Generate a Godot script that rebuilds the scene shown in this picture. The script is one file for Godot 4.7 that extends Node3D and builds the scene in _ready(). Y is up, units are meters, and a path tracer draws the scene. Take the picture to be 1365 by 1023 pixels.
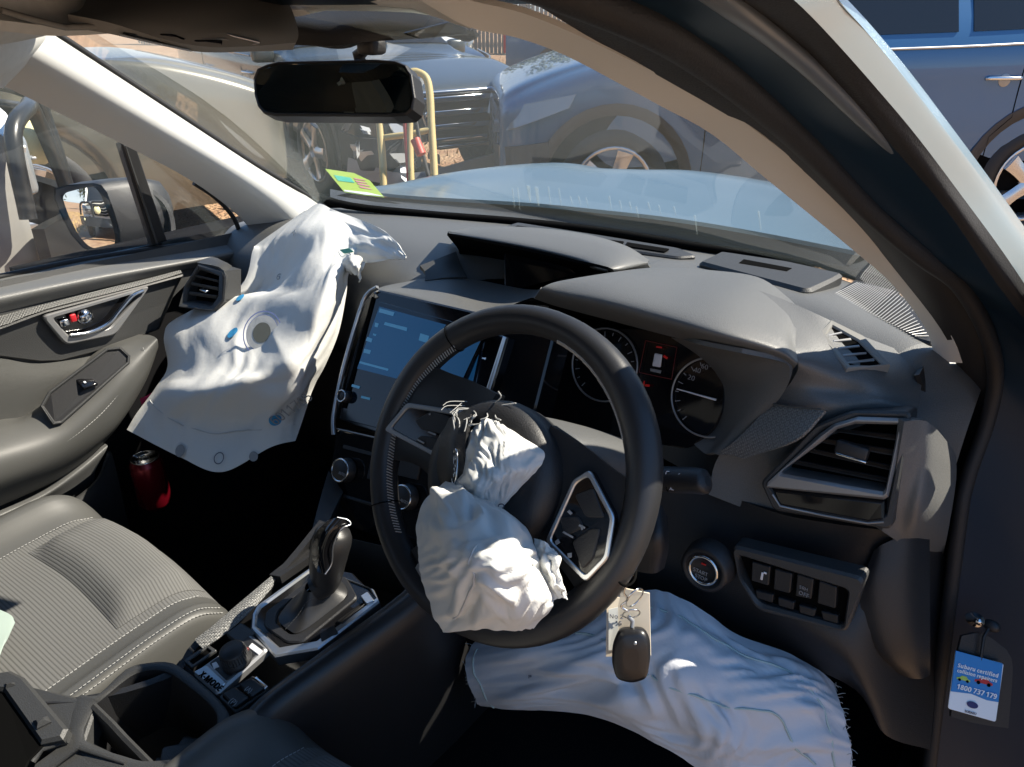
extends Node3D

var M := {}
var taken := {}
var group_no := 0
var grain_map: ImageTexture
var cloth_map: ImageTexture
var leather_map: ImageTexture

# ---------- naming and grouping ----------
func numbered(called: String, book: Dictionary) -> String:
	if not book.has(called):
		book[called] = 0
		return called
	book[called] += 1
	return "%s_%03d" % [called, book[called]]

func tag(o: Node, label: String, category: String, group := "") -> Node:
	o.set_meta("label", label)
	o.set_meta("category", category)
	if group != "":
		o.set_meta("group", group)
	return o

func thing(called: String, label: String, category: String, at := Vector3.ZERO, group := "") -> Node3D:
	var o := Node3D.new()
	o.name = numbered(called, taken)
	add_child(o, true)
	o.position = at
	tag(o, label, category, group)
	return o

var part_names := {}
func obj(called: String, st: SurfaceTool, m: Material, parent: Node3D = null, local := false) -> MeshInstance3D:
	var o := MeshInstance3D.new()
	st.generate_normals()
	o.mesh = st.commit()
	o.material_override = m
	if parent == null:
		o.name = numbered(called, taken)
		add_child(o, true)
		return o
	if not part_names.has(parent):
		part_names[parent] = {}
	o.name = numbered(called, part_names[parent])
	parent.add_child(o, true)
	if not local:
		var t := Transform3D.IDENTITY
		var p: Node = parent
		while p is Node3D and p != self:
			t = (p as Node3D).transform * t
			p = p.get_parent()
		o.transform = t.affine_inverse()
	return o

func struct(called: String, st: SurfaceTool, m: Material) -> MeshInstance3D:
	var o := obj(called, st, m)
	o.set_meta("kind", "structure")
	return o

# ---------- shapes ----------
func S() -> SurfaceTool:
	var s := SurfaceTool.new()
	s.begin(Mesh.PRIMITIVE_TRIANGLES)
	return s

func soft(s: SurfaceTool) -> void:
	group_no += 1
	s.set_smooth_group(group_no)

func flat(s: SurfaceTool) -> void:
	s.set_smooth_group(-1)

func tri(s: SurfaceTool, a: Vector3, b: Vector3, c: Vector3) -> void:
	s.add_vertex(a); s.add_vertex(b); s.add_vertex(c)

func quad(s: SurfaceTool, a: Vector3, b: Vector3, c: Vector3, d: Vector3) -> void:
	tri(s, a, b, c); tri(s, a, c, d)

func crv(a: Vector3, b: Vector3, c: Vector3, d: Vector3, t: float) -> Vector3:
	return b.cubic_interpolate(c, a, d, t)

func smooth(p: Array, n: int, closed := false) -> Array:
	var r := []
	var k := p.size()
	var last := k if closed else k - 1
	for i in last:
		for j in n:
			var a: Vector3 = p[(i - 1 + k) % k] if closed else (p[i - 1] if i > 0 else 2.0 * p[0] - p[1])
			var d: Vector3 = p[(i + 2) % k] if closed else (p[i + 2] if i + 2 < k else 2.0 * p[k - 1] - p[k - 2])
			r.append(crv(a, p[i], p[(i + 1) % k], d, float(j) / n))
	if not closed:
		r.append(p[k - 1])
	return r

# rows of points -> a fine grid of rows
func fine(rows: Array, nu: int, nv: int, close_u := false, close_v := false) -> Array:
	var a := []
	for r in rows:
		a.append(smooth(r, nu, close_u))
	var cols := []
	for j in a[0].size():
		var c := []
		for i in a.size():
			c.append(a[i][j])
		cols.append(smooth(c, nv, close_v))
	var out := []
	for i in cols[0].size():
		var r := []
		for j in cols.size():
			r.append(cols[j][i])
		out.append(r)
	return out

# lay a grid of points into the mesh, uv in metres along and across
func sheet(s: SurfaceTool, g: Array, close_u := false, close_v := false, flip := false) -> void:
	var nr := g.size()
	var nc: int = g[0].size()
	var us := [0.0]
	var vs := [0.0]
	var mr := nr / 2
	var mc := nc / 2
	for j in range(1, nc + 1):
		us.append(us[j - 1] + (g[mr][j % nc] as Vector3).distance_to(g[mr][j - 1]))
	for i in range(1, nr + 1):
		vs.append(vs[i - 1] + (g[i % nr][mc] as Vector3).distance_to(g[i - 1][mc]))
	for i in (nr if close_v else nr - 1):
		for j in (nc if close_u else nc - 1):
			var q := [g[i][j], g[i][(j + 1) % nc], g[(i + 1) % nr][(j + 1) % nc], g[(i + 1) % nr][j]]
			var w := [Vector2(us[j], vs[i]), Vector2(us[j + 1], vs[i]), Vector2(us[j + 1], vs[i + 1]), Vector2(us[j], vs[i + 1])]
			for k in ([0, 2, 1, 0, 3, 2] if flip else [0, 1, 2, 0, 2, 3]):
				s.set_uv(w[k])
				s.add_vertex(q[k])

func normals_of(g: Array) -> Array:
	var out := []
	var nr := g.size()
	var nc: int = g[0].size()
	for i in nr:
		var r := []
		for j in nc:
			var du: Vector3 = g[i][mini(j + 1, nc - 1)] - g[i][maxi(j - 1, 0)]
			var dv: Vector3 = g[mini(i + 1, nr - 1)][j] - g[maxi(i - 1, 0)][j]
			r.append(du.cross(dv).normalized())
		out.append(r)
	return out

# a sheet with a back face and edges: thick > 0 grows along du x dv
func shell(s: SurfaceTool, g: Array, thick: float) -> void:
	var n := normals_of(g)
	var b := []
	for i in g.size():
		var r := []
		for j in g[0].size():
			r.append(g[i][j] + n[i][j] * thick)
		b.append(r)
	soft(s)
	sheet(s, g)
	soft(s)
	sheet(s, b, false, false, true)
	soft(s)
	var e1 := []
	var e2 := []
	var nr := g.size()
	var nc: int = g[0].size()
	for j in nc:
		e1.append(g[0][j]); e2.append(b[0][j])
	for i in range(1, nr):
		e1.append(g[i][nc - 1]); e2.append(b[i][nc - 1])
	for j in range(nc - 2, -1, -1):
		e1.append(g[nr - 1][j]); e2.append(b[nr - 1][j])
	for i in range(nr - 2, 0, -1):
		e1.append(g[i][0]); e2.append(b[i][0])
	flat(s)
	sheet(s, [e1, e2], true)

func patch(s: SurfaceTool, rows: Array, nu := 6, nv := 6, thick := 0.004) -> void:
	shell(s, fine(rows, nu, nv), thick)

func ring_frame(d: Vector3) -> Array:
	var h := Vector3.UP if absf(d.y) < 0.9 else Vector3.RIGHT
	var x := d.cross(h).normalized()
	return [x, x.cross(d).normalized()]

func tube(s: SurfaceTool, p: Array, r, seg := 8, closed := false) -> void:
	var g := []
	var n := p.size()
	var prev := Vector3.ZERO
	for i in n:
		var a: Vector3 = p[(i - 1 + n) % n] if (closed or i > 0) else p[0]
		var b: Vector3 = p[(i + 1) % n] if (closed or i < n - 1) else p[n - 1]
		var d := (b - a).normalized()
		var x: Vector3 = ring_frame(d)[0]
		if i > 0:
			x = (prev - d * prev.dot(d)).normalized()
		prev = x
		var y := d.cross(x)
		var rad: float = r[i] if r is Array else r
		var row := []
		for k in seg:
			var t := TAU * k / seg
			row.append(p[i] + (x * cos(t) + y * sin(t)) * rad)
		g.append(row)
	soft(s)
	sheet(s, g, true, closed)
	if not closed:
		flat(s)
		for k in seg:
			tri(s, p[0], g[0][k], g[0][(k + 1) % seg])
			tri(s, p[n - 1], g[n - 1][(k + 1) % seg], g[n - 1][k])

# closed section (x to the side, y up) swept along a path
func sweep(s: SurfaceTool, p: Array, sec: Array, up: Vector3, closed := false, smoothed := true) -> void:
	var g := []
	var n := p.size()
	for i in n:
		var a: Vector3 = p[(i - 1 + n) % n] if (closed or i > 0) else p[0]
		var b: Vector3 = p[(i + 1) % n] if (closed or i < n - 1) else p[n - 1]
		var d := (b - a).normalized()
		var x := d.cross(up).normalized()
		var y := x.cross(d)
		var row := []
		for q in sec:
			row.append(p[i] + x * q.x + y * q.y)
		g.append(row)
	if smoothed:
		soft(s)
	else:
		flat(s)
	sheet(s, g, true, closed)
	if not closed:
		flat(s)
		for k in range(1, sec.size() - 1):
			tri(s, g[0][0], g[0][k], g[0][k + 1])
			tri(s, g[n - 1][0], g[n - 1][k + 1], g[n - 1][k])

func round_poly(p: Array, r: float, k := 4) -> Array:
	var out := []
	var n := p.size()
	for i in n:
		var a: Vector3 = p[(i - 1 + n) % n]
		var b: Vector3 = p[i]
		var c: Vector3 = p[(i + 1) % n]
		var e := minf(r, 0.45 * minf(a.distance_to(b), b.distance_to(c)))
		var p0 := b + (a - b).normalized() * e
		var p1 := b + (c - b).normalized() * e
		for j in k + 1:
			var t := float(j) / k
			out.append(p0.lerp(b, t).lerp(b.lerp(p1, t), t))
	return out

func inset(p: Array, n: Vector3, d: float) -> Array:
	var out := []
	var k := p.size()
	var area := Vector3.ZERO
	for i in k:
		area += (p[i] as Vector3).cross(p[(i + 1) % k])
	var sg := signf(area.dot(n))
	for i in k:
		var e0: Vector3 = (p[i] - p[(i - 1 + k) % k]).normalized()
		var e1: Vector3 = (p[(i + 1) % k] - p[i]).normalized()
		var n0 := n.cross(e0) * sg
		var n1 := n.cross(e1) * sg
		var m := (n0 + n1)
		var q := m / maxf(0.3, m.length_squared()) * 2.0
		out.append(p[i] + q * d)
	return out

func poly_normal(p: Array) -> Vector3:
	var a := Vector3.ZERO
	for i in p.size():
		a += (p[i] - p[0] as Vector3).cross(p[(i + 1) % p.size()] - p[0])
	return a.normalized()

func fill(s: SurfaceTool, p: Array, n: Vector3) -> void:
	var f := ring_frame(n)
	var q := PackedVector2Array()
	for v in p:
		q.append(Vector2((v as Vector3).dot(f[0]), (v as Vector3).dot(f[1])))
	var id := Geometry2D.triangulate_polygon(q)
	for i in range(0, id.size(), 3):
		for k in 3:
			s.set_uv(q[id[i + k]])
			s.add_vertex(p[id[i + k]])

# flat piece with chamfered front edge; face lies at p, body goes back by depth against n
func slab(s: SurfaceTool, p: Array, n: Vector3, depth: float, bev := 0.002) -> void:
	var top := inset(p, n, bev)
	var sh := []
	var bt := []
	for v in p:
		sh.append(v - n * bev)
		bt.append(v - n * depth)
	flat(s)
	fill(s, top, n)
	sheet(s, [top, sh, bt], true)
	fill(s, bt, n)

# frame between an outer and an inner outline of the same count
func frame(s: SurfaceTool, o: Array, i: Array, n: Vector3, depth: float, bev := 0.002) -> void:
	var ot := []
	var it := []
	var rows := [[], [], [], [], [], []]
	var k := o.size()
	for j in k:
		var d: Vector3 = i[j] - o[j]
		var l := maxf(d.length(), 0.0001)
		var e := d / l * minf(bev, l * 0.4)
		rows[0].append(o[j] - n * depth)
		rows[1].append(o[j] - n * bev)
		rows[2].append(o[j] + e)
		rows[3].append(i[j] - e)
		rows[4].append(i[j] - n * bev)
		rows[5].append(i[j] - n * depth)
	flat(s)
	sheet(s, rows, true)

func rbox(s: SurfaceTool, at: Vector3, size: Vector3, r := 0.004, b := Basis.IDENTITY) -> void:
	var h := size * 0.5
	r = minf(r, minf(h.x, minf(h.y, h.z)) * 0.98)
	soft(s)
	for ax in 3:
		for sg in [-1.0, 1.0]:
			var u := (ax + 1) % 3
			var v := (ax + 2) % 3
			var cu := [-h[u], -h[u] + r * 0.3, -h[u] + r, h[u] - r, h[u] - r * 0.3, h[u]]
			var cv := [-h[v], -h[v] + r * 0.3, -h[v] + r, h[v] - r, h[v] - r * 0.3, h[v]]
			var g := []
			for y in cv:
				var row := []
				for x in cu:
					var p := Vector3.ZERO
					p[ax] = h[ax] * sg
					p[u] = x
					p[v] = y
					var q := Vector3(clampf(p.x, -h.x + r, h.x - r), clampf(p.y, -h.y + r, h.y - r), clampf(p.z, -h.z + r, h.z - r))
					row.append(at + b * (q + (p - q).normalized() * r))
				g.append(row)
			sheet(s, g, false, false, sg > 0)

func box(s: SurfaceTool, a: Vector3, b: Vector3) -> void:
	rbox(s, (a + b) * 0.5, (b - a).abs(), 0.002)

# profile of (radius, height) turned round the axis `up` of the basis
func lathe(s: SurfaceTool, prof: Array, at: Vector3, b := Basis.IDENTITY, seg := 24) -> void:
	var g := []
	for q in prof:
		var row := []
		for k in seg:
			var t := TAU * k / seg
			row.append(at + b * Vector3(cos(t) * q.x, q.y, sin(t) * q.x))
		g.append(row)
	soft(s)
	sheet(s, g, true)

func arc(at: Vector3, x: Vector3, y: Vector3, r: float, a0: float, a1: float, n: int) -> Array:
	var out := []
	for i in n + 1:
		var t := deg_to_rad(lerpf(a0, a1, float(i) / n))
		out.append(at + x * cos(t) * r + y * sin(t) * r)
	return out

func circle(at: Vector3, x: Vector3, y: Vector3, rx: float, ry: float, n := 24) -> Array:
	var out := []
	for i in n:
		var t := TAU * i / n
		out.append(at + x * cos(t) * rx + y * sin(t) * ry)
	return out

func lettering(parent: Node3D, called: String, words: String, at: Vector3, right: Vector3, up: Vector3, h: float, m: Material, bold := false) -> MeshInstance3D:
	var t := TextMesh.new()
	var f := SystemFont.new()
	f.font_names = PackedStringArray(["Droid Sans"])
	if bold:
		f.font_weight = 700
	t.font = f
	t.text = words
	t.font_size = 32
	t.pixel_size = h / 32.0 * 1.4
	t.depth = 0.0006
	t.curve_step = 4.0
	t.horizontal_alignment = HORIZONTAL_ALIGNMENT_LEFT
	t.vertical_alignment = VERTICAL_ALIGNMENT_CENTER
	var o := MeshInstance3D.new()
	o.mesh = t
	o.material_override = m
	if not part_names.has(parent):
		part_names[parent] = {}
	o.name = numbered(called, part_names[parent])
	parent.add_child(o, true)
	var x := right.normalized()
	var z := x.cross(up).normalized()
	var g := Transform3D(Basis(x, z.cross(x), z), at)
	var w := Transform3D.IDENTITY
	var p: Node = parent
	while p is Node3D and p != self:
		w = (p as Node3D).transform * w
		p = p.get_parent()
	o.transform = w.affine_inverse() * g
	return o

# cloth: a fine grid pushed along its normals by creases
func crease(g: Array, amp: float, freq: float, seed_no: int, stretch := Vector3.ONE) -> Array:
	var f := FastNoiseLite.new()
	f.seed = seed_no
	f.noise_type = FastNoiseLite.TYPE_SIMPLEX
	f.frequency = freq
	f.fractal_octaves = 2
	var n := normals_of(g)
	var out := []
	for i in g.size():
		var r := []
		for j in g[0].size():
			var v := f.get_noise_3dv((g[i][j] as Vector3) * stretch)
			r.append(g[i][j] + n[i][j] * amp * (1.0 - 2.2 * absf(v)))
		out.append(r)
	return out

# crumpled cloth: sharp folds with flat facets between them, fading in and out
func folds(g: Array, amp: float, across: float, along: float, skew: float, seed_no: int) -> Array:
	var f := FastNoiseLite.new()
	f.seed = seed_no
	f.noise_type = FastNoiseLite.TYPE_SIMPLEX_SMOOTH
	f.frequency = 1.0
	f.fractal_octaves = 1
	var rng := RandomNumberGenerator.new()
	rng.seed = seed_no
	var waves := []
	for k in 5:
		var t := rng.randf_range(-.8, .8) + skew
		waves.append([across * rng.randf_range(.6, 1.5), along * rng.randf_range(.5, 1.4) + t * across * .5, rng.randf() * 7.0, rng.randf_range(.5, 1.0)])
	var n := normals_of(g)
	var nr := float(g.size() - 1)
	var nc := float(g[0].size() - 1)
	var out := []
	for i in g.size():
		var r := []
		for j in g[0].size():
			var u: float = j / nc
			var v: float = i / nr
			var wx := f.get_noise_2d(u * 1.6 + 31.0, v * 1.6) * .22
			var wy := f.get_noise_2d(u * 1.6, v * 1.6 + 57.0) * .22
			var h := 0.0
			var k := 0
			for w in waves:
				var ph: float = (u + wx) * w[0] + (v + wy) * w[1] + w[2]
				var tr := absf(ph - floorf(ph) - .5) * 4.0 - 1.0
				var fade := clampf(f.get_noise_2d(u * 2.3 + k * 9.7, v * 2.3 - k * 4.1) * 2.2 + .25, 0.0, 1.0)
				h += tr * w[3] * fade
				k += 1
			var edge := clampf(minf(minf(u, 1.0 - u), minf(v, 1.0 - v)) * 9.0, .3, 1.0)
			r.append(g[i][j] + n[i][j] * amp * edge * h)
		out.append(r)
	return out

# ---------- materials ----------
func noise_image(size: int, freq: float, kind: int, oct: int, seed_no: int) -> Image:
	var f := FastNoiseLite.new()
	f.seed = seed_no
	f.noise_type = kind as FastNoiseLite.NoiseType
	f.frequency = freq
	f.fractal_octaves = oct
	return f.get_seamless_image(size, size)

# thin sharp crease lines crossing a flat field
func crease_image() -> Image:
	var f := FastNoiseLite.new()
	f.seed = 9
	f.noise_type = FastNoiseLite.TYPE_SIMPLEX
	f.frequency = .011
	f.fractal_type = FastNoiseLite.FRACTAL_RIDGED
	f.fractal_octaves = 3
	f.fractal_gain = .55
	f.domain_warp_enabled = true
	f.domain_warp_amplitude = 30.0
	f.domain_warp_frequency = .012
	return f.get_seamless_image(512, 512)

# fine speckle of moulded grain in the tone as well as the relief
func speckled(m: StandardMaterial3D, lo: float) -> void:
	var im := noise_image(256, .3, FastNoiseLite.TYPE_SIMPLEX, 2, 71)
	im.convert(Image.FORMAT_RGB8)
	for y in 256:
		for x in 256:
			var v := lerpf(lo, 1.0, im.get_pixel(x, y).r)
			im.set_pixel(x, y, Color(v, v, v).linear_to_srgb())
	m.albedo_texture = ImageTexture.create_from_image(im)

func bump(im: Image, strength: float) -> ImageTexture:
	var n: Image = im.duplicate()
	n.convert(Image.FORMAT_RGBA8)
	n.bump_map_to_normal_map(strength)
	return ImageTexture.create_from_image(n)

func lin(r: float, g: float, b: float) -> Color:
	return Color(r, g, b).linear_to_srgb()

func mat(key: String, c: Color, rough: float, metal := 0.0, spec := 0.5) -> StandardMaterial3D:
	var m := StandardMaterial3D.new()
	m.albedo_color = c
	m.roughness = rough
	m.metallic = metal
	m.metallic_specular = spec
	M[key] = m
	return m

func rough_with(m: StandardMaterial3D, t: ImageTexture, per_metre: float, strength: float) -> StandardMaterial3D:
	m.normal_enabled = true
	m.normal_texture = t
	m.normal_scale = strength
	m.uv1_triplanar = true
	m.uv1_world_triplanar = true
	m.uv1_scale = Vector3.ONE * per_metre
	return m

# gentle uneven tone, light to dark, over the whole of a surface
func toned(m: StandardMaterial3D, freq: float, oct: int, a: float, b: float, per_metre: float, seed_no: int) -> StandardMaterial3D:
	var im := noise_image(256, freq, FastNoiseLite.TYPE_SIMPLEX_SMOOTH, oct, seed_no)
	im.convert(Image.FORMAT_RGB8)
	for y in 256:
		for x in 256:
			var v := lerpf(a, b, im.get_pixel(x, y).r)
			im.set_pixel(x, y, Color(v, v, v).linear_to_srgb())
	m.albedo_texture = ImageTexture.create_from_image(im)
	m.uv1_triplanar = true
	m.uv1_world_triplanar = true
	m.uv1_scale = Vector3.ONE * per_metre
	return m

func make_materials() -> void:
	grain_map = bump(noise_image(256, 0.22, FastNoiseLite.TYPE_CELLULAR, 2, 4), 3.0)
	cloth_map = bump(crease_image(), 10.0)
	leather_map = bump(noise_image(256, 0.06, FastNoiseLite.TYPE_CELLULAR, 2, 21), 4.0)
	rough_with(mat("plastic", lin(.06, .061, .061), .5), grain_map, 11.0, .3)
	rough_with(mat("plastic_soft_sunlit", lin(.15, .152, .148), .5, 0.0, .6), grain_map, 11.0, .3)  # soft pad plastic, made paler because these parts lie in sun
	rough_with(mat("plastic_dark", lin(.013, .013, .014), .5), grain_map, 11.0, .3)
	speckled(M.plastic, .2)
	speckled(M.plastic_soft_sunlit, .2)
	rough_with(mat("leather", lin(.017, .017, .018), .42), leather_map, 40.0, .2)
	rough_with(mat("leather_grey", lin(.07, .07, .066), .5), leather_map, 36.0, .25)
	mat("piano", lin(.006, .006, .007), .08)
	mat("black", lin(.004, .004, .004), .9, 0.0, .1)
	rough_with(mat("rubber", lin(.009, .009, .01), .65), grain_map, 11.0, .3)
	mat("chrome", lin(.62, .63, .64), .12, 1.0)
	mat("satin", lin(.5, .52, .54), .32, .9)
	mat("satin_grey", lin(.3, .3, .3), .4, .6)
	mat("satin_grey_dark", lin(.2, .195, .18), .65)
	mat("satin_strip", lin(.09, .105, .12), .35)
	rough_with(mat("trim", lin(.53, .54, .53), .85), grain_map, 40.0, .12)
	toned(mat("headliner", lin(.58, .58, .55), .95), .05, 4, .85, 1.0, 6.0, 3)
	rough_with(mat("airbag", lin(.6, .6, .575), .8), cloth_map, 4.0, .08)
	M.airbag.backlight = lin(.25, .25, .24)
	rough_with(mat("airbag_shaded", lin(.56, .57, .6), .85), cloth_map, 4.0, .12)  # same cloth as the other bags, tinted blue for the shade it hangs in
	mat("thread", lin(.36, .36, .35), .8)
	mat("white", lin(.75, .76, .78), .6)
	mat("red", lin(.45, .012, .02), .4)
	mat("blue_dot", lin(.03, .26, .5), .7)
	mat("ink", lin(.09, .1, .14), .8)
	mat("green_ink", lin(.1, .35, .27), .8)
	mat("carpet", lin(.012, .012, .013), 1.0, 0.0, .05)
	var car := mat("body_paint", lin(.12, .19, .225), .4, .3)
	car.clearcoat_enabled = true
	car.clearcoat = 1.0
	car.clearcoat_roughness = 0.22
	mat("body_paint_shaded", lin(.006, .018, .034), .35, .1, .3)  # same paint as the body, darkened because the jamb is in shade
	var gl := mat("windscreen", lin(.58, .66, .62), .02)
	gl.transparency = BaseMaterial3D.TRANSPARENCY_ALPHA
	gl.albedo_color.a = 0.27  # pale and part opaque, lays a haze over the view outside
	gl.cull_mode = BaseMaterial3D.CULL_DISABLED
	var g2 := mat("side_glass", lin(.3, .34, .34), .02)
	g2.transparency = BaseMaterial3D.TRANSPARENCY_ALPHA
	g2.albedo_color.a = 0.1
	g2.cull_mode = BaseMaterial3D.CULL_DISABLED
	mat("mirror", lin(.85, .86, .85), .005, 1.0)
	mat("mirror_dim", lin(.28, .32, .31), .005, 1.0)
	mat("print_grey", lin(.24, .25, .26), .7)
	mat("print_white", lin(.7, .7, .72), .6)
	var lit := mat("screen_lit", lin(.01, .03, .06), .3)
	lit.emission_enabled = true
	lit.emission = Color(.1, .3, .48)
	lit.emission_energy_multiplier = .16
	lit = mat("screen_mark", lin(.1, .2, .3), .3)
	lit.emission_enabled = true
	lit.emission = Color(.3, .6, .8)
	lit.emission_energy_multiplier = .09
	lit = mat("red_glow", lin(.1, .01, .01), .4)
	lit.emission_enabled = true
	lit.emission = Color(.9, .12, .08)
	lit.emission_energy_multiplier = .04
	lit = mat("red_glow_dim", lin(.1, .01, .01), .4)
	lit.emission_enabled = true
	lit.emission = Color(.5, .08, .06)
	lit.emission_energy_multiplier = .015
	mat("streak", lin(.6, .66, .64), .8).transparency = BaseMaterial3D.TRANSPARENCY_ALPHA
	M.streak.albedo_color.a = .16
	mat("screen_glass", lin(.006, .012, .02), .07)
	mat("webbing", lin(.3, .37, .33), .8)
	mat("seam_thread", lin(.5, .5, .49), .9)
	mat("seam_green", lin(.42, .5, .47), .8)
	mat("blue_line", lin(.25, .3, .55), .8)
	mat("vent_grey", lin(.16, .165, .14), .9)
	make_woven()
	car_mats()

func make_woven() -> void:
	# silver weave of the dashboard and console inlays
	var im := Image.create(64, 64, false, Image.FORMAT_RGB8)
	var hm := Image.create(64, 64, false, Image.FORMAT_L8)
	for y in 64:
		for x in 64:
			var cell := (x / 16 + y / 16) % 2
			var v := sin(PI * fmod(float(x if cell == 0 else y), 16.0) / 16.0)
			var g := .07 + .2 * v * (1.0 if cell == 0 else .45)
			im.set_pixel(x, y, lin(g, g, g * .96))
			hm.set_pixel(x, y, Color(v, v, v))
	var m := mat("pattern", Color.WHITE, .5, .1)
	m.albedo_texture = ImageTexture.create_from_image(im)
	m.normal_enabled = true
	m.normal_texture = bump(hm, 5.0)
	m.uv1_triplanar = true
	m.uv1_world_triplanar = true
	m.uv1_scale = Vector3.ONE * 90.0
	# ribbed seat cloth: uv in metres, ribs along u
	var rb := Image.create(128, 128, false, Image.FORMAT_RGB8)
	var rh := Image.create(128, 128, false, Image.FORMAT_L8)
	var rng := RandomNumberGenerator.new()
	rng.seed = 3
	for y in 128:
		for x in 128:
			var rib := pow(absf(sin(PI * y / 32.0)), .6)
			var wv := .5 + .5 * sin(TAU * x / 8.0 + (PI if (y / 8) % 2 == 0 else 0.0))
			var n := rng.randf_range(-.12, .12)
			var g := clampf(.055 + .085 * rib * (.75 + .25 * wv) + .06 * n, .015, 1)
			rb.set_pixel(x, y, lin(g, g, g * .965))
			var h := rib * .8 + wv * .15 + n * .2
			rh.set_pixel(x, y, Color(h, h, h))
	m = mat("seat_cloth", Color.WHITE, .95)
	m.albedo_texture = ImageTexture.create_from_image(rb)
	m.normal_enabled = true
	m.normal_texture = bump(rh, 3.0)
	m.uv1_scale = Vector3(46, 46, 1)
	# plain fine fabric of the door insert
	var ci := noise_image(128, .35, FastNoiseLite.TYPE_SIMPLEX, 2, 31)
	m = rough_with(mat("door_cloth", lin(.085, .085, .08), .95), bump(ci, 4.0), 30.0, .7)

func car_mats() -> void:
	mat("can_red", lin(.16, .004, .012), .25, .5)
	mat("pink", lin(.6, .04, .16), .5)
	mat("label_green", lin(.4, .55, .1), .7)
	mat("label_teal", lin(.1, .5, .36), .7)
	mat("label_pink", lin(.62, .2, .32), .7)
	mat("label_white", lin(.78, .82, .84), .6)
	mat("tag_blue", lin(.01, .2, .52), .45)
	mat("ink_blue", lin(.01, .02, .12), .5)
	mat("key_black", lin(.01, .01, .011), .35)
	mat("card", lin(.6, .52, .4), .7)
	mat("card_grey", lin(.5, .5, .46), .7)
	mat("rim_bright", lin(.55, .55, .56), .25, .85)
	mat("cart_yellow", lin(.5, .39, .17), .6)
	mat("cart_red", lin(.45, .06, .04), .5)
	toned(mat("timber", lin(.36, .31, .25), .9), .04, 4, .6, 1.0, .6, 61)
	toned(mat("leaf", lin(.1, .13, .05), .8), .05, 3, .5, 1.0, .5, 62)
	mat("bar_black", lin(.02, .021, .022), .3, .3)
	mat("spot_yellow", lin(.62, .6, .35), .3)

const SUN_AZ := 42.0
const SUN_EL := 47.0

func _ready() -> void:
	# camera
	var cam := Camera3D.new()
	cam.name = "camera"
	add_child(cam)
	cam.fov = 53.04
	cam.near = 0.02
	cam.far = 900.0
	cam.position = Vector3(0.8211, 1.4403, 0.5671)
	cam.rotation_degrees = Vector3(-26, 37.5, 0)
	# sky
	var env := Environment.new()
	env.background_mode = Environment.BG_SKY
	var sky := Sky.new()
	var sm := ProceduralSkyMaterial.new()
	sm.sky_top_color = Color(.36, .54, .76)
	sm.sky_horizon_color = Color(.82, .86, .87)
	sm.sky_curve = 0.12
	sm.ground_bottom_color = Color(.3, .22, .16)
	sm.ground_horizon_color = Color(.62, .68, .72)
	sm.sky_energy_multiplier = 0.8
	sky.sky_material = sm
	env.sky = sky
	env.tonemap_mode = Environment.TONE_MAPPER_LINEAR
	env.tonemap_exposure = 2.9
	env.sdfgi_enabled = true
	env.ssao_enabled = true
	env.ssil_enabled = true
	var we := WorldEnvironment.new()
	we.name = "environment"
	we.environment = env
	add_child(we)
	# sun: low, from beyond the open driver's door
	var sun := DirectionalLight3D.new()
	sun.name = "sun"
	add_child(sun)
	sun.light_color = Color(1.0, .965, .9)
	sun.light_energy = 1.6
	sun.light_angular_distance = 0.5
	sun.shadow_enabled = true
	var az := deg_to_rad(SUN_AZ)
	var el := deg_to_rad(SUN_EL)
	var to_sun := Vector3(sin(az) * cos(el), sin(el), -cos(az) * cos(el))
	sun.look_at_from_position(to_sun * 50.0, Vector3.ZERO)
	make_materials()
	build_ground()
	build_body()
	build_dashboard()
	build_console()
	build_seats()
	build_passenger_door()
	build_wheel()
	build_airbags()
	build_small_things()
	build_cars()

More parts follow.
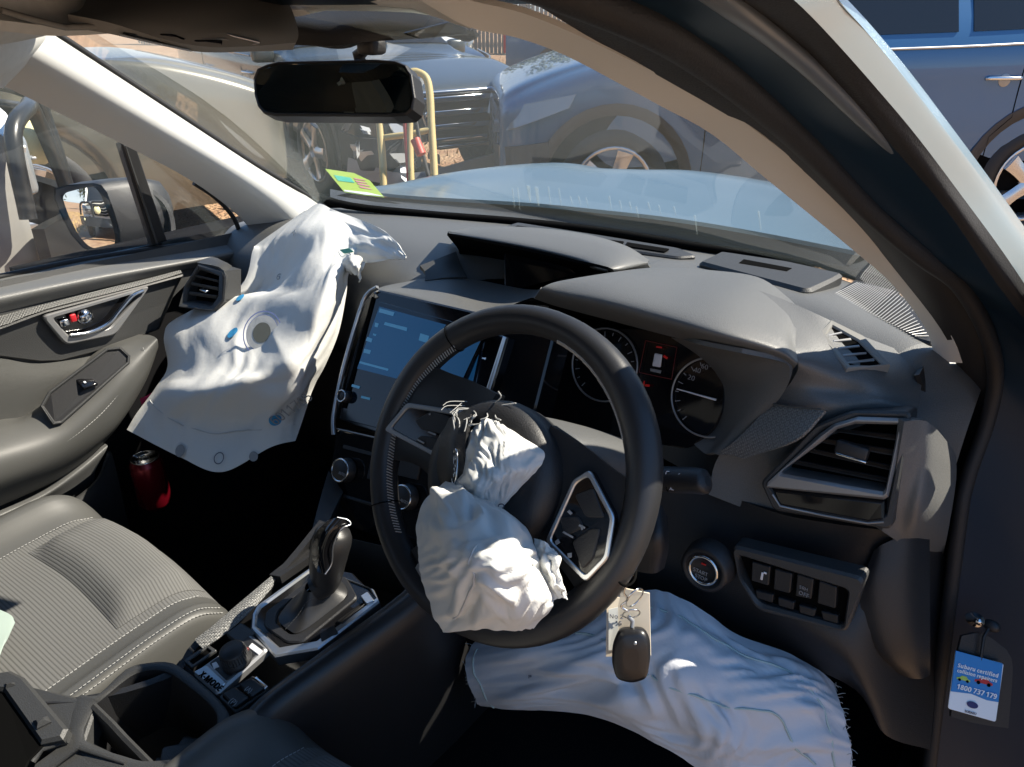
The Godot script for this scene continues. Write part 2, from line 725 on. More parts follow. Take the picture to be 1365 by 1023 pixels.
func build_ground() -> void:
	# bare red-brown yard with dry grass further off
	var im := noise_image(512, .012, FastNoiseLite.TYPE_SIMPLEX, 5, 12)
	var fineim := noise_image(512, .12, FastNoiseLite.TYPE_SIMPLEX, 3, 15)
	var c := Image.create(512, 512, false, Image.FORMAT_RGB8)
	for y in 512:
		for x in 512:
			var a := im.get_pixel(x, y).r
			var b := fineim.get_pixel(x, y).r
			var k := lin(.26, .15, .085).lerp(lin(.38, .255, .15), clampf(a * 1.3 - .15, 0, 1)).lerp(lin(.16, .095, .06), clampf((b - .55) * 2.0, 0, .6))
			c.set_pixel(x, y, k)
	var m := mat("earth", Color.WHITE, .95)
	m.albedo_texture = ImageTexture.create_from_image(c)
	m.uv1_triplanar = true
	m.uv1_world_triplanar = true
	m.uv1_scale = Vector3.ONE * .35
	m.normal_enabled = true
	m.normal_texture = bump(fineim, 6.0)
	m.normal_scale = .8
	var s := S()
	flat(s)
	var f := FastNoiseLite.new()
	f.seed = 5
	f.frequency = .15
	var g := []
	for i in 61:
		var r := []
		for j in 61:
			var x := pow(absf(j - 30) / 30.0, 2.2) * 400.0 * signf(j - 30)
			var z := pow(absf(i - 30) / 30.0, 2.2) * 400.0 * signf(i - 30)
			r.append(Vector3(x, f.get_noise_2d(x, z) * .05, z))
		g.append(r)
	soft(s)
	sheet(s, g)
	struct("ground", s, m)
	# dry grass tufts: one mass of thin blades
	var rng := RandomNumberGenerator.new()
	rng.seed = 77
	s = S()
	flat(s)
	for i in 9000:
		var x := rng.randf_range(-16, 7)
		var z := rng.randf_range(-26, -5)
		if f.get_noise_2d(x * 3.0 + 40, z * 3.0) < .02:
			continue
		var h := rng.randf_range(.04, .16)
		var a := rng.randf() * TAU
		var d := Vector3(cos(a), 0, sin(a)) * .012
		var p := Vector3(x, 0, z)
		tri(s, p - d, p + d, p + Vector3(rng.randf_range(-.06, .06), h, rng.randf_range(-.06, .06)))
	for i in 9000:
		var x := rng.randf_range(-12, -2.6)
		var z := rng.randf_range(2, 24)
		var h := rng.randf_range(.05, .25)
		var a := rng.randf() * TAU
		var d := Vector3(cos(a), 0, sin(a)) * .014
		var p := Vector3(x, 0, z)
		tri(s, p - d, p + d, p + Vector3(rng.randf_range(-.08, .08), h, rng.randf_range(-.08, .08)))
	var o := obj("dry_grass", s, mat("straw", lin(.42, .29, .12), .9))
	tag(o, "straw coloured dry grass over the bare brown yard", "grass")
	o.set_meta("kind", "stuff")

# the spot on the windscreen on the straight line from the driver's open door towards a place on the bonnet
func pane_spot(g: Array, n: Array, u: float, v: float) -> Vector3:
	var eye := Vector3(0.8211, 1.4403, 0.5671)
	var a: Vector3 = Vector3(0.206,1.231,-0.235) - eye
	var b: Vector3 = Vector3(0.516,1.231,-0.473) - eye
	var c: Vector3 = Vector3(0.232,1.144,-0.201) - eye
	var d := (a + (b - a) * (u - 683.0) / 400.0 + (c - a) * (v - 250.0) / 100.0).normalized()
	var best := 1e9
	var p := Vector3.ZERO
	for r in g.size():
		for k in g[0].size():
			var w: Vector3 = g[r][k] - eye
			var off := (w - d * w.dot(d)).length_squared()
			if off < best:
				best = off
				var nn: Vector3 = n[r][k]
				p = eye + d * (w.dot(nn) / d.dot(nn))
	return p + (eye - p).normalized() * .003

func build_body() -> void:
	var t := thing("damaged_car", "blue grey car body framing the view with windscreen, buckled bonnet and pale pillar trims", "car", Vector3(0, 0, 0))
	# windscreen
	var s := S()
	var gb := [Vector3(-.68, 1.03, -.55), Vector3(-.45, 1.03, -.68), Vector3(-.1, 1.03, -.755), Vector3(.25, 1.03, -.785), Vector3(.52, 1.03, -.76), Vector3(.70, 1.03, -.58)]
	var gt := [Vector3(-.57, 1.45, .0), Vector3(-.35, 1.45, -.06), Vector3(-.1, 1.45, -.09), Vector3(.2, 1.45, -.09), Vector3(.4, 1.45, -.05), Vector3(.59, 1.45, .04)]
	var gm := []
	for i in 6:
		gm.append((gb[i] + gt[i]) * .5 + Vector3(0, .012, -.02))
	soft(s)
	sheet(s, fine([gt, gm, gb], 5, 5))
	obj("windscreen", s, M.windscreen, t)
	s = S()
	sweep(s, smooth([Vector3(-0.882,1.04,-0.683),Vector3(-0.579,1.04,-0.59),Vector3(-0.354,1.04,-0.635),Vector3(-0.154,1.04,-0.705),Vector3(0.034,1.04,-0.75),Vector3(0.237,1.04,-0.762),Vector3(0.363,1.04,-0.779),Vector3(0.504,1.04,-0.775),Vector3(0.596,1.04,-0.733)], 5), [Vector2(-.012, -.006), Vector2(.012, -.006), Vector2(.012, .004), Vector2(-.012, .004)], Vector3.UP)
	obj("windscreen_seal", s, M.black, t)
	s = S()
	tube(s, smooth([Vector3(-0.553,1.408,-0.04),Vector3(-0.553,1.403,-0.051)] + [Vector3(-0.575,1.341,-0.142)] + [Vector3(-0.592,1.255,-0.263)] + [Vector3(-0.607,1.15,-0.408)] + [Vector3(-0.618,1.083,-0.509)] + [Vector3(-0.625,1.052,-0.554)], 5), .006, 6)
	obj("windscreen_edge", s, M.rubber, t)
	var pane := fine([gt, gm, gb], 9, 12)
	var pn := normals_of(pane)
	var k := 0
	for q in [[683, 252, 26], [690, 250, 30], [704, 248, 22], [715, 250, 25], [731, 250, 26], [745, 252, 22], [760, 262, 12], [771, 262, 12], [781, 264, 12], [812, 262, 20], [826, 268, 14], [839, 270, 12], [848, 276, 16], [864, 270, 12], [878, 274, 12], [898, 276, 12], [926, 288, 26], [1011, 282, 26]]:
		var top := pane_spot(pane, pn, q[0], q[1])
		var low := pane_spot(pane, pn, q[0] + 3, q[1] + q[2])
		var w := Vector3(.004 if k in [2, 3] else .0012, 0, 0)
		s = S()
		slab(s, [top - w, top + w, low + w * .3, low - w * .3], Vector3(0, .3, .95), .0006, .0001)
		obj("dried_streak", s, M.streak, t)
		k += 1
	# bonnet, buckled by the crash
	s = S()
	var h0 := [Vector3(-0.792,1.004,-0.83),Vector3(-0.69,1.007,-0.83),Vector3(-0.541,1.017,-0.83),Vector3(-0.214,1.047,-0.83),Vector3(-0.017,1.059,-0.83),Vector3(0.157,1.067,-0.83),Vector3(0.325,1.067,-0.83),Vector3(0.492,1.062,-0.83),Vector3(0.61,1.059,-0.83)]
	var h1 := [Vector3(-0.849,0.992,-0.88),Vector3(-0.787,0.985,-0.92),Vector3(-0.662,1,-1),Vector3(-0.379,1.042,-1.02),Vector3(-0.165,1.068,-1.02),Vector3(-0.034,1.077,-1.02),Vector3(0.239,1.088,-1),Vector3(0.423,1.082,-0.95),Vector3(0.57,1.064,-0.9)]
	var h2 := [Vector3(-0.895,0.982,-0.92),Vector3(-0.877,0.968,-1.05),Vector3(-0.693,1.013,-1.18),Vector3(-0.447,1.051,-1.25),Vector3(-0.28,1.06,-1.22),Vector3(-0.135,1.075,-1.2),Vector3(0.028,1.088,-1.2),Vector3(0.29,1.093,-1.12),Vector3(0.502,1.069,-1.02)]
	var h3 := []
	var h4 := []
	for v in h2:
		h3.append(v + Vector3(0, -.07, -.25))
		h4.append(v + Vector3(0, -.3, -.75))
	patch(s, [h0, h1, h2, h3, h4], 6, 6, -.008)
	obj("bonnet", s, M.body_paint, t)
	s = S()
	patch(s, [[Vector3(-0.671,1.02,-0.651),Vector3(-0.403,1.02,-0.685),Vector3(-0.161,1.02,-0.76),Vector3(0.215,1.02,-0.814),Vector3(0.346,1.02,-0.832),Vector3(0.493,1.02,-0.825),Vector3(0.589,1.02,-0.782)], [Vector3(-0.934,0.979,-0.87),Vector3(-0.735,0.984,-0.87),Vector3(-0.243,1.029,-0.87),Vector3(0.138,1.05,-0.87),Vector3(0.312,1.051,-0.87),Vector3(0.484,1.045,-0.87),Vector3(0.606,1.041,-0.87)]], 4, 3, -.01)
	obj("cowl_panel", s, M.plastic, t)
	for sg in [1.0]:
		s = S()
		patch(s, [[Vector3(.66 * sg, 1.02, -.66), Vector3(.66 * sg, 1.02, -1.1), Vector3(.64 * sg, .94, -1.7)], [Vector3(.86 * sg, 1.0, -.6), Vector3(.87 * sg, .98, -1.1), Vector3(.82 * sg, .9, -1.7)], [Vector3(.93 * sg, .85, -.58), Vector3(.93 * sg, .8, -1.1), Vector3(.88 * sg, .75, -1.7)], [Vector3(.93 * sg, .35, -.58), Vector3(.91 * sg, .65, -1.1), Vector3(.88 * sg, .4, -1.7)]], 5, 5, .006)
		obj("front_guard", s, M.body_paint, t)  # out of view; reaches out far enough to keep sun off the footwell
	# pillar trims
	s = S()
	var a0 := [Vector3(-0.545,1.43,-0.013),Vector3(-0.55,1.403,-0.049),Vector3(-0.572,1.341,-0.141),Vector3(-0.589,1.255,-0.261),Vector3(-0.604,1.151,-0.406),Vector3(-0.615,1.083,-0.507),Vector3(-0.622,1.024,-0.587)]
	var a2 := [Vector3(-0.615,1.353,0.065),Vector3(-0.62,1.328,0.019),Vector3(-0.645,1.272,-0.074),Vector3(-0.665,1.213,-0.17),Vector3(-0.685,1.127,-0.3),Vector3(-0.697,1.04,-0.399),Vector3(-0.7,0.964,-0.457)]
	var a1 := []
	for i in 7:
		a1.append(a0[i].lerp(a2[i], .48) + Vector3(.05, .008, .028))
	patch(s, [a0, a1, a2], 5, 5, .006)
	obj("pillar_trim", s, M.trim, t)
	s = S()
	patch(s, [[Vector3(-0.601,1.484,-0.051),Vector3(-0.555,1.41,-0.041),Vector3(-0.544,1.37,0.003),Vector3(-0.542,1.332,0.053)], [Vector3(-0.493,1.48,0.036),Vector3(-0.456,1.413,0.049),Vector3(-0.435,1.367,0.089),Vector3(-0.442,1.35,0.12)], [Vector3(-0.336,1.473,0.173),Vector3(-0.315,1.426,0.186),Vector3(-0.313,1.394,0.203),Vector3(-0.313,1.371,0.218)]], 4, 4, .006)
	obj("roof_rail_trim", s, M.headliner, t)
	var tr := [Vector3(0.571,1.451,0.304),Vector3(0.56,1.444,0.26),Vector3(0.566,1.438,0.224),Vector3(0.581,1.425,0.186),Vector3(0.585,1.404,0.111),Vector3(0.589,1.39,0.061),Vector3(0.604,1.362,-0.004),Vector3(0.609,1.313,-0.132),Vector3(0.631,1.246,-0.262),Vector3(0.658,1.168,-0.389),Vector3(0.71,1.08,-0.472),Vector3(0.732,1.026,-0.512)]
	var ti := [Vector3(0.54,1.445,0.275),Vector3(0.542,1.432,0.24),Vector3(0.543,1.426,0.2),Vector3(0.548,1.416,0.161),Vector3(0.555,1.398,0.11),Vector3(0.561,1.38,0.06),Vector3(0.57,1.353,-0.014),Vector3(0.579,1.305,-0.118),Vector3(0.614,1.211,-0.297),Vector3(0.643,1.133,-0.439),Vector3(0.68,1.063,-0.509),Vector3(0.7,1.015,-0.524)]
	var tm := []
	for i in tr.size():
		tm.append((tr[i] + ti[i]) * .5 + Vector3(.002, .002, .004))
	s = S()
	patch(s, [tr, tm, ti], 4, 4, .003)
	obj("pillar_trim", s, M.trim, t)
	# door opening: rubber seal, painted jamb, drip strip, outer pillar
	var sin_ := [Vector3(0.573,1.452,0.287),Vector3(0.568,1.446,0.232),Vector3(0.581,1.428,0.191),Vector3(0.583,1.405,0.115),Vector3(0.598,1.362,-0.006),Vector3(0.603,1.312,-0.134),Vector3(0.626,1.244,-0.263),Vector3(0.652,1.165,-0.389),Vector3(0.702,1.076,-0.478),Vector3(0.726,1.012,-0.527),Vector3(0.745,0.921,-0.57),Vector3(0.763,0.804,-0.567),Vector3(0.779,0.686,-0.549),Vector3(0.801,0.534,-0.529),Vector3(0.831,0.322,-0.492)]
	var r := [Vector3(0.61,1.459,0.311),Vector3(0.621,1.449,0.267),Vector3(0.634,1.434,0.21),Vector3(0.631,1.416,0.139),Vector3(0.63,1.386,0.046),Vector3(0.635,1.34,-0.07),Vector3(0.656,1.277,-0.188),Vector3(0.694,1.215,-0.291),Vector3(0.722,1.163,-0.393),Vector3(0.755,1.095,-0.46),Vector3(0.776,1.025,-0.503),Vector3(0.782,0.959,-0.509),Vector3(0.781,0.878,-0.487),Vector3(0.791,0.794,-0.471),Vector3(0.848,0.403,-0.429)]
	var sm := []
	for i in r.size():
		sm.append((sin_[i] + r[i]) * .5 + Vector3(-.002, 0, .006))
	s = S()
	soft(s)
	sheet(s, fine([sin_, sm, r], 4, 4))
	obj("door_opening_liner", s, M.rubber, t)
	s = S()
	var rr := []
	for v in smooth(r, 5):
		rr.append(v + Vector3(-.004, 0, .006))
	tube(s, rr, .0095, 10)
	obj("door_seal", s, M.rubber, t)
	var j := [Vector3(0.656,1.464,0.301),Vector3(0.665,1.455,0.272),Vector3(0.672,1.444,0.21),Vector3(0.666,1.429,0.132),Vector3(0.668,1.407,0.06),Vector3(0.685,1.338,-0.107),Vector3(0.716,1.269,-0.229),Vector3(0.757,1.182,-0.347),Vector3(0.804,1.102,-0.446),Vector3(0.852,1.026,-0.506),Vector3(0.881,0.94,-0.532),Vector3(0.904,0.854,-0.539),Vector3(0.928,0.764,-0.544),Vector3(0.96,0.644,-0.551),Vector3(1.003,0.421,-0.531)]
	var jm := []
	for i in r.size():
		jm.append((j[i] + r[i]) * .5 + Vector3(-.004, 0, -.004))
	s = S()
	soft(s)
	sheet(s, fine([r, jm, j], 4, 4))
	obj("door_jamb", s, M.body_paint_shaded, t)
	s = S()
	tube(s, smooth([Vector3(0.66,1.463,0.277),Vector3(0.667,1.444,0.216),Vector3(0.662,1.427,0.136),Vector3(0.664,1.404,0.058),Vector3(0.672,1.37,-0.032),Vector3(0.68,1.34,-0.104)], 6), [.006, .006, .006, .006, .006, .006, .006, .006, .006, .006, .006, .006, .006, .006, .006, .006, .006, .006, .006, .006, .006, .006, .0058, .0056, .0054, .005, .0046, .004, .0034, .0028, .002], 8)
	obj("drip_strip", s, M.satin_strip, t)
	var l := [Vector3(0.695,1.463,0.3),Vector3(0.696,1.454,0.262),Vector3(0.696,1.444,0.212),Vector3(0.687,1.426,0.118),Vector3(0.688,1.394,0.011),Vector3(0.698,1.352,-0.098),Vector3(0.721,1.287,-0.23),Vector3(0.757,1.219,-0.327),Vector3(0.81,1.125,-0.436)]
	var jb: Array = j.slice(0, 9)
	var lm := []
	for i in 9:
		lm.append((jb[i] + l[i]) * .5 + Vector3(.002, 0, .008))
	s = S()
	soft(s)
	sheet(s, fine([jb, lm, l], 4, 4))
	obj("outer_seal", s, M.rubber, t)
	var op := [Vector3(0.689,1.471,0.243),Vector3(0.689,1.458,0.195),Vector3(0.689,1.444,0.133),Vector3(0.686,1.425,0.042),Vector3(0.691,1.392,-0.068),Vector3(0.704,1.349,-0.178),Vector3(0.73,1.284,-0.318),Vector3(0.762,1.226,-0.406),Vector3(0.823,1.134,-0.508)]
	var om := []
	var o2 := []
	var o3 := []
	for i in 9:
		om.append(l[i].lerp(op[i], .5) + Vector3(.001, .007, .0))
		o2.append(op[i] + Vector3(-.012, .006, -.035))
		o3.append(op[i] + Vector3(-.06, .0, -.1))
	s = S()
	soft(s)
	sheet(s, fine([l, om, op, o2, o3], 4, 4))
	obj("outer_pillar", s, M.body_paint, t)
	# overhead
	s = S()
	patch(s, [[Vector3(-0.012,1.464,0.266),Vector3(-0.027,1.455,0.227),Vector3(-0.052,1.455,0.177),Vector3(-0.113,1.455,0.097)], [Vector3(-0.006,1.444,0.274),Vector3(-0.022,1.439,0.234),Vector3(-0.048,1.438,0.183),Vector3(-0.065,1.434,0.045)], [Vector3(-0.004,1.435,0.277),Vector3(-0.008,1.431,0.241),Vector3(-0.027,1.425,0.176),Vector3(-0.037,1.43,0.082)]], 4, 4, .01)
	obj("roof_lining", s, M.headliner, t)
	s = S()
	patch(s, [[Vector3(-0.097,1.467,-0.036),Vector3(0.021,1.467,-0.097),Vector3(0.269,1.463,-0.004),Vector3(0.52,1.45,0.203)], [Vector3(-0.101,1.456,-0.039),Vector3(-0.032,1.447,-0.114),Vector3(0.235,1.447,-0.039),Vector3(0.499,1.441,0.183)], [Vector3(-0.107,1.447,-0.043),Vector3(-0.033,1.439,-0.109),Vector3(0.104,1.436,-0.17),Vector3(0.393,1.426,0.063)]], 4, 4, .01)
	obj("roof_lining", s, M.headliner, t)
	s = S()
	var gr := []
	var gr2 := []
	for v in gt:
		gr.append(v + Vector3(0, .004, -.005))
		gr2.append(v + Vector3(0, .035, .14))
	shell(s, fine([gr, gr2], 5, 3), .01)
	box(s, Vector3(-.66, 1.475, .04), Vector3(.6, 1.51, 1.9))
	box(s, Vector3(-.68, 1.40, .14), Vector3(-.6, 1.5, 1.9))
	box(s, Vector3(-.74, .62, .72), Vector3(-.68, 1.05, 2.0))
	box(s, Vector3(-.7, 1.02, .75), Vector3(-.62, 1.49, .85))
	box(s, Vector3(-.74, .3, 1.95), Vector3(.74, 1.05, 2.02))
	box(s, Vector3(.7, .62, 1.05), Vector3(.76, 1.05, 2.0))
	box(s, Vector3(.57, 1.462, .02), Vector3(.7, 1.512, 1.9))
	obj("rear_shell", s, M.body_paint_shaded, t)  # unseen roof and rear, keep sky light and sun out of the cabin
	# floor, bulkhead and sills below, with added sun blockers
	s = S()
	box(s, Vector3(-.78, .2, -.72), Vector3(.84, .26, 2.0))
	box(s, Vector3(-.78, .24, -.80), Vector3(.82, 1.0, -.74))
	box(s, Vector3(.80, .22, -.6), Vector3(.88, .36, 1.6))
	box(s, Vector3(.80, .24, -.8), Vector3(.91, 1.0, -.56))
	box(s, Vector3(-.83, .22, -.8), Vector3(-.755, .99, .02))
	box(s, Vector3(-.74, .92, -.8), Vector3(.82, .985, -.58))  # filler under the dash top, added to stop sun leaking to the floor
	slab(s, [Vector3(.85, 1.03, -.43), Vector3(.85, 1.03, -.38), Vector3(.83, 1.2, -.34), Vector3(.83, 1.2, -.40)], Vector3.RIGHT, .03, .003)  # added flange out of view, only blocks sun onto the knee airbag
	obj("floor_pan_and_blockers", s, M.carpet, t)
	# the overhead console with its lamps and sunglass tray
	t = thing("overhead_console", "grey roof console with open map lamp trays above the windscreen", "console", Vector3(0,1.419,0.018))
	s = S()
	patch(s, [[Vector3(-0.036,1.424,0.169),Vector3(-0.006,1.416,0.137),Vector3(-0.003,1.399,0.061),Vector3(-0.002,1.396,-0.008),Vector3(0.003,1.396,-0.068)], [Vector3(-0.044,1.428,0.151),Vector3(-0.017,1.425,0.111),Vector3(-0.013,1.414,0.046),Vector3(-0.012,1.411,-0.023),Vector3(-0.007,1.407,-0.081)], [Vector3(-0.069,1.439,0.129),Vector3(-0.046,1.439,0.084),Vector3(-0.041,1.434,0.012),Vector3(-0.044,1.429,-0.053),Vector3(-0.035,1.427,-0.1)], [Vector3(-0.115,1.458,0.097),Vector3(-0.101,1.458,0.058),Vector3(-0.09,1.456,-0.034),Vector3(-0.076,1.447,-0.081),Vector3(-0.062,1.439,-0.115)]], 5, 5, .012)
	obj("console_shell", s, M.satin_grey_dark, t)
	s = S()
	slab(s, round_poly([Vector3(0.001,1.418,0.138),Vector3(0.008,1.415,0.085),Vector3(0.005,1.409,0.069),Vector3(0.009,1.408,0.029),Vector3(0.006,1.402,0.031),Vector3(0.001,1.402,0.068),Vector3(0.004,1.408,0.106)], .004), Vector3(.45, -.65, .6).normalized(), .002, .0005)
	obj("lamp_tray", s, M.piano, t)
	s = S()
	slab(s, round_poly([Vector3(-0.005,1.422,0.069),Vector3(-0.01,1.421,0.046),Vector3(0.01,1.405,-0.017),Vector3(0.005,1.402,0),Vector3(0.005,1.41,0.023),Vector3(0.004,1.411,0.057)], .003), Vector3(.45, -.65, .6).normalized(), .002, .0005)
	obj("map_lamp", s, M.satin_grey, t)
	s = S()
	tube(s, [Vector3(-0.004,1.423,0.072),Vector3(-0.008,1.423,0.047),Vector3(-0.001,1.415,0.018),Vector3(0.012,1.406,-0.016)], .0016, 6)
	tube(s, [Vector3(0.002,1.417,0.14),Vector3(0.005,1.409,0.107),Vector3(0.004,1.4,0.066)], .0013, 6)
	obj("bright_edge", s, M.satin, t)
	s = S()
	tube(s, smooth([Vector3(-0.025,1.424,0.177),Vector3(-0.013,1.425,0.137),Vector3(-0.013,1.43,0.092),Vector3(-0.012,1.429,0.063)], 5), .003, 8)
	tube(s, smooth([Vector3(-0.01,1.439,0.238),Vector3(-0.013,1.431,0.21),Vector3(-0.022,1.424,0.179)], 5), .003, 8)
	obj("lining_edge", s, M.satin_grey_dark, t)
	t = thing("sun_visor", "beige passenger sun visor folded up against the roof", "sun visor", Vector3(-0.242,1.414,0.137))
	s = S()
	patch(s, [[Vector3(-0.238,1.426,0.182),Vector3(-0.236,1.427,0.152),Vector3(-0.263,1.424,0.105),Vector3(-0.305,1.419,0.056)], [Vector3(-0.246,1.411,0.184),Vector3(-0.244,1.413,0.153),Vector3(-0.276,1.415,0.106),Vector3(-0.316,1.417,0.051)], [Vector3(-0.268,1.401,0.179),Vector3(-0.265,1.402,0.147),Vector3(-0.296,1.409,0.083),Vector3(-0.325,1.416,0.045)]], 5, 5, .014)
	obj("visor_pad", s, M.headliner, t)
	# twin camera housing and the inside mirror
	t = thing("camera_housing", "black driver assist camera housing under the roof edge", "camera housing", Vector3(0.034,1.416,-0.175))
	s = S()
	patch(s, [[Vector3(-0.085,1.442,-0.127),Vector3(-0.019,1.441,-0.163),Vector3(0.069,1.438,-0.201),Vector3(0.12,1.43,-0.221),Vector3(0.153,1.419,-0.225)], [Vector3(-0.056,1.423,-0.11),Vector3(0.004,1.421,-0.14),Vector3(0.082,1.423,-0.187),Vector3(0.13,1.42,-0.209),Vector3(0.154,1.415,-0.224)], [Vector3(-0.054,1.399,-0.11),Vector3(-0.001,1.398,-0.13),Vector3(0.039,1.403,-0.156),Vector3(0.079,1.406,-0.189),Vector3(0.142,1.411,-0.226)]], 5, 5, .02)
	obj("housing_shell", s, M.plastic_dark, t)
	s = S()
	slab(s, round_poly([Vector3(0.098,1.413,-0.158),Vector3(0.147,1.426,-0.19),Vector3(0.165,1.419,-0.199),Vector3(0.163,1.413,-0.199),Vector3(0.114,1.407,-0.172)], .004), Vector3(.55, -.3, .78).normalized(), .004, .001)
	obj("housing_window", s, M.piano, t)
	t = thing("rear_view_mirror", "wide black framed inside mirror hanging from the windscreen", "mirror", Vector3(-0.037,1.344,-0.16))
	var mo := [Vector3(-0.169,1.353,-0.127),Vector3(-0.166,1.366,-0.134),Vector3(-0.153,1.372,-0.142),Vector3(-0.134,1.376,-0.149),Vector3(0.02,1.382,-0.185),Vector3(0.049,1.381,-0.192),Vector3(0.065,1.376,-0.195),Vector3(0.077,1.366,-0.191),Vector3(0.089,1.339,-0.183),Vector3(0.089,1.325,-0.177),Vector3(0.082,1.318,-0.172),Vector3(0.063,1.316,-0.163),Vector3(-0.118,1.308,-0.117),Vector3(-0.138,1.31,-0.114),Vector3(-0.151,1.318,-0.115),Vector3(-0.162,1.332,-0.12)]
	var mn := poly_normal(mo)
	if mn.z < 0:
		mn = -mn
	s = S()
	frame(s, mo, inset(mo, mn, .0045), mn, .028, .003)
	var back := []
	for v in mo:
		back.append(v - mn * .028)
	flat(s)
	fill(s, back, -mn)
	obj("mirror_frame", s, M.plastic_dark, t)
	s = S()
	flat(s)
	var gi := inset(mo, mn, .004)
	for i in gi.size():
		gi[i] -= mn * .0015
	slab(s, gi, mn, .006, .0008)
	obj("mirror_glass", s, M.mirror_dim, t)
	s = S()
	tube(s, [Vector3(-0.019,1.377,-0.194),Vector3(-0.023,1.384,-0.195),Vector3(-0.01,1.392,-0.196),Vector3(0.008,1.4,-0.187)], [.008, .009, .007, .012], 10)
	rbox(s, Vector3(0.012,1.396,-0.187), Vector3(.03, .02, .03), .006)
	obj("mirror_stem", s, M.plastic_dark, t)

const N_SCR := Vector3(0, .472, .881)
const N_AC := Vector3(0, .45, .893)
const N_VENT := Vector3(0, .25, .968)
const N_CLU := Vector3(0, .349, .937)
const N_LOW := Vector3(0, .1, .995)
const N_CON := Vector3(0, .981, .196)
const N_SV := Vector3(.147, .961, .236)  # slope of the dashboard top beside the pillar

func col(x: float, yz: Array) -> Array:
	var r := []
	for q in yz:
		r.append(Vector3(x, q.x, q.y))
	return r

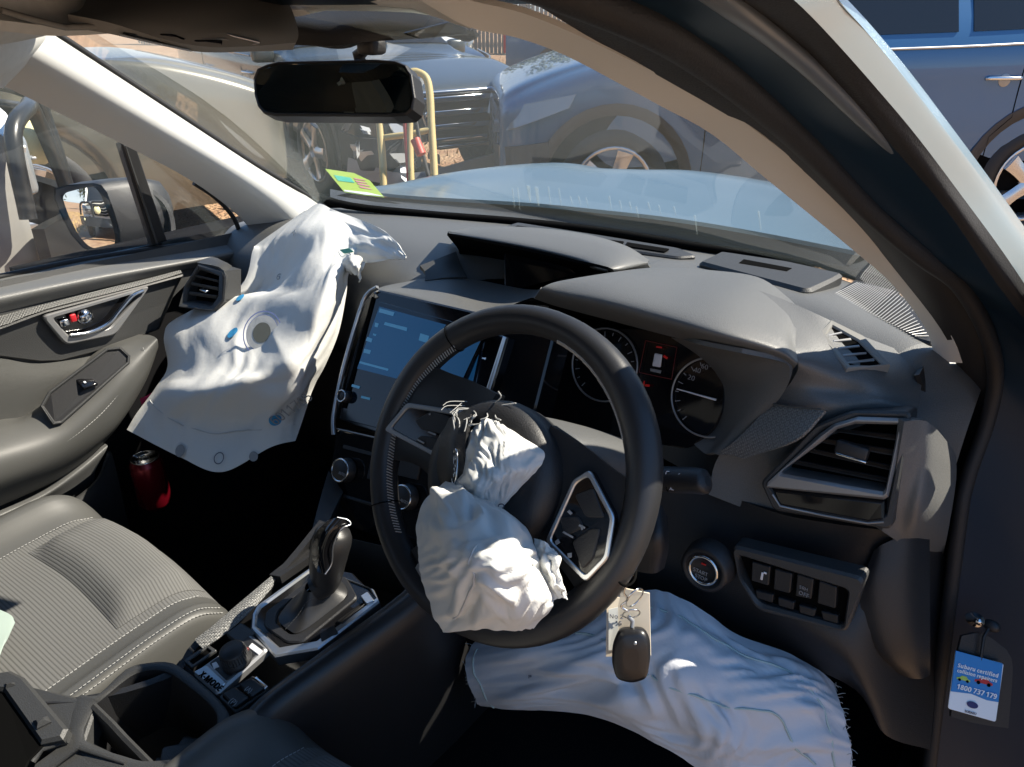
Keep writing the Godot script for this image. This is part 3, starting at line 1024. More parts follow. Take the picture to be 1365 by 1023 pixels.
func build_dashboard() -> void:
	var t := thing("dashboard", "black dashboard with touch screen, hooded gauges and silver rimmed vents", "dashboard", Vector3(0, .6, -.45))
	# soft top pad, from the windscreen edge over the top and down the passenger's face
	var s := S()
	var a := [
		col(-.74, [Vector2(1.0, -.52), Vector2(1.0, -.47), Vector2(.995, -.42), Vector2(.97, -.385), Vector2(.93, -.36), Vector2(.87, -.35), Vector2(.8, -.36)]),
		col(-.6, [Vector2(1.022, -.60), Vector2(1.022, -.53), Vector2(1.015, -.46), Vector2(.99, -.415), Vector2(.945, -.375), Vector2(.88, -.36), Vector2(.8, -.37)]),
		col(-.4, [Vector2(1.028, -.695), Vector2(1.034, -.60), Vector2(1.03, -.49), Vector2(1.0, -.43), Vector2(.95, -.385), Vector2(.88, -.37), Vector2(.8, -.38)]),
		col(-.2, [Vector2(1.03, -.735), Vector2(1.038, -.62), Vector2(1.035, -.49), Vector2(1.015, -.42), Vector2(.975, -.36), Vector2(.9, -.335), Vector2(.8, -.35)]),
		col(-.1, [Vector2(1.03, -.752), Vector2(1.04, -.63), Vector2(1.038, -.5), Vector2(1.02, -.43), Vector2(.985, -.36), Vector2(.92, -.34), Vector2(.8, -.35)]),
		col(.1, [Vector2(1.03, -.775), Vector2(1.04, -.65), Vector2(1.036, -.54), Vector2(1.0, -.5), Vector2(.96, -.48), Vector2(.92, -.46), Vector2(.8, -.4)]),
		col(.3, [Vector2(1.03, -.785), Vector2(1.042, -.66), Vector2(1.05, -.56), Vector2(1.045, -.5), Vector2(1.0, -.48), Vector2(.92, -.46), Vector2(.8, -.42)]),
		col(.48, [Vector2(1.03, -.765), Vector2(1.042, -.66), Vector2(1.048, -.57), Vector2(1.015, -.5), Vector2(0.97, -.47), Vector2(0.89, -.45), Vector2(0.77, -.42)]),
		col(.60, [Vector2(1.03, -.70), Vector2(1.036, -.62), Vector2(1.04, -.53), Vector2(1.005, -.45), Vector2(0.98, -.40), Vector2(0.93, -.375), Vector2(0.82, -.36)]),
		col(.69, [Vector2(1.025, -.62), Vector2(1.03, -.56), Vector2(1.03, -.50), Vector2(0.995, -.44), Vector2(0.97, -.40), Vector2(0.92, -.385), Vector2(0.82, -.37)]),
		col(.76, [Vector2(1.0, -.6), Vector2(1.0, -.57), Vector2(1.0, -.54), Vector2(.99, -.52), Vector2(.97, -.5), Vector2(.94, -.48), Vector2(.85, -.46)])]
	var rows := []
	for i in 7:
		var r := []
		for c in a:
			r.append(c[i])
		rows.append(r)
	patch(s, rows, 6, 5, .012)
	obj("top_pad", s, M.plastic_soft_sunlit, t)
	# defroster strip along the glass with slots
	s = S()
	slab(s, round_poly([Vector3(-0.121,1.047,-0.634),Vector3(-0.121,1.047,-0.68),Vector3(0.065,1.047,-0.698),Vector3(0.226,1.047,-0.71),Vector3(0.276,1.047,-0.683),Vector3(0.254,1.047,-0.654),Vector3(0.101,1.047,-0.627)], .01), Vector3(0, .995, .1), .012, .003)
	obj("defroster_panel", s, M.plastic, t)
	s = S()
	slab(s, round_poly([Vector3(-0.096,1.05,-0.627),Vector3(-0.097,1.05,-0.648),Vector3(0.046,1.05,-0.664),Vector3(0.062,1.05,-0.65),Vector3(0.054,1.05,-0.644)], .002), Vector3(0, .995, .1), .002, .0004)
	slab(s, round_poly([Vector3(0.082,1.05,-0.665),Vector3(0.131,1.05,-0.676),Vector3(0.14,1.05,-0.652),Vector3(0.106,1.05,-0.645)], .002), Vector3(0, .995, .1), .002, .0004)
	slab(s, round_poly([Vector3(0.138,1.05,-0.675),Vector3(0.221,1.05,-0.683),Vector3(0.223,1.05,-0.66),Vector3(0.147,1.05,-0.651)], .002), Vector3(0, .995, .1), .002, .0004)
	obj("defroster_slot", s, M.black, t)
	# display hood in the middle of the top
	s = S()
	patch(s, [[Vector3(-0.158,1.05,-0.505),Vector3(-0.078,1.05,-0.507),Vector3(0.023,1.05,-0.511),Vector3(0.125,1.05,-0.503),Vector3(0.188,1.05,-0.499),Vector3(0.255,1.05,-0.55)] , [Vector3(-0.101,1.074,-0.444),Vector3(0,1.082,-0.434),Vector3(0.095,1.084,-0.435),Vector3(0.184,1.083,-0.433),Vector3(0.252,1.08,-0.424),Vector3(0.259,1.066,-0.53)], [Vector3(-0.098,1.078,-0.46),Vector3(-0.022,1.087,-0.482),Vector3(0.063,1.09,-0.501),Vector3(0.148,1.09,-0.512),Vector3(0.221,1.086,-0.512),Vector3(0.256,1.068,-0.535)], [Vector3(-0.14,1.06,-0.549),Vector3(-0.057,1.07,-0.571),Vector3(0.028,1.072,-0.598),Vector3(0.101,1.07,-0.611),Vector3(0.178,1.066,-0.601),Vector3(0.234,1.055,-0.583)]], 6, 6, -.006)
	obj("display_hood", s, M.plastic_soft_sunlit, t)
	s = S()
	patch(s, [[Vector3(-0.044,1.096,-0.38),Vector3(0.015,1.092,-0.396),Vector3(0.096,1.087,-0.412),Vector3(0.18,1.083,-0.419),Vector3(0.255,1.081,-0.419),Vector3(0.236,1.062,-0.42)], [Vector3(-0.097,1.034,-0.47),Vector3(-0.047,1.028,-0.491),Vector3(0.023,1.022,-0.512),Vector3(0.096,1.019,-0.525),Vector3(0.161,1.029,-0.497),Vector3(0.178,1.039,-0.446)], [Vector3(-0.068,1.009,-0.421),Vector3(-0.021,1,-0.437),Vector3(0.042,0.998,-0.443),Vector3(0.098,1.004,-0.433),Vector3(0.153,1.028,-0.419),Vector3(0.186,1.044,-0.413)]], 5, 5, .004)
	obj("display_recess", s, M.black, t)
	s = S()
	slab(s, round_poly([Vector3(0.012,1.06,-0.465),Vector3(0.125,1.056,-0.485),Vector3(0.154,1.039,-0.483),Vector3(0.058,1.004,-0.444),Vector3(0.029,1.005,-0.443)], .004), Vector3(.05, .2, .98), .004, .001)
	obj("upper_display", s, M.piano, t)
	s = S()
	patch(s, [[Vector3(-0.115,1.029,-0.383),Vector3(-0.104,1.035,-0.416),Vector3(-0.09,1.043,-0.453)], [Vector3(-0.099,1.022,-0.378),Vector3(-0.082,1.025,-0.406),Vector3(-0.071,1.025,-0.443)], [Vector3(-0.087,1.011,-0.366),Vector3(-0.062,1.014,-0.394),Vector3(-0.037,1.014,-0.42)]], 5, 5, .008)
	obj("display_cheek", s, M.plastic, t)
	# shelf over the touch screen
	s = S()
	patch(s, [[Vector3(-0.15,0.997,-0.287),Vector3(-0.14,1.003,-0.313),Vector3(-0.118,1.007,-0.347),Vector3(-0.078,1.012,-0.401),Vector3(-0.016,1.008,-0.432),Vector3(0.085,1.014,-0.429),Vector3(0.152,1.034,-0.409)], [Vector3(-0.124,1.006,-0.277),Vector3(-0.099,1.01,-0.292),Vector3(-0.039,1.009,-0.303),Vector3(0.024,1.006,-0.307),Vector3(0.094,1.003,-0.317),Vector3(0.126,1.012,-0.334),Vector3(0.178,1.039,-0.362)], [Vector3(-0.113,1.001,-0.269),Vector3(-0.088,1.005,-0.284),Vector3(-0.029,1.002,-0.292),Vector3(0.033,0.998,-0.296),Vector3(0.094,0.996,-0.299),Vector3(0.129,1.002,-0.315),Vector3(0.184,1.034,-0.349)]], 5, 5, .01)
	obj("screen_shelf", s, M.plastic_soft_sunlit, t)
	# touch screen: chrome edge, bezel, glass, lit picture, knob
	var scr := S()
	slab(scr, round_poly([Vector3(-0.122,1.012,-0.279),Vector3(0.245,1.025,-0.286),Vector3(0.257,0.829,-0.181),Vector3(-0.143,0.805,-0.168)], .012), N_SCR, .05, .003)
	var panel := obj("touch_screen", scr, M.piano, t)
	s = S()
	sweep(s, smooth([Vector3(-0.111,1.017,-0.278),Vector3(-0.126,1.006,-0.272),Vector3(-0.134,0.987,-0.262),Vector3(-0.135,0.929,-0.23),Vector3(-0.133,0.867,-0.197),Vector3(-0.125,0.813,-0.168),Vector3(-0.114,0.786,-0.155)], 6), [Vector2(-.003, 0), Vector2(.003, 0), Vector2(.002, .007), Vector2(-.002, .007)], N_SCR)
	obj("silver_edge", s, M.satin, panel)
	s = S()
	slab(s, round_poly([Vector3(-0.107,0.997,-0.268),Vector3(0.13,1,-0.27),Vector3(0.151,0.839,-0.183),Vector3(-0.102,0.813,-0.169)], .004), N_SCR, .004, .001)
	obj("screen_glass", s, M.screen_glass, panel)
	s = S()
	flat(s)
	fill(s, [Vector3(-0.098,0.99,-0.264),Vector3(0.126,0.994,-0.266),Vector3(0.136,0.909,-0.22),Vector3(-0.107,0.892,-0.211)], N_SCR)
	obj("lit_picture", s, M.screen_lit, panel)
	s = S()
	for q in [[Vector3(-0.095,0.988,-0.262),Vector3(-0.06,0.989,-0.262),Vector3(-0.061,0.983,-0.259),Vector3(-0.095,0.982,-0.259)], [Vector3(-0.075,0.971,-0.253),Vector3(-0.024,0.973,-0.254),Vector3(-0.023,0.968,-0.251),Vector3(-0.075,0.967,-0.25)], [Vector3(-0.096,0.966,-0.25),Vector3(-0.087,0.966,-0.25),Vector3(-0.088,0.96,-0.247),Vector3(-0.095,0.96,-0.247)], [Vector3(-0.093,0.95,-0.241),Vector3(-0.086,0.95,-0.242),Vector3(-0.086,0.947,-0.24),Vector3(-0.093,0.947,-0.24)], [Vector3(-0.104,0.942,-0.237),Vector3(-0.091,0.942,-0.237),Vector3(-0.092,0.936,-0.234),Vector3(-0.105,0.936,-0.234)], [Vector3(0.006,0.971,-0.253),Vector3(0.025,0.971,-0.253),Vector3(0.026,0.961,-0.247),Vector3(0.007,0.961,-0.247)], [Vector3(-0.103,0.924,-0.227),Vector3(-0.087,0.925,-0.228),Vector3(-0.088,0.919,-0.225),Vector3(-0.102,0.918,-0.224)], [Vector3(-0.105,0.904,-0.217),Vector3(-0.038,0.908,-0.219),Vector3(-0.038,0.905,-0.217),Vector3(-0.105,0.901,-0.215)], [Vector3(-0.107,0.868,-0.197),Vector3(-0.088,0.869,-0.198),Vector3(-0.089,0.865,-0.196),Vector3(-0.107,0.864,-0.195)], [Vector3(-0.079,0.857,-0.191),Vector3(-0.058,0.859,-0.192),Vector3(-0.059,0.855,-0.191),Vector3(-0.08,0.853,-0.19)]]:
		s = S()
		flat(s)
		fill(s, q, N_SCR)
		obj("screen_symbol", s, M.screen_mark, panel)
	var b := Basis(Vector3.RIGHT, N_SCR, Vector3.RIGHT.cross(N_SCR))
	s = S()
	lathe(s, [Vector2(.0, 0), Vector2(.0105, 0), Vector2(.0105, .012), Vector2(.009, .0145), Vector2(0, .0145)], Vector3(-0.11,0.846,-0.188), b)
	obj("volume_knob", s, M.plastic_dark, panel)
	s = S()
	var kc := Vector3(-0.112,0.853,-0.175)
	tube(s, circle(kc, b.x, b.z, .0095, .0095, 28), .0012, 6, true)
	obj("knob_ring", s, M.chrome, panel)
	# slim slot beside the screen
	s = S()
	slab(s, [Vector3(-0.122,1.001,-0.27),Vector3(-0.115,1,-0.269),Vector3(-0.108,0.829,-0.178),Vector3(-0.117,0.828,-0.177)], N_SCR, .004, .0006)
	obj("side_slot", s, M.black, panel)
	# middle vent right of the screen, seen through the wheel
	s = S()
	frame(s, [Vector3(0.136,1.008,-0.263),Vector3(0.177,1.004,-0.261),Vector3(0.177,0.893,-0.202),Vector3(0.11,0.896,-0.203)], [Vector3(0.133,0.998,-0.258),Vector3(0.17,0.995,-0.257),Vector3(0.168,0.901,-0.206),Vector3(0.119,0.904,-0.208)], N_SCR, .03, .003)
	var v := obj("middle_vent", s, M.piano, t)
	s = S()
	slab(s, [Vector3(0.134,0.987,-0.289),Vector3(0.174,0.985,-0.288),Vector3(0.173,0.881,-0.232),Vector3(0.115,0.884,-0.233)], N_SCR, .003, .001)
	obj("vent_throat", s, M.black, v)
	for q in [[Vector3(0.093,0.974,-0.266),Vector3(0.102,0.975,-0.266),Vector3(0.109,0.9,-0.226),Vector3(0.092,0.9,-0.226)], [Vector3(0.112,0.984,-0.271),Vector3(0.121,0.983,-0.271),Vector3(0.12,0.956,-0.256),Vector3(0.118,0.945,-0.25)], [Vector3(0.128,0.987,-0.273),Vector3(0.137,0.987,-0.273),Vector3(0.14,0.965,-0.261),Vector3(0.134,0.959,-0.258)], [Vector3(0.15,0.99,-0.274),Vector3(0.158,0.989,-0.274),Vector3(0.161,0.922,-0.238),Vector3(0.155,0.922,-0.238)]]:
		s = S()
		slab(s, q, Vector3(-.35, .44, .82).normalized(), .006, .001)
		obj("slat", s, M.satin_grey_dark, v)
	s = S()
	slab(s, [Vector3(0.122,0.964,-0.251),Vector3(0.142,0.966,-0.252),Vector3(0.142,0.962,-0.25),Vector3(0.121,0.961,-0.25)], N_SCR, .004, .001)
	obj("vent_tab", s, M.chrome, v)
	s = S()
	slab(s, [Vector3(0.168,1.005,-0.26),Vector3(0.175,1.005,-0.259),Vector3(0.174,0.893,-0.2),Vector3(0.166,0.893,-0.199)], N_SCR, .01, .002)
	obj("silver_edge", s, M.satin, v)
	# heater panel below
	s = S()
	slab(s, round_poly([Vector3(-0.12,0.792,-0.163),Vector3(0.185,0.832,-0.184),Vector3(0.238,0.698,-0.116),Vector3(0.125,0.677,-0.106),Vector3(-0.1,0.655,-0.095)], .01), N_AC, .06, .003)
	var ac := obj("heater_panel", s, M.piano, t)
	s = S()
	sweep(s, [Vector3(-0.122,0.794,-0.161),Vector3(0.036,0.814,-0.171),Vector3(0.185,0.832,-0.18)], [Vector2(-.001, 0), Vector2(.001, 0), Vector2(.001, .002), Vector2(-.001, .002)], N_AC)
	obj("panel_line", s, M.satin_grey, ac)
	b = Basis(Vector3.RIGHT, N_AC, Vector3.RIGHT.cross(N_AC))
	for q in [Vector3(-0.068,0.742,-0.136), Vector3(0.074,0.746,-0.138)]:
		s = S()
		lathe(s, [Vector2(.021, 0), Vector2(.02, .016), Vector2(.017, .018), Vector2(0, .017)], q, b, 32)
		var kn := obj("heater_dial", s, M.plastic_dark, ac)
		s = S()
		tube(s, circle(q + N_AC * .017, b.x, b.z, .0185, .0185, 36), .0017, 8, true)
		obj("dial_ring", s, M.chrome, kn)
		lettering(kn, "dial_mark", "AUTO", q + N_AC * .0185 - b.z * -.004, Vector3.RIGHT, -b.z, .0045, M.print_grey)
	for q in [[Vector3(-0.093,0.775,-0.153),Vector3(-0.02,0.783,-0.157),Vector3(-0.019,0.778,-0.154),Vector3(-0.093,0.769,-0.15)], [Vector3(-0.064,0.705,-0.118),Vector3(0.009,0.714,-0.122),Vector3(0.009,0.709,-0.12),Vector3(-0.063,0.701,-0.115)], [Vector3(-0.024,0.773,-0.151),Vector3(0.017,0.779,-0.154),Vector3(0.019,0.749,-0.138),Vector3(-0.021,0.744,-0.136)], [Vector3(0.037,0.792,-0.16),Vector3(0.079,0.798,-0.163),Vector3(0.082,0.774,-0.151),Vector3(0.04,0.768,-0.148)]]:
		s = S()
		slab(s, round_poly(q, .002), N_AC, .004, .0008)
		obj("heater_key", s, M.plastic_dark, ac)
	s = S()
	slab(s, [Vector3(-0.108,0.703,-0.114),Vector3(-0.097,0.705,-0.115),Vector3(-0.093,0.681,-0.103),Vector3(-0.103,0.679,-0.102)], N_AC, .008, .001)
	obj("silver_tip", s, M.chrome, t)
	# gauge hood
	s = S()
	patch(s, [[Vector3(0.195,1.057,-0.302),Vector3(0.228,1.051,-0.309),Vector3(0.299,1.046,-0.319),Vector3(0.387,1.039,-0.333),Vector3(0.472,1.036,-0.34),Vector3(0.54,1.032,-0.348),Vector3(0.562,1.023,-0.345)], [Vector3(0.217,1.077,-0.282),Vector3(0.245,1.073,-0.287),Vector3(0.319,1.074,-0.288),Vector3(0.408,1.074,-0.286),Vector3(0.49,1.074,-0.286),Vector3(0.555,1.064,-0.308),Vector3(0.577,1.049,-0.323)], [Vector3(0.225,1.086,-0.279),Vector3(0.253,1.086,-0.287),Vector3(0.319,1.09,-0.29),Vector3(0.403,1.091,-0.293),Vector3(0.485,1.088,-0.298),Vector3(0.549,1.073,-0.323),Vector3(0.574,1.053,-0.332)], [Vector3(0.233,1.091,-0.296),Vector3(0.258,1.095,-0.317),Vector3(0.312,1.097,-0.332),Vector3(0.384,1.095,-0.351),Vector3(0.464,1.095,-0.363),Vector3(0.535,1.076,-0.364),Vector3(0.563,1.059,-0.354)], [Vector3(0.239,1.087,-0.34),Vector3(0.263,1.089,-0.373),Vector3(0.306,1.09,-0.407),Vector3(0.369,1.088,-0.44),Vector3(0.447,1.088,-0.458),Vector3(0.513,1.073,-0.443),Vector3(0.549,1.065,-0.396)], [Vector3(0.238,1.074,-0.415),Vector3(0.263,1.074,-0.462),Vector3(0.295,1.074,-0.501),Vector3(0.356,1.074,-0.534),Vector3(0.427,1.067,-0.57),Vector3(0.49,1.059,-0.53),Vector3(0.538,1.064,-0.457)]], 6, 6, -.006)
	obj("gauge_hood", s, M.plastic_soft_sunlit, t)
	s = S()
	patch(s, [[Vector3(0.133,1.02,-0.302),Vector3(0.175,1.045,-0.307),Vector3(0.2,1.05,-0.315),Vector3(0.294,1.043,-0.327),Vector3(0.403,1.032,-0.347)], [Vector3(0.053,0.952,-0.366),Vector3(0.111,0.971,-0.394),Vector3(0.143,0.985,-0.414),Vector3(0.24,0.98,-0.443),Vector3(0.347,0.979,-0.469)], [Vector3(0.041,0.91,-0.359),Vector3(0.103,0.918,-0.384),Vector3(0.159,0.922,-0.415),Vector3(0.257,0.938,-0.444),Vector3(0.35,0.954,-0.469)]], 4, 4, .004)
	obj("gauge_hood_lining", s, M.black, t)
	# instrument face with two dials and a small display
	s = S()
	slab(s, round_poly([Vector3(0.074,0.966,-0.38),Vector3(0.379,1.021,-0.401),Vector3(0.438,0.998,-0.392),Vector3(0.469,0.97,-0.382),Vector3(0.477,0.937,-0.369),Vector3(0.471,0.904,-0.357),Vector3(0.441,0.869,-0.344),Vector3(0.163,0.831,-0.33)], .012), N_CLU, .02, .002)
	var cl := obj("instrument_cluster", s, M.piano, t)
	var cy := Vector3.RIGHT.cross(N_CLU) * -1.0
	var k := 0
	for q in [Vector3(0.281,0.95,-0.368), Vector3(0.454,0.948,-0.367)]:
		var sw := 222.0 if k == 1 else 150.0
		s = S()
		tube(s, arc(q, Vector3.RIGHT, cy, .056, 108, 295, 36) if k == 1 else circle(q, Vector3.RIGHT, cy, .056, .056, 40), .0016, 6, k == 0)
		obj("dial_ring", s, M.satin_grey, cl)
		s = S()
		for i in 17:
			var ang := deg_to_rad(235.0 - i * 16.5)
			if k == 1 and i > 9:
				continue
			var d := Vector3.RIGHT * cos(ang) + cy * sin(ang)
			var len := .008 if i % 2 == 0 else .005
			var e := d.cross(N_CLU) * .0006
			flat(s)
			quad(s, q + d * .051 - e, q + d * .051 + e, q + d * (.051 - len) + e, q + d * (.051 - len) - e)
		obj("dial_ticks", s, M.print_grey, cl)
		s = S()
		var nd: Vector3 = (Vector3(0.406,0.953,-0.367) - Vector3(0.461,0.954,-0.367)).normalized() if k == 1 else (Vector3(0.24,0.953,-0.367) - Vector3(0.287,0.948,-0.365)).normalized()
		tube(s, [q + N_CLU * .004 - nd * .012, q + N_CLU * .004 + nd * .048], [.0017, .0009], 6)
		obj("dial_needle", s, M.print_white, cl)
		k += 1
	for q in [["20", Vector3(0.421,0.967,-0.373)], ["40", Vector3(0.427,0.979,-0.377)], ["60", Vector3(0.436,0.986,-0.38)]]:
		lettering(cl, "dial_figure", q[0], q[1] + Vector3(-.004, 0, 0), Vector3.RIGHT, cy, .0065, M.print_grey)
	s = S()
	tube(s, [Vector3(0.339,0.999,-0.386),Vector3(0.389,1.001,-0.387),Vector3(0.393,0.957,-0.371),Vector3(0.341,0.954,-0.369)], .0006, 5, true)
	obj("display_outline", s, M.red_glow_dim, cl)
	s = S()
	slab(s, round_poly([Vector3(0.358,0.986,-0.38),Vector3(0.37,0.987,-0.38),Vector3(0.372,0.969,-0.374),Vector3(0.359,0.968,-0.373)], .002), N_CLU, .002, .0008)
	obj("car_picture", s, M.print_white, cl)
	s = S()
	slab(s, [Vector3(0.357,0.964,-0.372),Vector3(0.374,0.965,-0.373),Vector3(0.374,0.961,-0.371),Vector3(0.358,0.96,-0.371)], N_CLU, .002, .0005)
	obj("car_picture", s, M.print_grey, cl)
	s = S()
	for q in [[Vector3(0.358,0.996,-0.384),Vector3(0.367,0.997,-0.384),Vector3(0.368,0.995,-0.383),Vector3(0.358,0.994,-0.383)], [Vector3(0.373,0.987,-0.381),Vector3(0.38,0.985,-0.38),Vector3(0.379,0.982,-0.379),Vector3(0.372,0.984,-0.379)], [Vector3(0.356,0.941,-0.364),Vector3(0.363,0.942,-0.364),Vector3(0.363,0.939,-0.363),Vector3(0.356,0.938,-0.362)], [Vector3(0.352,0.945,-0.365),Vector3(0.354,0.945,-0.365),Vector3(0.355,0.938,-0.362),Vector3(0.352,0.937,-0.362)]]:
		s = S()
		flat(s)
		fill(s, q, N_CLU)
		obj("warning_light", s, M.red_glow, cl)
	# right cheek of the gauge hood, paled for the sun on it
	s = S()
	patch(s, [[Vector3(0.394,1.031,-0.361),Vector3(0.427,1.011,-0.374),Vector3(0.452,0.988,-0.386),Vector3(0.466,0.964,-0.389),Vector3(0.469,0.931,-0.385),Vector3(0.464,0.901,-0.377),Vector3(0.445,0.875,-0.354)], [Vector3(0.424,1.044,-0.336),Vector3(0.457,1.026,-0.351),Vector3(0.479,1.004,-0.361),Vector3(0.493,0.977,-0.368),Vector3(0.495,0.942,-0.363),Vector3(0.489,0.906,-0.357),Vector3(0.472,0.872,-0.344)], [Vector3(0.461,1.058,-0.303),Vector3(0.502,1.044,-0.326),Vector3(0.523,1.027,-0.338),Vector3(0.531,1.002,-0.343),Vector3(0.53,0.968,-0.342),Vector3(0.511,0.925,-0.344),Vector3(0.49,0.883,-0.337)], [Vector3(0.516,1.063,-0.299),Vector3(0.553,1.057,-0.317),Vector3(0.567,1.051,-0.324),Vector3(0.572,1.038,-0.327),Vector3(0.564,1.007,-0.336),Vector3(0.535,0.953,-0.344),Vector3(0.505,0.888,-0.337)]], 6, 6, .006)
	obj("gauge_cheek", s, M.plastic_soft_sunlit, t)
	# driver's side face, with a patterned strip and the big vent
	s = S()
	patch(s, [[Vector3(0.439,1.087,-0.465),Vector3(0.506,1.078,-0.462),Vector3(0.567,1.068,-0.453),Vector3(0.613,1.046,-0.476),Vector3(0.69,1.017,-0.516)], [Vector3(0.526,1.067,-0.372),Vector3(0.566,1.06,-0.385),Vector3(0.597,1.051,-0.396),Vector3(0.641,1.041,-0.412),Vector3(0.695,1.012,-0.475)], [Vector3(0.572,1.051,-0.337),Vector3(0.59,1.044,-0.351),Vector3(0.618,1.034,-0.367),Vector3(0.66,1.031,-0.384),Vector3(0.701,1.007,-0.442)], [Vector3(0.57,1.02,-0.345),Vector3(0.594,1.014,-0.351),Vector3(0.628,1.011,-0.363),Vector3(0.667,1.017,-0.37),Vector3(0.706,0.999,-0.419)], [Vector3(0.548,0.978,-0.349),Vector3(0.588,0.986,-0.341),Vector3(0.623,0.991,-0.346),Vector3(0.67,1,-0.364),Vector3(0.708,0.994,-0.397)], [Vector3(0.49,0.88,-0.342),Vector3(0.53,0.887,-0.349),Vector3(0.577,0.898,-0.357),Vector3(0.663,0.921,-0.381),Vector3(0.709,0.953,-0.394)], [Vector3(0.488,0.821,-0.325),Vector3(0.547,0.816,-0.332),Vector3(0.597,0.825,-0.334),Vector3(0.662,0.837,-0.342),Vector3(0.728,0.84,-0.367)]], 5, 5, .008)
	obj("driver_face", s, M.plastic_soft_sunlit, t)
	s = S()
	patch(s, [[Vector3(0.549,0.979,-0.343),Vector3(0.585,0.991,-0.326),Vector3(0.622,1.005,-0.311)], [Vector3(0.518,0.924,-0.327),Vector3(0.566,0.952,-0.311),Vector3(0.598,0.963,-0.293)], [Vector3(0.488,0.882,-0.334),Vector3(0.512,0.895,-0.326),Vector3(0.53,0.898,-0.32)]], 5, 5, .004)
	obj("patterned_strip", s, M.pattern, t)
	s = S()
	tube(s, smooth([Vector3(0.544,0.979,-0.339),Vector3(0.584,0.993,-0.322),Vector3(0.619,1.007,-0.308)], 5), .0012, 6)
	obj("stitching", s, M.leather_grey, t)
	# big right vent
	var vo := [Vector3(0.706,1.013,-0.331),Vector3(0.656,1,-0.328),Vector3(0.633,0.985,-0.324),Vector3(0.618,0.966,-0.319),Vector3(0.572,0.887,-0.299),Vector3(0.572,0.881,-0.297),Vector3(0.708,0.914,-0.306),Vector3(0.712,0.919,-0.307)]
	var vi := [Vector3(0.701,1.004,-0.329),Vector3(0.655,0.991,-0.326),Vector3(0.637,0.979,-0.322),Vector3(0.626,0.962,-0.318),Vector3(0.587,0.909,-0.304),Vector3(0.587,0.905,-0.303),Vector3(0.705,0.923,-0.308),Vector3(0.707,0.927,-0.309)]
	s = S()
	frame(s, vo, vi, N_VENT, .05, .004)
	v = obj("driver_vent", s, M.satin_grey, t)
	s = S()
	frame(s, round_poly([Vector3(0.71,1.021,-0.337),Vector3(0.648,1.004,-0.333),Vector3(0.611,0.975,-0.325),Vector3(0.563,0.883,-0.302),Vector3(0.588,0.854,-0.294),Vector3(0.725,0.881,-0.301)], .008), round_poly([Vector3(0.706,1.012,-0.335),Vector3(0.656,0.999,-0.332),Vector3(0.621,0.972,-0.325),Vector3(0.573,0.884,-0.302),Vector3(0.589,0.875,-0.3),Vector3(0.715,0.895,-0.305)], .004), N_VENT, .05, .003)
	obj("vent_surround", s, M.plastic, v)
	s = S()
	slab(s, [Vector3(0.581,0.881,-0.299),Vector3(0.709,0.912,-0.307),Vector3(0.715,0.891,-0.302),Vector3(0.7,0.882,-0.3),Vector3(0.593,0.864,-0.295)], N_VENT, .03, .003)
	obj("vent_sill", s, M.piano, v)
	s = S()
	tube(s, [Vector3(0.583,0.876,-0.296),Vector3(0.596,0.865,-0.293),Vector3(0.651,0.873,-0.295),Vector3(0.699,0.882,-0.297),Vector3(0.715,0.89,-0.299)], .0015, 6)
	obj("vent_line", s, M.satin_grey, v)
	s = S()
	slab(s, [Vector3(0.705,1,-0.374),Vector3(0.611,0.963,-0.365),Vector3(0.575,0.877,-0.343),Vector3(0.71,0.906,-0.35)], N_VENT, .004, .001)
	obj("vent_throat", s, M.black, v)
	for q in [[Vector3(0.635,0.974,-0.336),Vector3(0.703,0.988,-0.339),Vector3(0.705,0.978,-0.343),Vector3(0.631,0.967,-0.34)], [Vector3(0.622,0.958,-0.332),Vector3(0.707,0.97,-0.335),Vector3(0.709,0.96,-0.338),Vector3(0.616,0.949,-0.335)], [Vector3(0.612,0.942,-0.327),Vector3(0.709,0.951,-0.33),Vector3(0.711,0.942,-0.334),Vector3(0.606,0.933,-0.331)], [Vector3(0.598,0.922,-0.322),Vector3(0.712,0.936,-0.326),Vector3(0.713,0.927,-0.33),Vector3(0.594,0.913,-0.326)]]:
		s = S()
		slab(s, q, Vector3(0, .75, .66), .003, .0012)
		obj("slat", s, M.plastic_dark, v)
	s = S()
	rbox(s, Vector3(0.66,0.959,-0.321), Vector3(.038, .017, .014), .003, Basis(Vector3.RIGHT, -.25))
	obj("vent_slider", s, M.plastic_dark, v)
	s = S()
	rbox(s, Vector3(0.662,0.952,-0.316), Vector3(.036, .003, .012), .0012, Basis(Vector3.RIGHT, -.25))
	obj("slider_edge", s, M.chrome, v)
	# small demister vent on the top right
	s = S()
	frame(s, [Vector3(0.576,1.069,-0.45),Vector3(0.572,1.06,-0.414),Vector3(0.625,1.041,-0.369),Vector3(0.648,1.043,-0.388),Vector3(0.666,1.044,-0.407),Vector3(0.621,1.06,-0.443)], [Vector3(0.582,1.065,-0.439),Vector3(0.582,1.06,-0.417),Vector3(0.626,1.043,-0.378),Vector3(0.644,1.043,-0.389),Vector3(0.658,1.044,-0.401),Vector3(0.619,1.057,-0.429)], N_SV, .02, .002)
	v = obj("demister_vent", s, M.satin_grey_dark, t)
	s = S()
	slab(s, [Vector3(0.576,1.065,-0.448),Vector3(0.573,1.057,-0.416),Vector3(0.625,1.039,-0.373),Vector3(0.664,1.041,-0.408),Vector3(0.621,1.056,-0.44)], N_SV, .004, .001)
	obj("vent_throat", s, M.black, v)
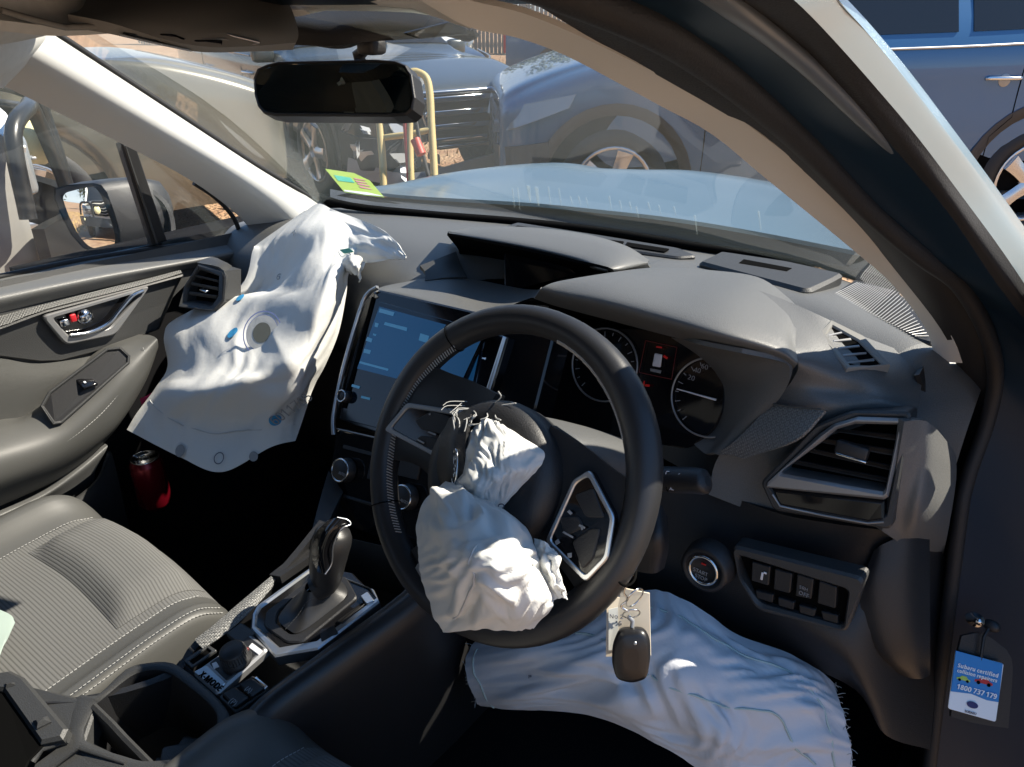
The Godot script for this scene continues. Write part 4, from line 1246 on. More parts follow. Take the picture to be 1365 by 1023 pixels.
	for q in [[Vector3(0.583,1.059,-0.42),Vector3(0.595,1.061,-0.436),Vector3(0.597,1.06,-0.434),Vector3(0.585,1.058,-0.418)], [Vector3(0.592,1.056,-0.412),Vector3(0.609,1.058,-0.429),Vector3(0.611,1.056,-0.427),Vector3(0.594,1.055,-0.41)], [Vector3(0.602,1.052,-0.403),Vector3(0.622,1.054,-0.422),Vector3(0.624,1.053,-0.42),Vector3(0.604,1.051,-0.401)], [Vector3(0.611,1.048,-0.393),Vector3(0.634,1.05,-0.414),Vector3(0.635,1.049,-0.412),Vector3(0.613,1.047,-0.391)], [Vector3(0.621,1.044,-0.383),Vector3(0.646,1.047,-0.408),Vector3(0.647,1.045,-0.405),Vector3(0.622,1.043,-0.381)]]:
		s = S()
		slab(s, q, N_SV, .002, .0006)
		obj("slat", s, M.satin_grey, v)
	# raised sensor panel and speaker grille near the glass
	s = S()
	slab(s, round_poly([Vector3(0.303,1.055,-0.625),Vector3(0.307,1.055,-0.713),Vector3(0.421,1.055,-0.726),Vector3(0.519,1.055,-0.713),Vector3(0.515,1.055,-0.671),Vector3(0.504,1.055,-0.599),Vector3(0.493,1.055,-0.59)], .01), Vector3(0, .99, .14), .018, .005)
	var sp := obj("sensor_panel", s, M.plastic, t)
	s = S()
	slab(s, [Vector3(0.362,1.056,-0.658),Vector3(0.36,1.056,-0.684),Vector3(0.443,1.056,-0.684),Vector3(0.442,1.056,-0.663)], Vector3(0, .99, .14), .002, .0004)
	obj("sensor_slot", s, M.black, sp)
	s = S()
	slab(s, round_poly([Vector3(0.521,1.038,-0.647),Vector3(0.529,1.038,-0.747),Vector3(0.592,1.038,-0.737),Vector3(0.646,1.038,-0.658),Vector3(0.693,1.038,-0.528),Vector3(0.67,1.038,-0.531),Vector3(0.595,1.038,-0.587)], .008), Vector3(0, .99, .14), .01, .003)
	var gr := obj("speaker_grille", s, M.plastic_dark, t)
	s = S()
	var g0 := [Vector3(0.525,1.04,-0.645),Vector3(0.592,1.04,-0.589),Vector3(0.669,1.04,-0.532)]
	var g1 := [Vector3(0.537,1.04,-0.724),Vector3(0.596,1.04,-0.718),Vector3(0.684,1.04,-0.541)]
	for i in 34:
		var f := (i + .5) / 34.0
		var p0: Vector3 = g0[0].lerp(g0[1], f * 2.0) if f < .5 else g0[1].lerp(g0[2], f * 2.0 - 1.0)
		var p1: Vector3 = g1[0].lerp(g1[1], f * 2.0) if f < .5 else g1[1].lerp(g1[2], f * 2.0 - 1.0)
		tube(s, [p0, p1], .00095, 4)
	obj("grille_bars", s, M.satin_grey, gr).set_meta("kind", "stuff")
	# end cap beside the open door
	s = S()
	patch(s, [[Vector3(0.707,1.013,-0.324),Vector3(0.721,1.012,-0.341),Vector3(0.733,1.004,-0.353),Vector3(0.748,0.973,-0.387),Vector3(0.759,0.937,-0.43)], [Vector3(0.711,0.957,-0.321),Vector3(0.728,0.957,-0.334),Vector3(0.742,0.956,-0.343),Vector3(0.756,0.935,-0.383),Vector3(0.767,0.9,-0.434)], [Vector3(0.713,0.905,-0.318),Vector3(0.73,0.898,-0.327),Vector3(0.745,0.896,-0.33),Vector3(0.762,0.874,-0.371),Vector3(0.774,0.84,-0.43)], [Vector3(0.714,0.866,-0.316),Vector3(0.73,0.842,-0.342),Vector3(0.743,0.812,-0.375),Vector3(0.76,0.765,-0.444),Vector3(0.776,0.726,-0.502)]], 5, 5, .01)
	obj("end_cap", s, M.plastic_soft_sunlit, t)
	s = S()
	patch(s, [[Vector3(0.695,1.025,-0.441),Vector3(0.694,1.017,-0.519),Vector3(0.728,1.014,-0.544),Vector3(0.745,0.981,-0.565)], [Vector3(0.713,0.977,-0.467),Vector3(0.723,0.963,-0.536),Vector3(0.741,0.949,-0.556),Vector3(0.76,0.921,-0.581)], [Vector3(0.727,0.941,-0.484),Vector3(0.741,0.907,-0.544),Vector3(0.758,0.873,-0.578),Vector3(0.782,0.834,-0.573)]], 4, 4, .006)
	obj("end_corner", s, M.plastic_dark, t)
	# lower panel on the driver's side
	s = S()
	patch(s, [[Vector3(0.401,0.812,-0.323),Vector3(0.488,0.82,-0.338),Vector3(0.589,0.832,-0.325),Vector3(0.664,0.846,-0.328),Vector3(0.73,0.848,-0.352),Vector3(0.773,0.768,-0.469)], [Vector3(0.406,0.746,-0.301),Vector3(0.497,0.762,-0.31),Vector3(0.591,0.77,-0.317),Vector3(0.677,0.773,-0.329),Vector3(0.735,0.811,-0.362),Vector3(0.783,0.732,-0.482)], [Vector3(0.412,0.679,-0.278),Vector3(0.507,0.683,-0.283),Vector3(0.581,0.707,-0.285),Vector3(0.685,0.705,-0.279),Vector3(0.747,0.679,-0.31),Vector3(0.808,0.603,-0.45)], [Vector3(0.42,0.579,-0.278),Vector3(0.534,0.602,-0.296),Vector3(0.641,0.618,-0.304),Vector3(0.731,0.612,-0.313),Vector3(0.78,0.566,-0.308),Vector3(0.834,0.487,-0.399)]], 5, 5, .01)
	obj("lower_panel", s, M.plastic_dark, t)
	s = S()
	patch(s, [[Vector3(0.708,0.822,-0.334),Vector3(0.718,0.837,-0.336),Vector3(0.742,0.851,-0.356),Vector3(0.76,0.825,-0.397)], [Vector3(0.708,0.768,-0.314),Vector3(0.728,0.778,-0.315),Vector3(0.755,0.79,-0.335),Vector3(0.778,0.765,-0.373)], [Vector3(0.734,0.696,-0.311),Vector3(0.757,0.699,-0.309),Vector3(0.778,0.711,-0.326),Vector3(0.799,0.688,-0.355)], [Vector3(0.774,0.638,-0.348),Vector3(0.788,0.641,-0.347),Vector3(0.8,0.641,-0.356),Vector3(0.806,0.63,-0.382)]], 5, 5, .01)
	obj("side_wing", s, M.plastic_dark, t)
	s = S()
	lathe(s, [Vector2(.036, -.02), Vector2(.033, .004), Vector2(.027, .008), Vector2(.025, .004), Vector2(0, .004)], Vector3(0.526,0.759,-0.247), Basis(Vector3.RIGHT, N_LOW, Vector3.RIGHT.cross(N_LOW)), 32)
	var bt := obj("start_button", s, M.plastic_dark, t)
	s = S()
	tube(s, circle(Vector3(0.527,0.762,-0.238), Vector3.RIGHT, Vector3(0, .995, -.1), .0195, .0205, 36), .0022, 8, true)
	obj("button_ring", s, M.chrome, bt)
	lettering(bt, "button_word", "START", Vector3(0.512,0.756,-0.24), Vector3.RIGHT, Vector3.UP, .0055, M.print_grey)
	lettering(bt, "button_word", "STOP", Vector3(0.516,0.748,-0.239), Vector3.RIGHT, Vector3.UP, .0055, M.print_grey)
	s = S()
	rbox(s, Vector3(0.525,0.769,-0.242), Vector3(.007, .002, .002), .0008)
	obj("button_light", s, M.red_glow, bt)
	s = S()
	frame(s, round_poly([Vector3(0.551,0.8,-0.263),Vector3(0.715,0.826,-0.266),Vector3(0.711,0.743,-0.257),Vector3(0.6,0.719,-0.255),Vector3(0.57,0.753,-0.258)], .01), round_poly([Vector3(0.561,0.788,-0.262),Vector3(0.701,0.802,-0.263),Vector3(0.706,0.749,-0.258),Vector3(0.602,0.731,-0.256),Vector3(0.569,0.758,-0.259)], .008), N_LOW, .03, .004)
	var sp2 := obj("switch_panel", s, M.plastic, t)
	s = S()
	slab(s, [Vector3(0.556,0.792,-0.274),Vector3(0.707,0.812,-0.276),Vector3(0.71,0.745,-0.27),Vector3(0.599,0.722,-0.267)], N_LOW, .003, .001)
	obj("panel_back", s, M.black, sp2)
	var n := 0
	for q in [[1002,752,0],[1032,761,0],[1062,770,0],[1092,780,0],[1004,788,1],[1034,797,1],[1064,806,1],[1094,815,1]]:
		n += 1
	for q in [[Vector3(0.581,0.787,-0.264),Vector3(0.605,0.79,-0.264),Vector3(0.608,0.762,-0.261),Vector3(0.585,0.759,-0.261)], [Vector3(0.611,0.79,-0.264),Vector3(0.633,0.793,-0.264),Vector3(0.636,0.764,-0.261),Vector3(0.615,0.76,-0.261)], [Vector3(0.639,0.795,-0.265),Vector3(0.659,0.797,-0.265),Vector3(0.662,0.768,-0.262),Vector3(0.643,0.764,-0.261)], [Vector3(0.666,0.798,-0.265),Vector3(0.687,0.799,-0.265),Vector3(0.692,0.769,-0.262),Vector3(0.67,0.766,-0.262)], [Vector3(0.592,0.746,-0.262),Vector3(0.616,0.751,-0.262),Vector3(0.617,0.738,-0.261),Vector3(0.596,0.735,-0.261)], [Vector3(0.622,0.75,-0.262),Vector3(0.643,0.753,-0.262),Vector3(0.644,0.741,-0.261),Vector3(0.625,0.738,-0.261)], [Vector3(0.649,0.752,-0.262),Vector3(0.67,0.755,-0.263),Vector3(0.67,0.744,-0.261),Vector3(0.652,0.741,-0.261)], [Vector3(0.676,0.756,-0.263),Vector3(0.696,0.76,-0.263),Vector3(0.699,0.748,-0.262),Vector3(0.681,0.745,-0.262)]]:
		s = S()
		slab(s, round_poly(q, .002), N_LOW, .01, .0012)
		obj("dash_switch", s, M.plastic_dark, sp2)
	lettering(sp2, "switch_word", "OFF", Vector3(0.646,0.772,-0.261), Vector3.RIGHT, Vector3.UP, .0055, M.print_grey)
	lettering(sp2, "switch_word", "SRH", Vector3(0.645,0.78,-0.262), Vector3.RIGHT, Vector3.UP, .0045, M.print_grey)
	s = S()
	rbox(s, Vector3(0.598,0.774,-0.26), Vector3(.003, .012, .001), .0005)
	rbox(s, Vector3(0.601,0.78,-0.261), Vector3(.004, .003, .001), .0005)
	obj("switch_mark", s, M.print_white, sp2)
	# passenger's vent, loosened at the far end
	s = S()
	frame(s, [Vector3(-0.613,0.972,-0.246),Vector3(-0.544,0.966,-0.26),Vector3(-0.529,0.914,-0.24),Vector3(-0.542,0.891,-0.222),Vector3(-0.627,0.89,-0.193),Vector3(-0.634,0.927,-0.217)], [Vector3(-0.612,0.959,-0.246),Vector3(-0.555,0.955,-0.252),Vector3(-0.546,0.919,-0.237),Vector3(-0.556,0.9,-0.225),Vector3(-0.622,0.899,-0.209),Vector3(-0.628,0.923,-0.225)], Vector3(.25, .2, .95).normalized(), .05, .004)
	v = obj("passenger_vent", s, M.plastic, t)
	s = S()
	slab(s, [Vector3(-0.659,0.954,-0.27),Vector3(-0.586,0.949,-0.281),Vector3(-0.57,0.896,-0.261),Vector3(-0.664,0.877,-0.219)], Vector3(.25, .2, .95).normalized(), .004, .001)
	obj("vent_throat", s, M.black, v)
	for q in [[Vector3(-0.62,0.936,-0.23),Vector3(-0.552,0.935,-0.246),Vector3(-0.553,0.928,-0.245),Vector3(-0.622,0.93,-0.228)], [Vector3(-0.619,0.919,-0.221),Vector3(-0.549,0.92,-0.239),Vector3(-0.551,0.913,-0.238),Vector3(-0.622,0.912,-0.218)], [Vector3(-0.618,0.95,-0.24),Vector3(-0.556,0.948,-0.251),Vector3(-0.558,0.943,-0.251),Vector3(-0.621,0.945,-0.239)]]:
		s = S()
		slab(s, q, Vector3(.1, .6, .8).normalized(), .003, .001)
		obj("slat", s, M.plastic, v)
	s = S()
	rbox(s, Vector3(-0.574,0.928,-0.228), Vector3(.022, .004, .01), .0015)
	obj("vent_tab", s, M.chrome, v)
	s = S()
	patch(s, [[Vector3(-0.619,0.973,-0.249),Vector3(-0.625,0.975,-0.281),Vector3(-0.628,0.968,-0.302)], [Vector3(-0.545,0.967,-0.261),Vector3(-0.559,0.963,-0.282),Vector3(-0.576,0.951,-0.304)], [Vector3(-0.527,0.911,-0.24),Vector3(-0.542,0.9,-0.257),Vector3(-0.562,0.887,-0.275)]], 4, 4, .004)
	obj("vent_housing", s, M.plastic, v)
	# glove box and lower face
	s = S()
	patch(s, [col(-.7, [Vector2(.82, -.36), Vector2(.7, -.37), Vector2(.55, -.42), Vector2(.45, -.5)]), col(-.45, [Vector2(.82, -.36), Vector2(.7, -.36), Vector2(.55, -.40), Vector2(.45, -.48)]), col(-.16, [Vector2(.82, -.34), Vector2(.7, -.32), Vector2(.55, -.36), Vector2(.45, -.44)])], 5, 5, .01)
	obj("glove_box", s, M.plastic_dark, t)

# a row of short raised thread stitches along a line
func stitches(s: SurfaceTool, p: Array, gap := .006, r := .0008) -> void:
	var q := smooth(p, 8)
	var run := 0.0
	var next := 0.0
	for i in range(1, q.size()):
		var a: Vector3 = q[i - 1]
		var b: Vector3 = q[i]
		var l := a.distance_to(b)
		while next <= run + l:
			var c := a.lerp(b, clampf((next - run) / maxf(l, .00001), 0, 1))
			var d := (b - a).normalized() * gap * .34
			tube(s, [c - d, c + d], r, 4)
			next += gap
		run += l

func build_console() -> void:
	var t := thing("centre_console", "black centre console with silver framed gear plate, cup well and open storage box", "console", Vector3(.03, .3, .15))
	var s := S()
	slab(s, [Vector3(-0.005,0.641,0.245),Vector3(-0.016,0.651,0.196),Vector3(-0.013,0.676,0.069),Vector3(-0.018,0.698,-0.038),Vector3(0.154,0.707,-0.085),Vector3(0.188,0.696,-0.029),Vector3(0.165,0.668,0.11),Vector3(0.147,0.649,0.205),Vector3(0.159,0.64,0.252),Vector3(0.097,0.643,0.233),Vector3(0.038,0.644,0.232),Vector3(-0.004,0.644,0.232)], N_CON, .12, .004)
	obj("console_top", s, M.plastic, t)
	# sides down to the floor
	s = S()
	patch(s, [[Vector3(0.149,0.706,-0.082),Vector3(0.188,0.696,-0.029),Vector3(0.163,0.668,0.108),Vector3(0.145,0.649,0.206),Vector3(0.154,0.639,0.255),Vector3(0.165,0.625,0.327)], [Vector3(0.191,0.684,-0.074),Vector3(0.215,0.675,-0.026),Vector3(0.19,0.648,0.108),Vector3(0.17,0.628,0.207),Vector3(0.185,0.619,0.254),Vector3(0.192,0.605,0.321)], [Vector3(.17, .3, -.2), Vector3(.17, .3, -.08), Vector3(.16, .3, .08), Vector3(.16, .3, .2), Vector3(.16, .3, .3), Vector3(.16, .3, .45)]], 5, 5, .01)
	obj("console_side", s, M.leather, t)
	s = S()
	stitches(s, [Vector3(0.198,0.694,-0.024),Vector3(0.176,0.667,0.108),Vector3(0.163,0.65,0.193),Vector3(0.165,0.642,0.236)], .005, .0005)
	obj("side_stitching", s, M.leather_grey, t).set_meta("kind", "stuff")
	s = S()
	patch(s, [[Vector3(-0.033,0.709,-0.043),Vector3(-0.013,0.68,0.07),Vector3(-0.016,0.653,0.197),Vector3(-0.005,0.642,0.248),Vector3(-0.082,0.622,0.338),Vector3(-0.212,0.606,0.42)], [Vector3(-.08, .3, -.2), Vector3(-.08, .3, -.05), Vector3(-.08, .3, .1), Vector3(-.08, .3, .25), Vector3(-.08, .3, .4), Vector3(-.08, .3, .6)]], 4, 4, .01)
	obj("console_side", s, M.plastic_dark, t)
	# rising flank up to the heater panel
	s = S()
	patch(s, [[Vector3(-0.105,0.727,-0.128),Vector3(-0.074,0.679,-0.073),Vector3(-0.031,0.67,-0.009),Vector3(-0.015,0.67,0.069)], [Vector3(-0.068,0.701,-0.119),Vector3(-0.042,0.679,-0.072),Vector3(-0.004,0.672,-0.01),Vector3(0.006,0.674,0.065)]], 4, 4, .012)
	obj("console_flank", s, M.plastic_dark, t)
	s = S()
	patch(s, [[Vector3(-0.008,0.682,0.071),Vector3(-0.008,0.67,0.131),Vector3(-0.008,0.661,0.175),Vector3(-0.012,0.654,0.199)], [Vector3(-0.002,0.681,0.074),Vector3(0.004,0.673,0.121),Vector3(0.004,0.663,0.17),Vector3(-0.004,0.655,0.201)], [Vector3(0.002,0.676,0.081),Vector3(0.011,0.667,0.123),Vector3(0.013,0.658,0.17),Vector3(0.008,0.652,0.201)]], 4, 4, .004)
	obj("patterned_strip", s, M.pattern, t)
	s = S()
	slab(s, round_poly([Vector3(0.015,0.662,0.17),Vector3(0.018,0.667,0.146),Vector3(0.051,0.667,0.145),Vector3(0.048,0.662,0.171)], .003), N_CON, .01, .002)
	obj("tray_lid", s, M.plastic, t)
	s = S()
	frame(s, round_poly([Vector3(0,0.649,0.227),Vector3(0.006,0.655,0.193),Vector3(0.027,0.656,0.192),Vector3(0.02,0.649,0.228)], .003), round_poly([Vector3(0.007,0.65,0.223),Vector3(0.011,0.655,0.197),Vector3(0.022,0.655,0.197),Vector3(0.017,0.649,0.223)], .002), N_CON, .004, .001)
	obj("slot_rim", s, M.plastic, t)
	s = S()
	slab(s, [Vector3(0.005,0.647,0.223),Vector3(0.01,0.652,0.196),Vector3(0.024,0.652,0.196),Vector3(0.018,0.647,0.225)], N_CON, .002, .0005)
	obj("side_slot", s, M.black, t)
	# silver gear surround and black gate
	s = S()
	frame(s, [Vector3(0.027,0.692,0.021),Vector3(0.013,0.673,0.115),Vector3(0.02,0.67,0.129),Vector3(0.04,0.667,0.146),Vector3(0.107,0.665,0.156),Vector3(0.149,0.673,0.117),Vector3(0.165,0.693,0.018),Vector3(0.143,0.695,0.007)], [Vector3(0.034,0.691,0.023),Vector3(0.022,0.673,0.114),Vector3(0.027,0.671,0.125),Vector3(0.043,0.668,0.138),Vector3(0.1,0.668,0.143),Vector3(0.136,0.674,0.108),Vector3(0.155,0.693,0.015),Vector3(0.135,0.694,0.008)], N_CON, .02, .0025)
	obj("silver_surround", s, M.satin, t)
	s = S()
	slab(s, [Vector3(0.027,0.689,0.019),Vector3(0.014,0.67,0.114),Vector3(0.038,0.665,0.138),Vector3(0.1,0.664,0.145),Vector3(0.139,0.671,0.109),Vector3(0.157,0.69,0.013),Vector3(0.088,0.693,-0.001)], N_CON, .01, .002)
	var gate := obj("gear_gate", s, M.piano, t)
	s = S()
	frame(s, round_poly([Vector3(0.046,0.69,0.03),Vector3(0.034,0.673,0.115),Vector3(0.052,0.67,0.133),Vector3(0.104,0.67,0.133),Vector3(0.122,0.672,0.121),Vector3(0.132,0.691,0.029),Vector3(0.088,0.694,0.011)], .006), round_poly([Vector3(0.054,0.689,0.037),Vector3(0.049,0.675,0.105),Vector3(0.064,0.672,0.12),Vector3(0.096,0.672,0.122),Vector3(0.106,0.674,0.114),Vector3(0.117,0.689,0.035),Vector3(0.082,0.692,0.021)], .006), N_CON, .006, .002)
	obj("gate_rim", s, M.plastic_dark, gate)
	s = S()
	slab(s, round_poly([Vector3(0.132,0.677,0.099),Vector3(0.139,0.681,0.08),Vector3(0.154,0.68,0.085),Vector3(0.145,0.676,0.107)], .002), N_CON, .004, .0006)
	slab(s, round_poly([Vector3(0.137,0.682,0.073),Vector3(0.144,0.69,0.034),Vector3(0.151,0.692,0.026),Vector3(0.148,0.683,0.072)], .002), N_CON, .004, .0006)
	obj("side_key", s, M.plastic_dark, gate)
	s = S()
	slab(s, round_poly([Vector3(0.136,0.694,0.027),Vector3(0.139,0.696,0.016),Vector3(0.159,0.695,0.022),Vector3(0.153,0.693,0.032)], .002), N_CON, .004, .0008)
	obj("silver_tab", s, M.satin, gate)
	# drive mode dial
	s = S()
	slab(s, round_poly([Vector3(0.029,0.649,0.232),Vector3(0.043,0.665,0.15),Vector3(0.089,0.665,0.152),Vector3(0.086,0.648,0.233)], .006), N_CON, .012, .003)
	var md := obj("mode_plate", s, M.satin_grey, t)
	s = S()
	slab(s, round_poly([Vector3(0.037,0.654,0.211),Vector3(0.046,0.665,0.155),Vector3(0.084,0.665,0.155),Vector3(0.081,0.653,0.214)], .003), N_CON, .004, .0008)
	obj("dial_field", s, M.plastic_dark, md)
	s = S()
	slab(s, round_poly([Vector3(0.031,0.651,0.231),Vector3(0.037,0.654,0.215),Vector3(0.084,0.654,0.216),Vector3(0.083,0.65,0.231)], .003), N_CON, .004, .001)
	obj("mode_label", s, M.satin, md)
	lettering(md, "mode_word", "X-MODE", Vector3(0.042,0.652,0.227), Vector3(0.085,0.652,0.226) - Vector3(0.042,0.652,0.227), Vector3(0.047,0.658,0.195) - Vector3(0.053,0.654,0.217), .0085, M.black, true)
	var b := Basis(Vector3.RIGHT, N_CON, Vector3.RIGHT.cross(N_CON))
	s = S()
	var prof := [Vector2(.0205, 0), Vector2(.0205, .006), Vector2(.0175, .008), Vector2(.0165, .022), Vector2(.0145, .024), Vector2(0, .024)]
	lathe(s, prof, Vector3(0.068,0.659,0.188), b, 36)
	var kn := obj("mode_dial", s, M.plastic_dark, md)
	s = S()
	for i in 28:
		var a := TAU * i / 28
		var d: Vector3 = b.x * cos(a) + b.z * sin(a)
		tube(s, [Vector3(0.068,0.667,0.19) + d * .0173, Vector3(0.068,0.679,0.192) + d * .0168], .0009, 4)
	obj("dial_ribs", s, M.plastic, kn).set_meta("kind", "stuff")
	s = S()
	rbox(s, Vector3(0.073,0.669,0.175), Vector3(.004, .008, .007), .0015)
	obj("red_mark", s, M.red_glow, kn)
	s = S()
	slab(s, round_poly([Vector3(0.063,0.666,0.16),Vector3(0.086,0.666,0.16),Vector3(0.086,0.664,0.167),Vector3(0.064,0.664,0.167)], .001), N_CON, .003, .0006)
	obj("white_mark", s, M.print_white, md)
	s = S()
	slab(s, round_poly([Vector3(0.042,0.656,0.21),Vector3(0.045,0.657,0.205),Vector3(0.055,0.656,0.207),Vector3(0.051,0.655,0.213)], .001), N_CON, .003, .0006)
	obj("white_mark", s, M.print_white, md)
	# parking brake keys
	for q in [[Vector3(0.094,0.653,0.23),Vector3(0.099,0.656,0.214),Vector3(0.128,0.656,0.213),Vector3(0.125,0.653,0.233)], [Vector3(0.101,0.657,0.21),Vector3(0.108,0.66,0.194),Vector3(0.135,0.66,0.193),Vector3(0.131,0.657,0.212)]]:
		s = S()
		slab(s, round_poly(q, .003), N_CON, .012, .002)
		obj("brake_key", s, M.plastic_dark, t)
	s = S()
	frame(s, round_poly([Vector3(0.09,0.647,0.233),Vector3(0.103,0.656,0.189),Vector3(0.139,0.656,0.19),Vector3(0.129,0.647,0.235)], .004), round_poly([Vector3(0.094,0.648,0.23),Vector3(0.107,0.656,0.192),Vector3(0.136,0.656,0.192),Vector3(0.126,0.648,0.232)], .003), N_CON, .01, .001)
	obj("key_bezel", s, M.plastic, t)
	lettering(t, "key_mark", "(P)", Vector3(0.113,0.654,0.23), Vector3(0.128,0.655,0.227) - Vector3(0.107,0.655,0.228), Vector3(0, .2, -1), .007, M.print_grey)
	lettering(t, "key_mark", "(A)", Vector3(0.116,0.658,0.208), Vector3(0.128,0.655,0.227) - Vector3(0.107,0.655,0.228), Vector3(0, .2, -1), .006, M.print_grey)
	s = S()
	slab(s, [Vector3(0.11,0.658,0.188),Vector3(0.135,0.658,0.189),Vector3(0.135,0.657,0.194),Vector3(0.11,0.658,0.192)], N_CON, .006, .0008)
	obj("bright_corner", s, M.chrome, t)
	# cup well with its lip and divider
	var ci := [Vector3(-0.04,0.627,0.333),Vector3(-0.042,0.63,0.321),Vector3(-0.041,0.638,0.283),Vector3(-0.028,0.642,0.263),Vector3(-0.002,0.644,0.249),Vector3(0.043,0.645,0.246),Vector3(0.089,0.645,0.246),Vector3(0.116,0.644,0.252),Vector3(0.132,0.639,0.274),Vector3(0.127,0.634,0.301),Vector3(0.093,0.628,0.331),Vector3(0.061,0.625,0.345),Vector3(-0.009,0.621,0.363)]
	var co := [Vector3(-0.078,0.624,0.339),Vector3(-0.056,0.628,0.321),Vector3(-0.06,0.636,0.278),Vector3(-0.041,0.641,0.255),Vector3(-0.01,0.645,0.237),Vector3(0.04,0.645,0.233),Vector3(0.096,0.645,0.235),Vector3(0.131,0.643,0.244),Vector3(0.157,0.637,0.273),Vector3(0.156,0.63,0.31),Vector3(0.115,0.623,0.346),Vector3(0.074,0.619,0.366),Vector3(-0.007,0.615,0.384)]
	var ci0 := smooth(ci, 3, true)
	var co0 := smooth(co, 3, true)
	s = S()
	soft(s)
	var lip := []
	for i in 39:
		lip.append(ci0[i].lerp(co0[i], .3) + Vector3(0, .004, 0))
	sheet(s, [co0, lip, ci0], true)
	obj("well_lip", s, M.plastic, t)
	var w1 := []
	var w2 := []
	ci = smooth(ci, 3, true)
	co = smooth(co, 3, true)
	var cc := Vector3.ZERO
	for v in ci:
		cc += v / 39.0
	for v in ci:
		w1.append(v.lerp(cc, .06) + Vector3(0, -.05, 0))
		w2.append(v.lerp(cc, .12) + Vector3(0, -.1, 0))
	s = S()
	soft(s)
	sheet(s, [ci, w1, w2], true)
	flat(s)
	fill(s, w2, Vector3.UP)
	obj("cup_well", s, M.plastic_dark, t)
	s = S()
	var d0 := Vector3(-0.043,0.628,0.332)
	var d1 := Vector3(0.1,0.628,0.331)
	var dm := Vector3(0.001,0.626,0.331)
	sweep(s, [d0, dm, dm + (d1 - d0) * .2 + Vector3(0, -.004, 0), d1 + Vector3(0, -.006, 0)], [Vector2(-.004, -.05), Vector2(.004, -.05), Vector2(.004, 0), Vector2(0, .003), Vector2(-.004, 0)], Vector3.UP, false, false)
	obj("well_divider", s, M.plastic, t)
	s = S()
	rbox(s, Vector3(0.082,0.581,0.291), Vector3(.05, .03, .03), .004, Basis(Vector3.UP, .9))
	rbox(s, Vector3(0.081,0.583,0.268), Vector3(.05, .012, .016), .003, Basis(Vector3.UP, .5))
	rbox(s, Vector3(0.075,0.578,0.307), Vector3(.04, .012, .02), .003, Basis(Vector3.UP, .6))
	obj("cup_holder_insert", s, M.plastic, t)
	# open storage box at the rear, with the hinge wall of its lid
	s = S()
	slab(s, [Vector3(-0.163,0.618,0.369),Vector3(-0.106,0.623,0.348),Vector3(-0.077,0.625,0.337),Vector3(-0.039,0.626,0.332),Vector3(-0.007,0.619,0.364),Vector3(-0.026,0.618,0.371),Vector3(-0.101,0.618,0.37)], N_CON, .03, .003)
	slab(s, [Vector3(-0.028,0.62,0.37),Vector3(-0.01,0.622,0.363),Vector3(0.062,0.625,0.346),Vector3(0.097,0.628,0.33),Vector3(0.157,0.632,0.311),Vector3(0.19,0.628,0.332),Vector3(0.003,0.603,0.454),Vector3(-0.034,0.611,0.415)], N_CON, .03, .004)
	obj("console_rear", s, M.plastic, t)
	s = S()
	slab(s, [Vector3(-0.226,0.629,0.409),Vector3(-0.185,0.636,0.374),Vector3(-0.156,0.637,0.368),Vector3(-0.028,0.636,0.371),Vector3(-0.019,0.634,0.382),Vector3(-0.038,0.63,0.401),Vector3(-0.161,0.632,0.394),Vector3(-0.205,0.627,0.417)], N_CON, .1, .004)
	obj("box_wall", s, M.plastic, t)
	s = S()
	slab(s, [Vector3(-0.166,0.637,0.389),Vector3(-0.158,0.638,0.38),Vector3(-0.151,0.638,0.381),Vector3(-0.158,0.636,0.391)], N_CON, .02, .003)
	obj("hinge_block", s, M.plastic, t)
	s = S()
	slab(s, [Vector3(-0.074,0.638,0.393),Vector3(-0.064,0.641,0.379),Vector3(-0.052,0.64,0.38),Vector3(-0.058,0.638,0.395)], N_CON, .02, .004)
	obj("hinge_block", s, M.plastic, t)
	s = S()
	slab(s, [Vector3(-0.274,0.619,0.428),Vector3(-0.161,0.626,0.391),Vector3(-0.037,0.625,0.397),Vector3(-0.034,0.619,0.418),Vector3(-0.001,0.611,0.458),Vector3(-0.06,0.601,0.507)], N_CON, .003, .001)
	obj("box_dark_sheet", s, M.black, t)  # black sheet near the rim, painted for the dark inside of the box
	s = S()
	tube(s, [Vector3(-0.034,0.613,0.415),Vector3(-0.039,0.618,0.4),Vector3(-0.021,0.623,0.376)], .004, 8)
	tube(s, [Vector3(-0.006,0.613,0.413),Vector3(0.003,0.624,0.373),Vector3(0.07,0.626,0.35)], .003, 8)
	obj("box_edge", s, M.plastic, t)
	# gear lever
	t = thing("gear_lever", "black leather gear lever with glossy capped knob", "gear lever", Vector3(0.097,0.677,0.067))
	s = S()
	tube(s, smooth([Vector3(0.092,0.712,0.067), Vector3(0.101,0.723,0.057), Vector3(0.106,0.757,0.052), Vector3(0.112,0.793,0.044), Vector3(0.115,0.811,0.04)], 4), [.019, .019, .0195, .02, .0205, .022, .0235, .0245, .0255, .026, .0265, .027, .0265, .0255, .0235, .02, .012], 16)
	obj("knob_grip", s, M.leather, t)
	s = S()
	patch(s, [[Vector3(0.109,0.756,0.076),Vector3(0.105,0.784,0.075),Vector3(0.108,0.813,0.067),Vector3(0.117,0.83,0.052)], [Vector3(0.128,0.763,0.076),Vector3(0.127,0.796,0.077),Vector3(0.132,0.827,0.065),Vector3(0.135,0.839,0.047)], [Vector3(0.13,0.772,0.064),Vector3(0.133,0.801,0.061),Vector3(0.139,0.824,0.05),Vector3(0.142,0.826,0.035)]], 6, 6, .006)
	obj("knob_cap", s, M.piano, t)
	s = S()
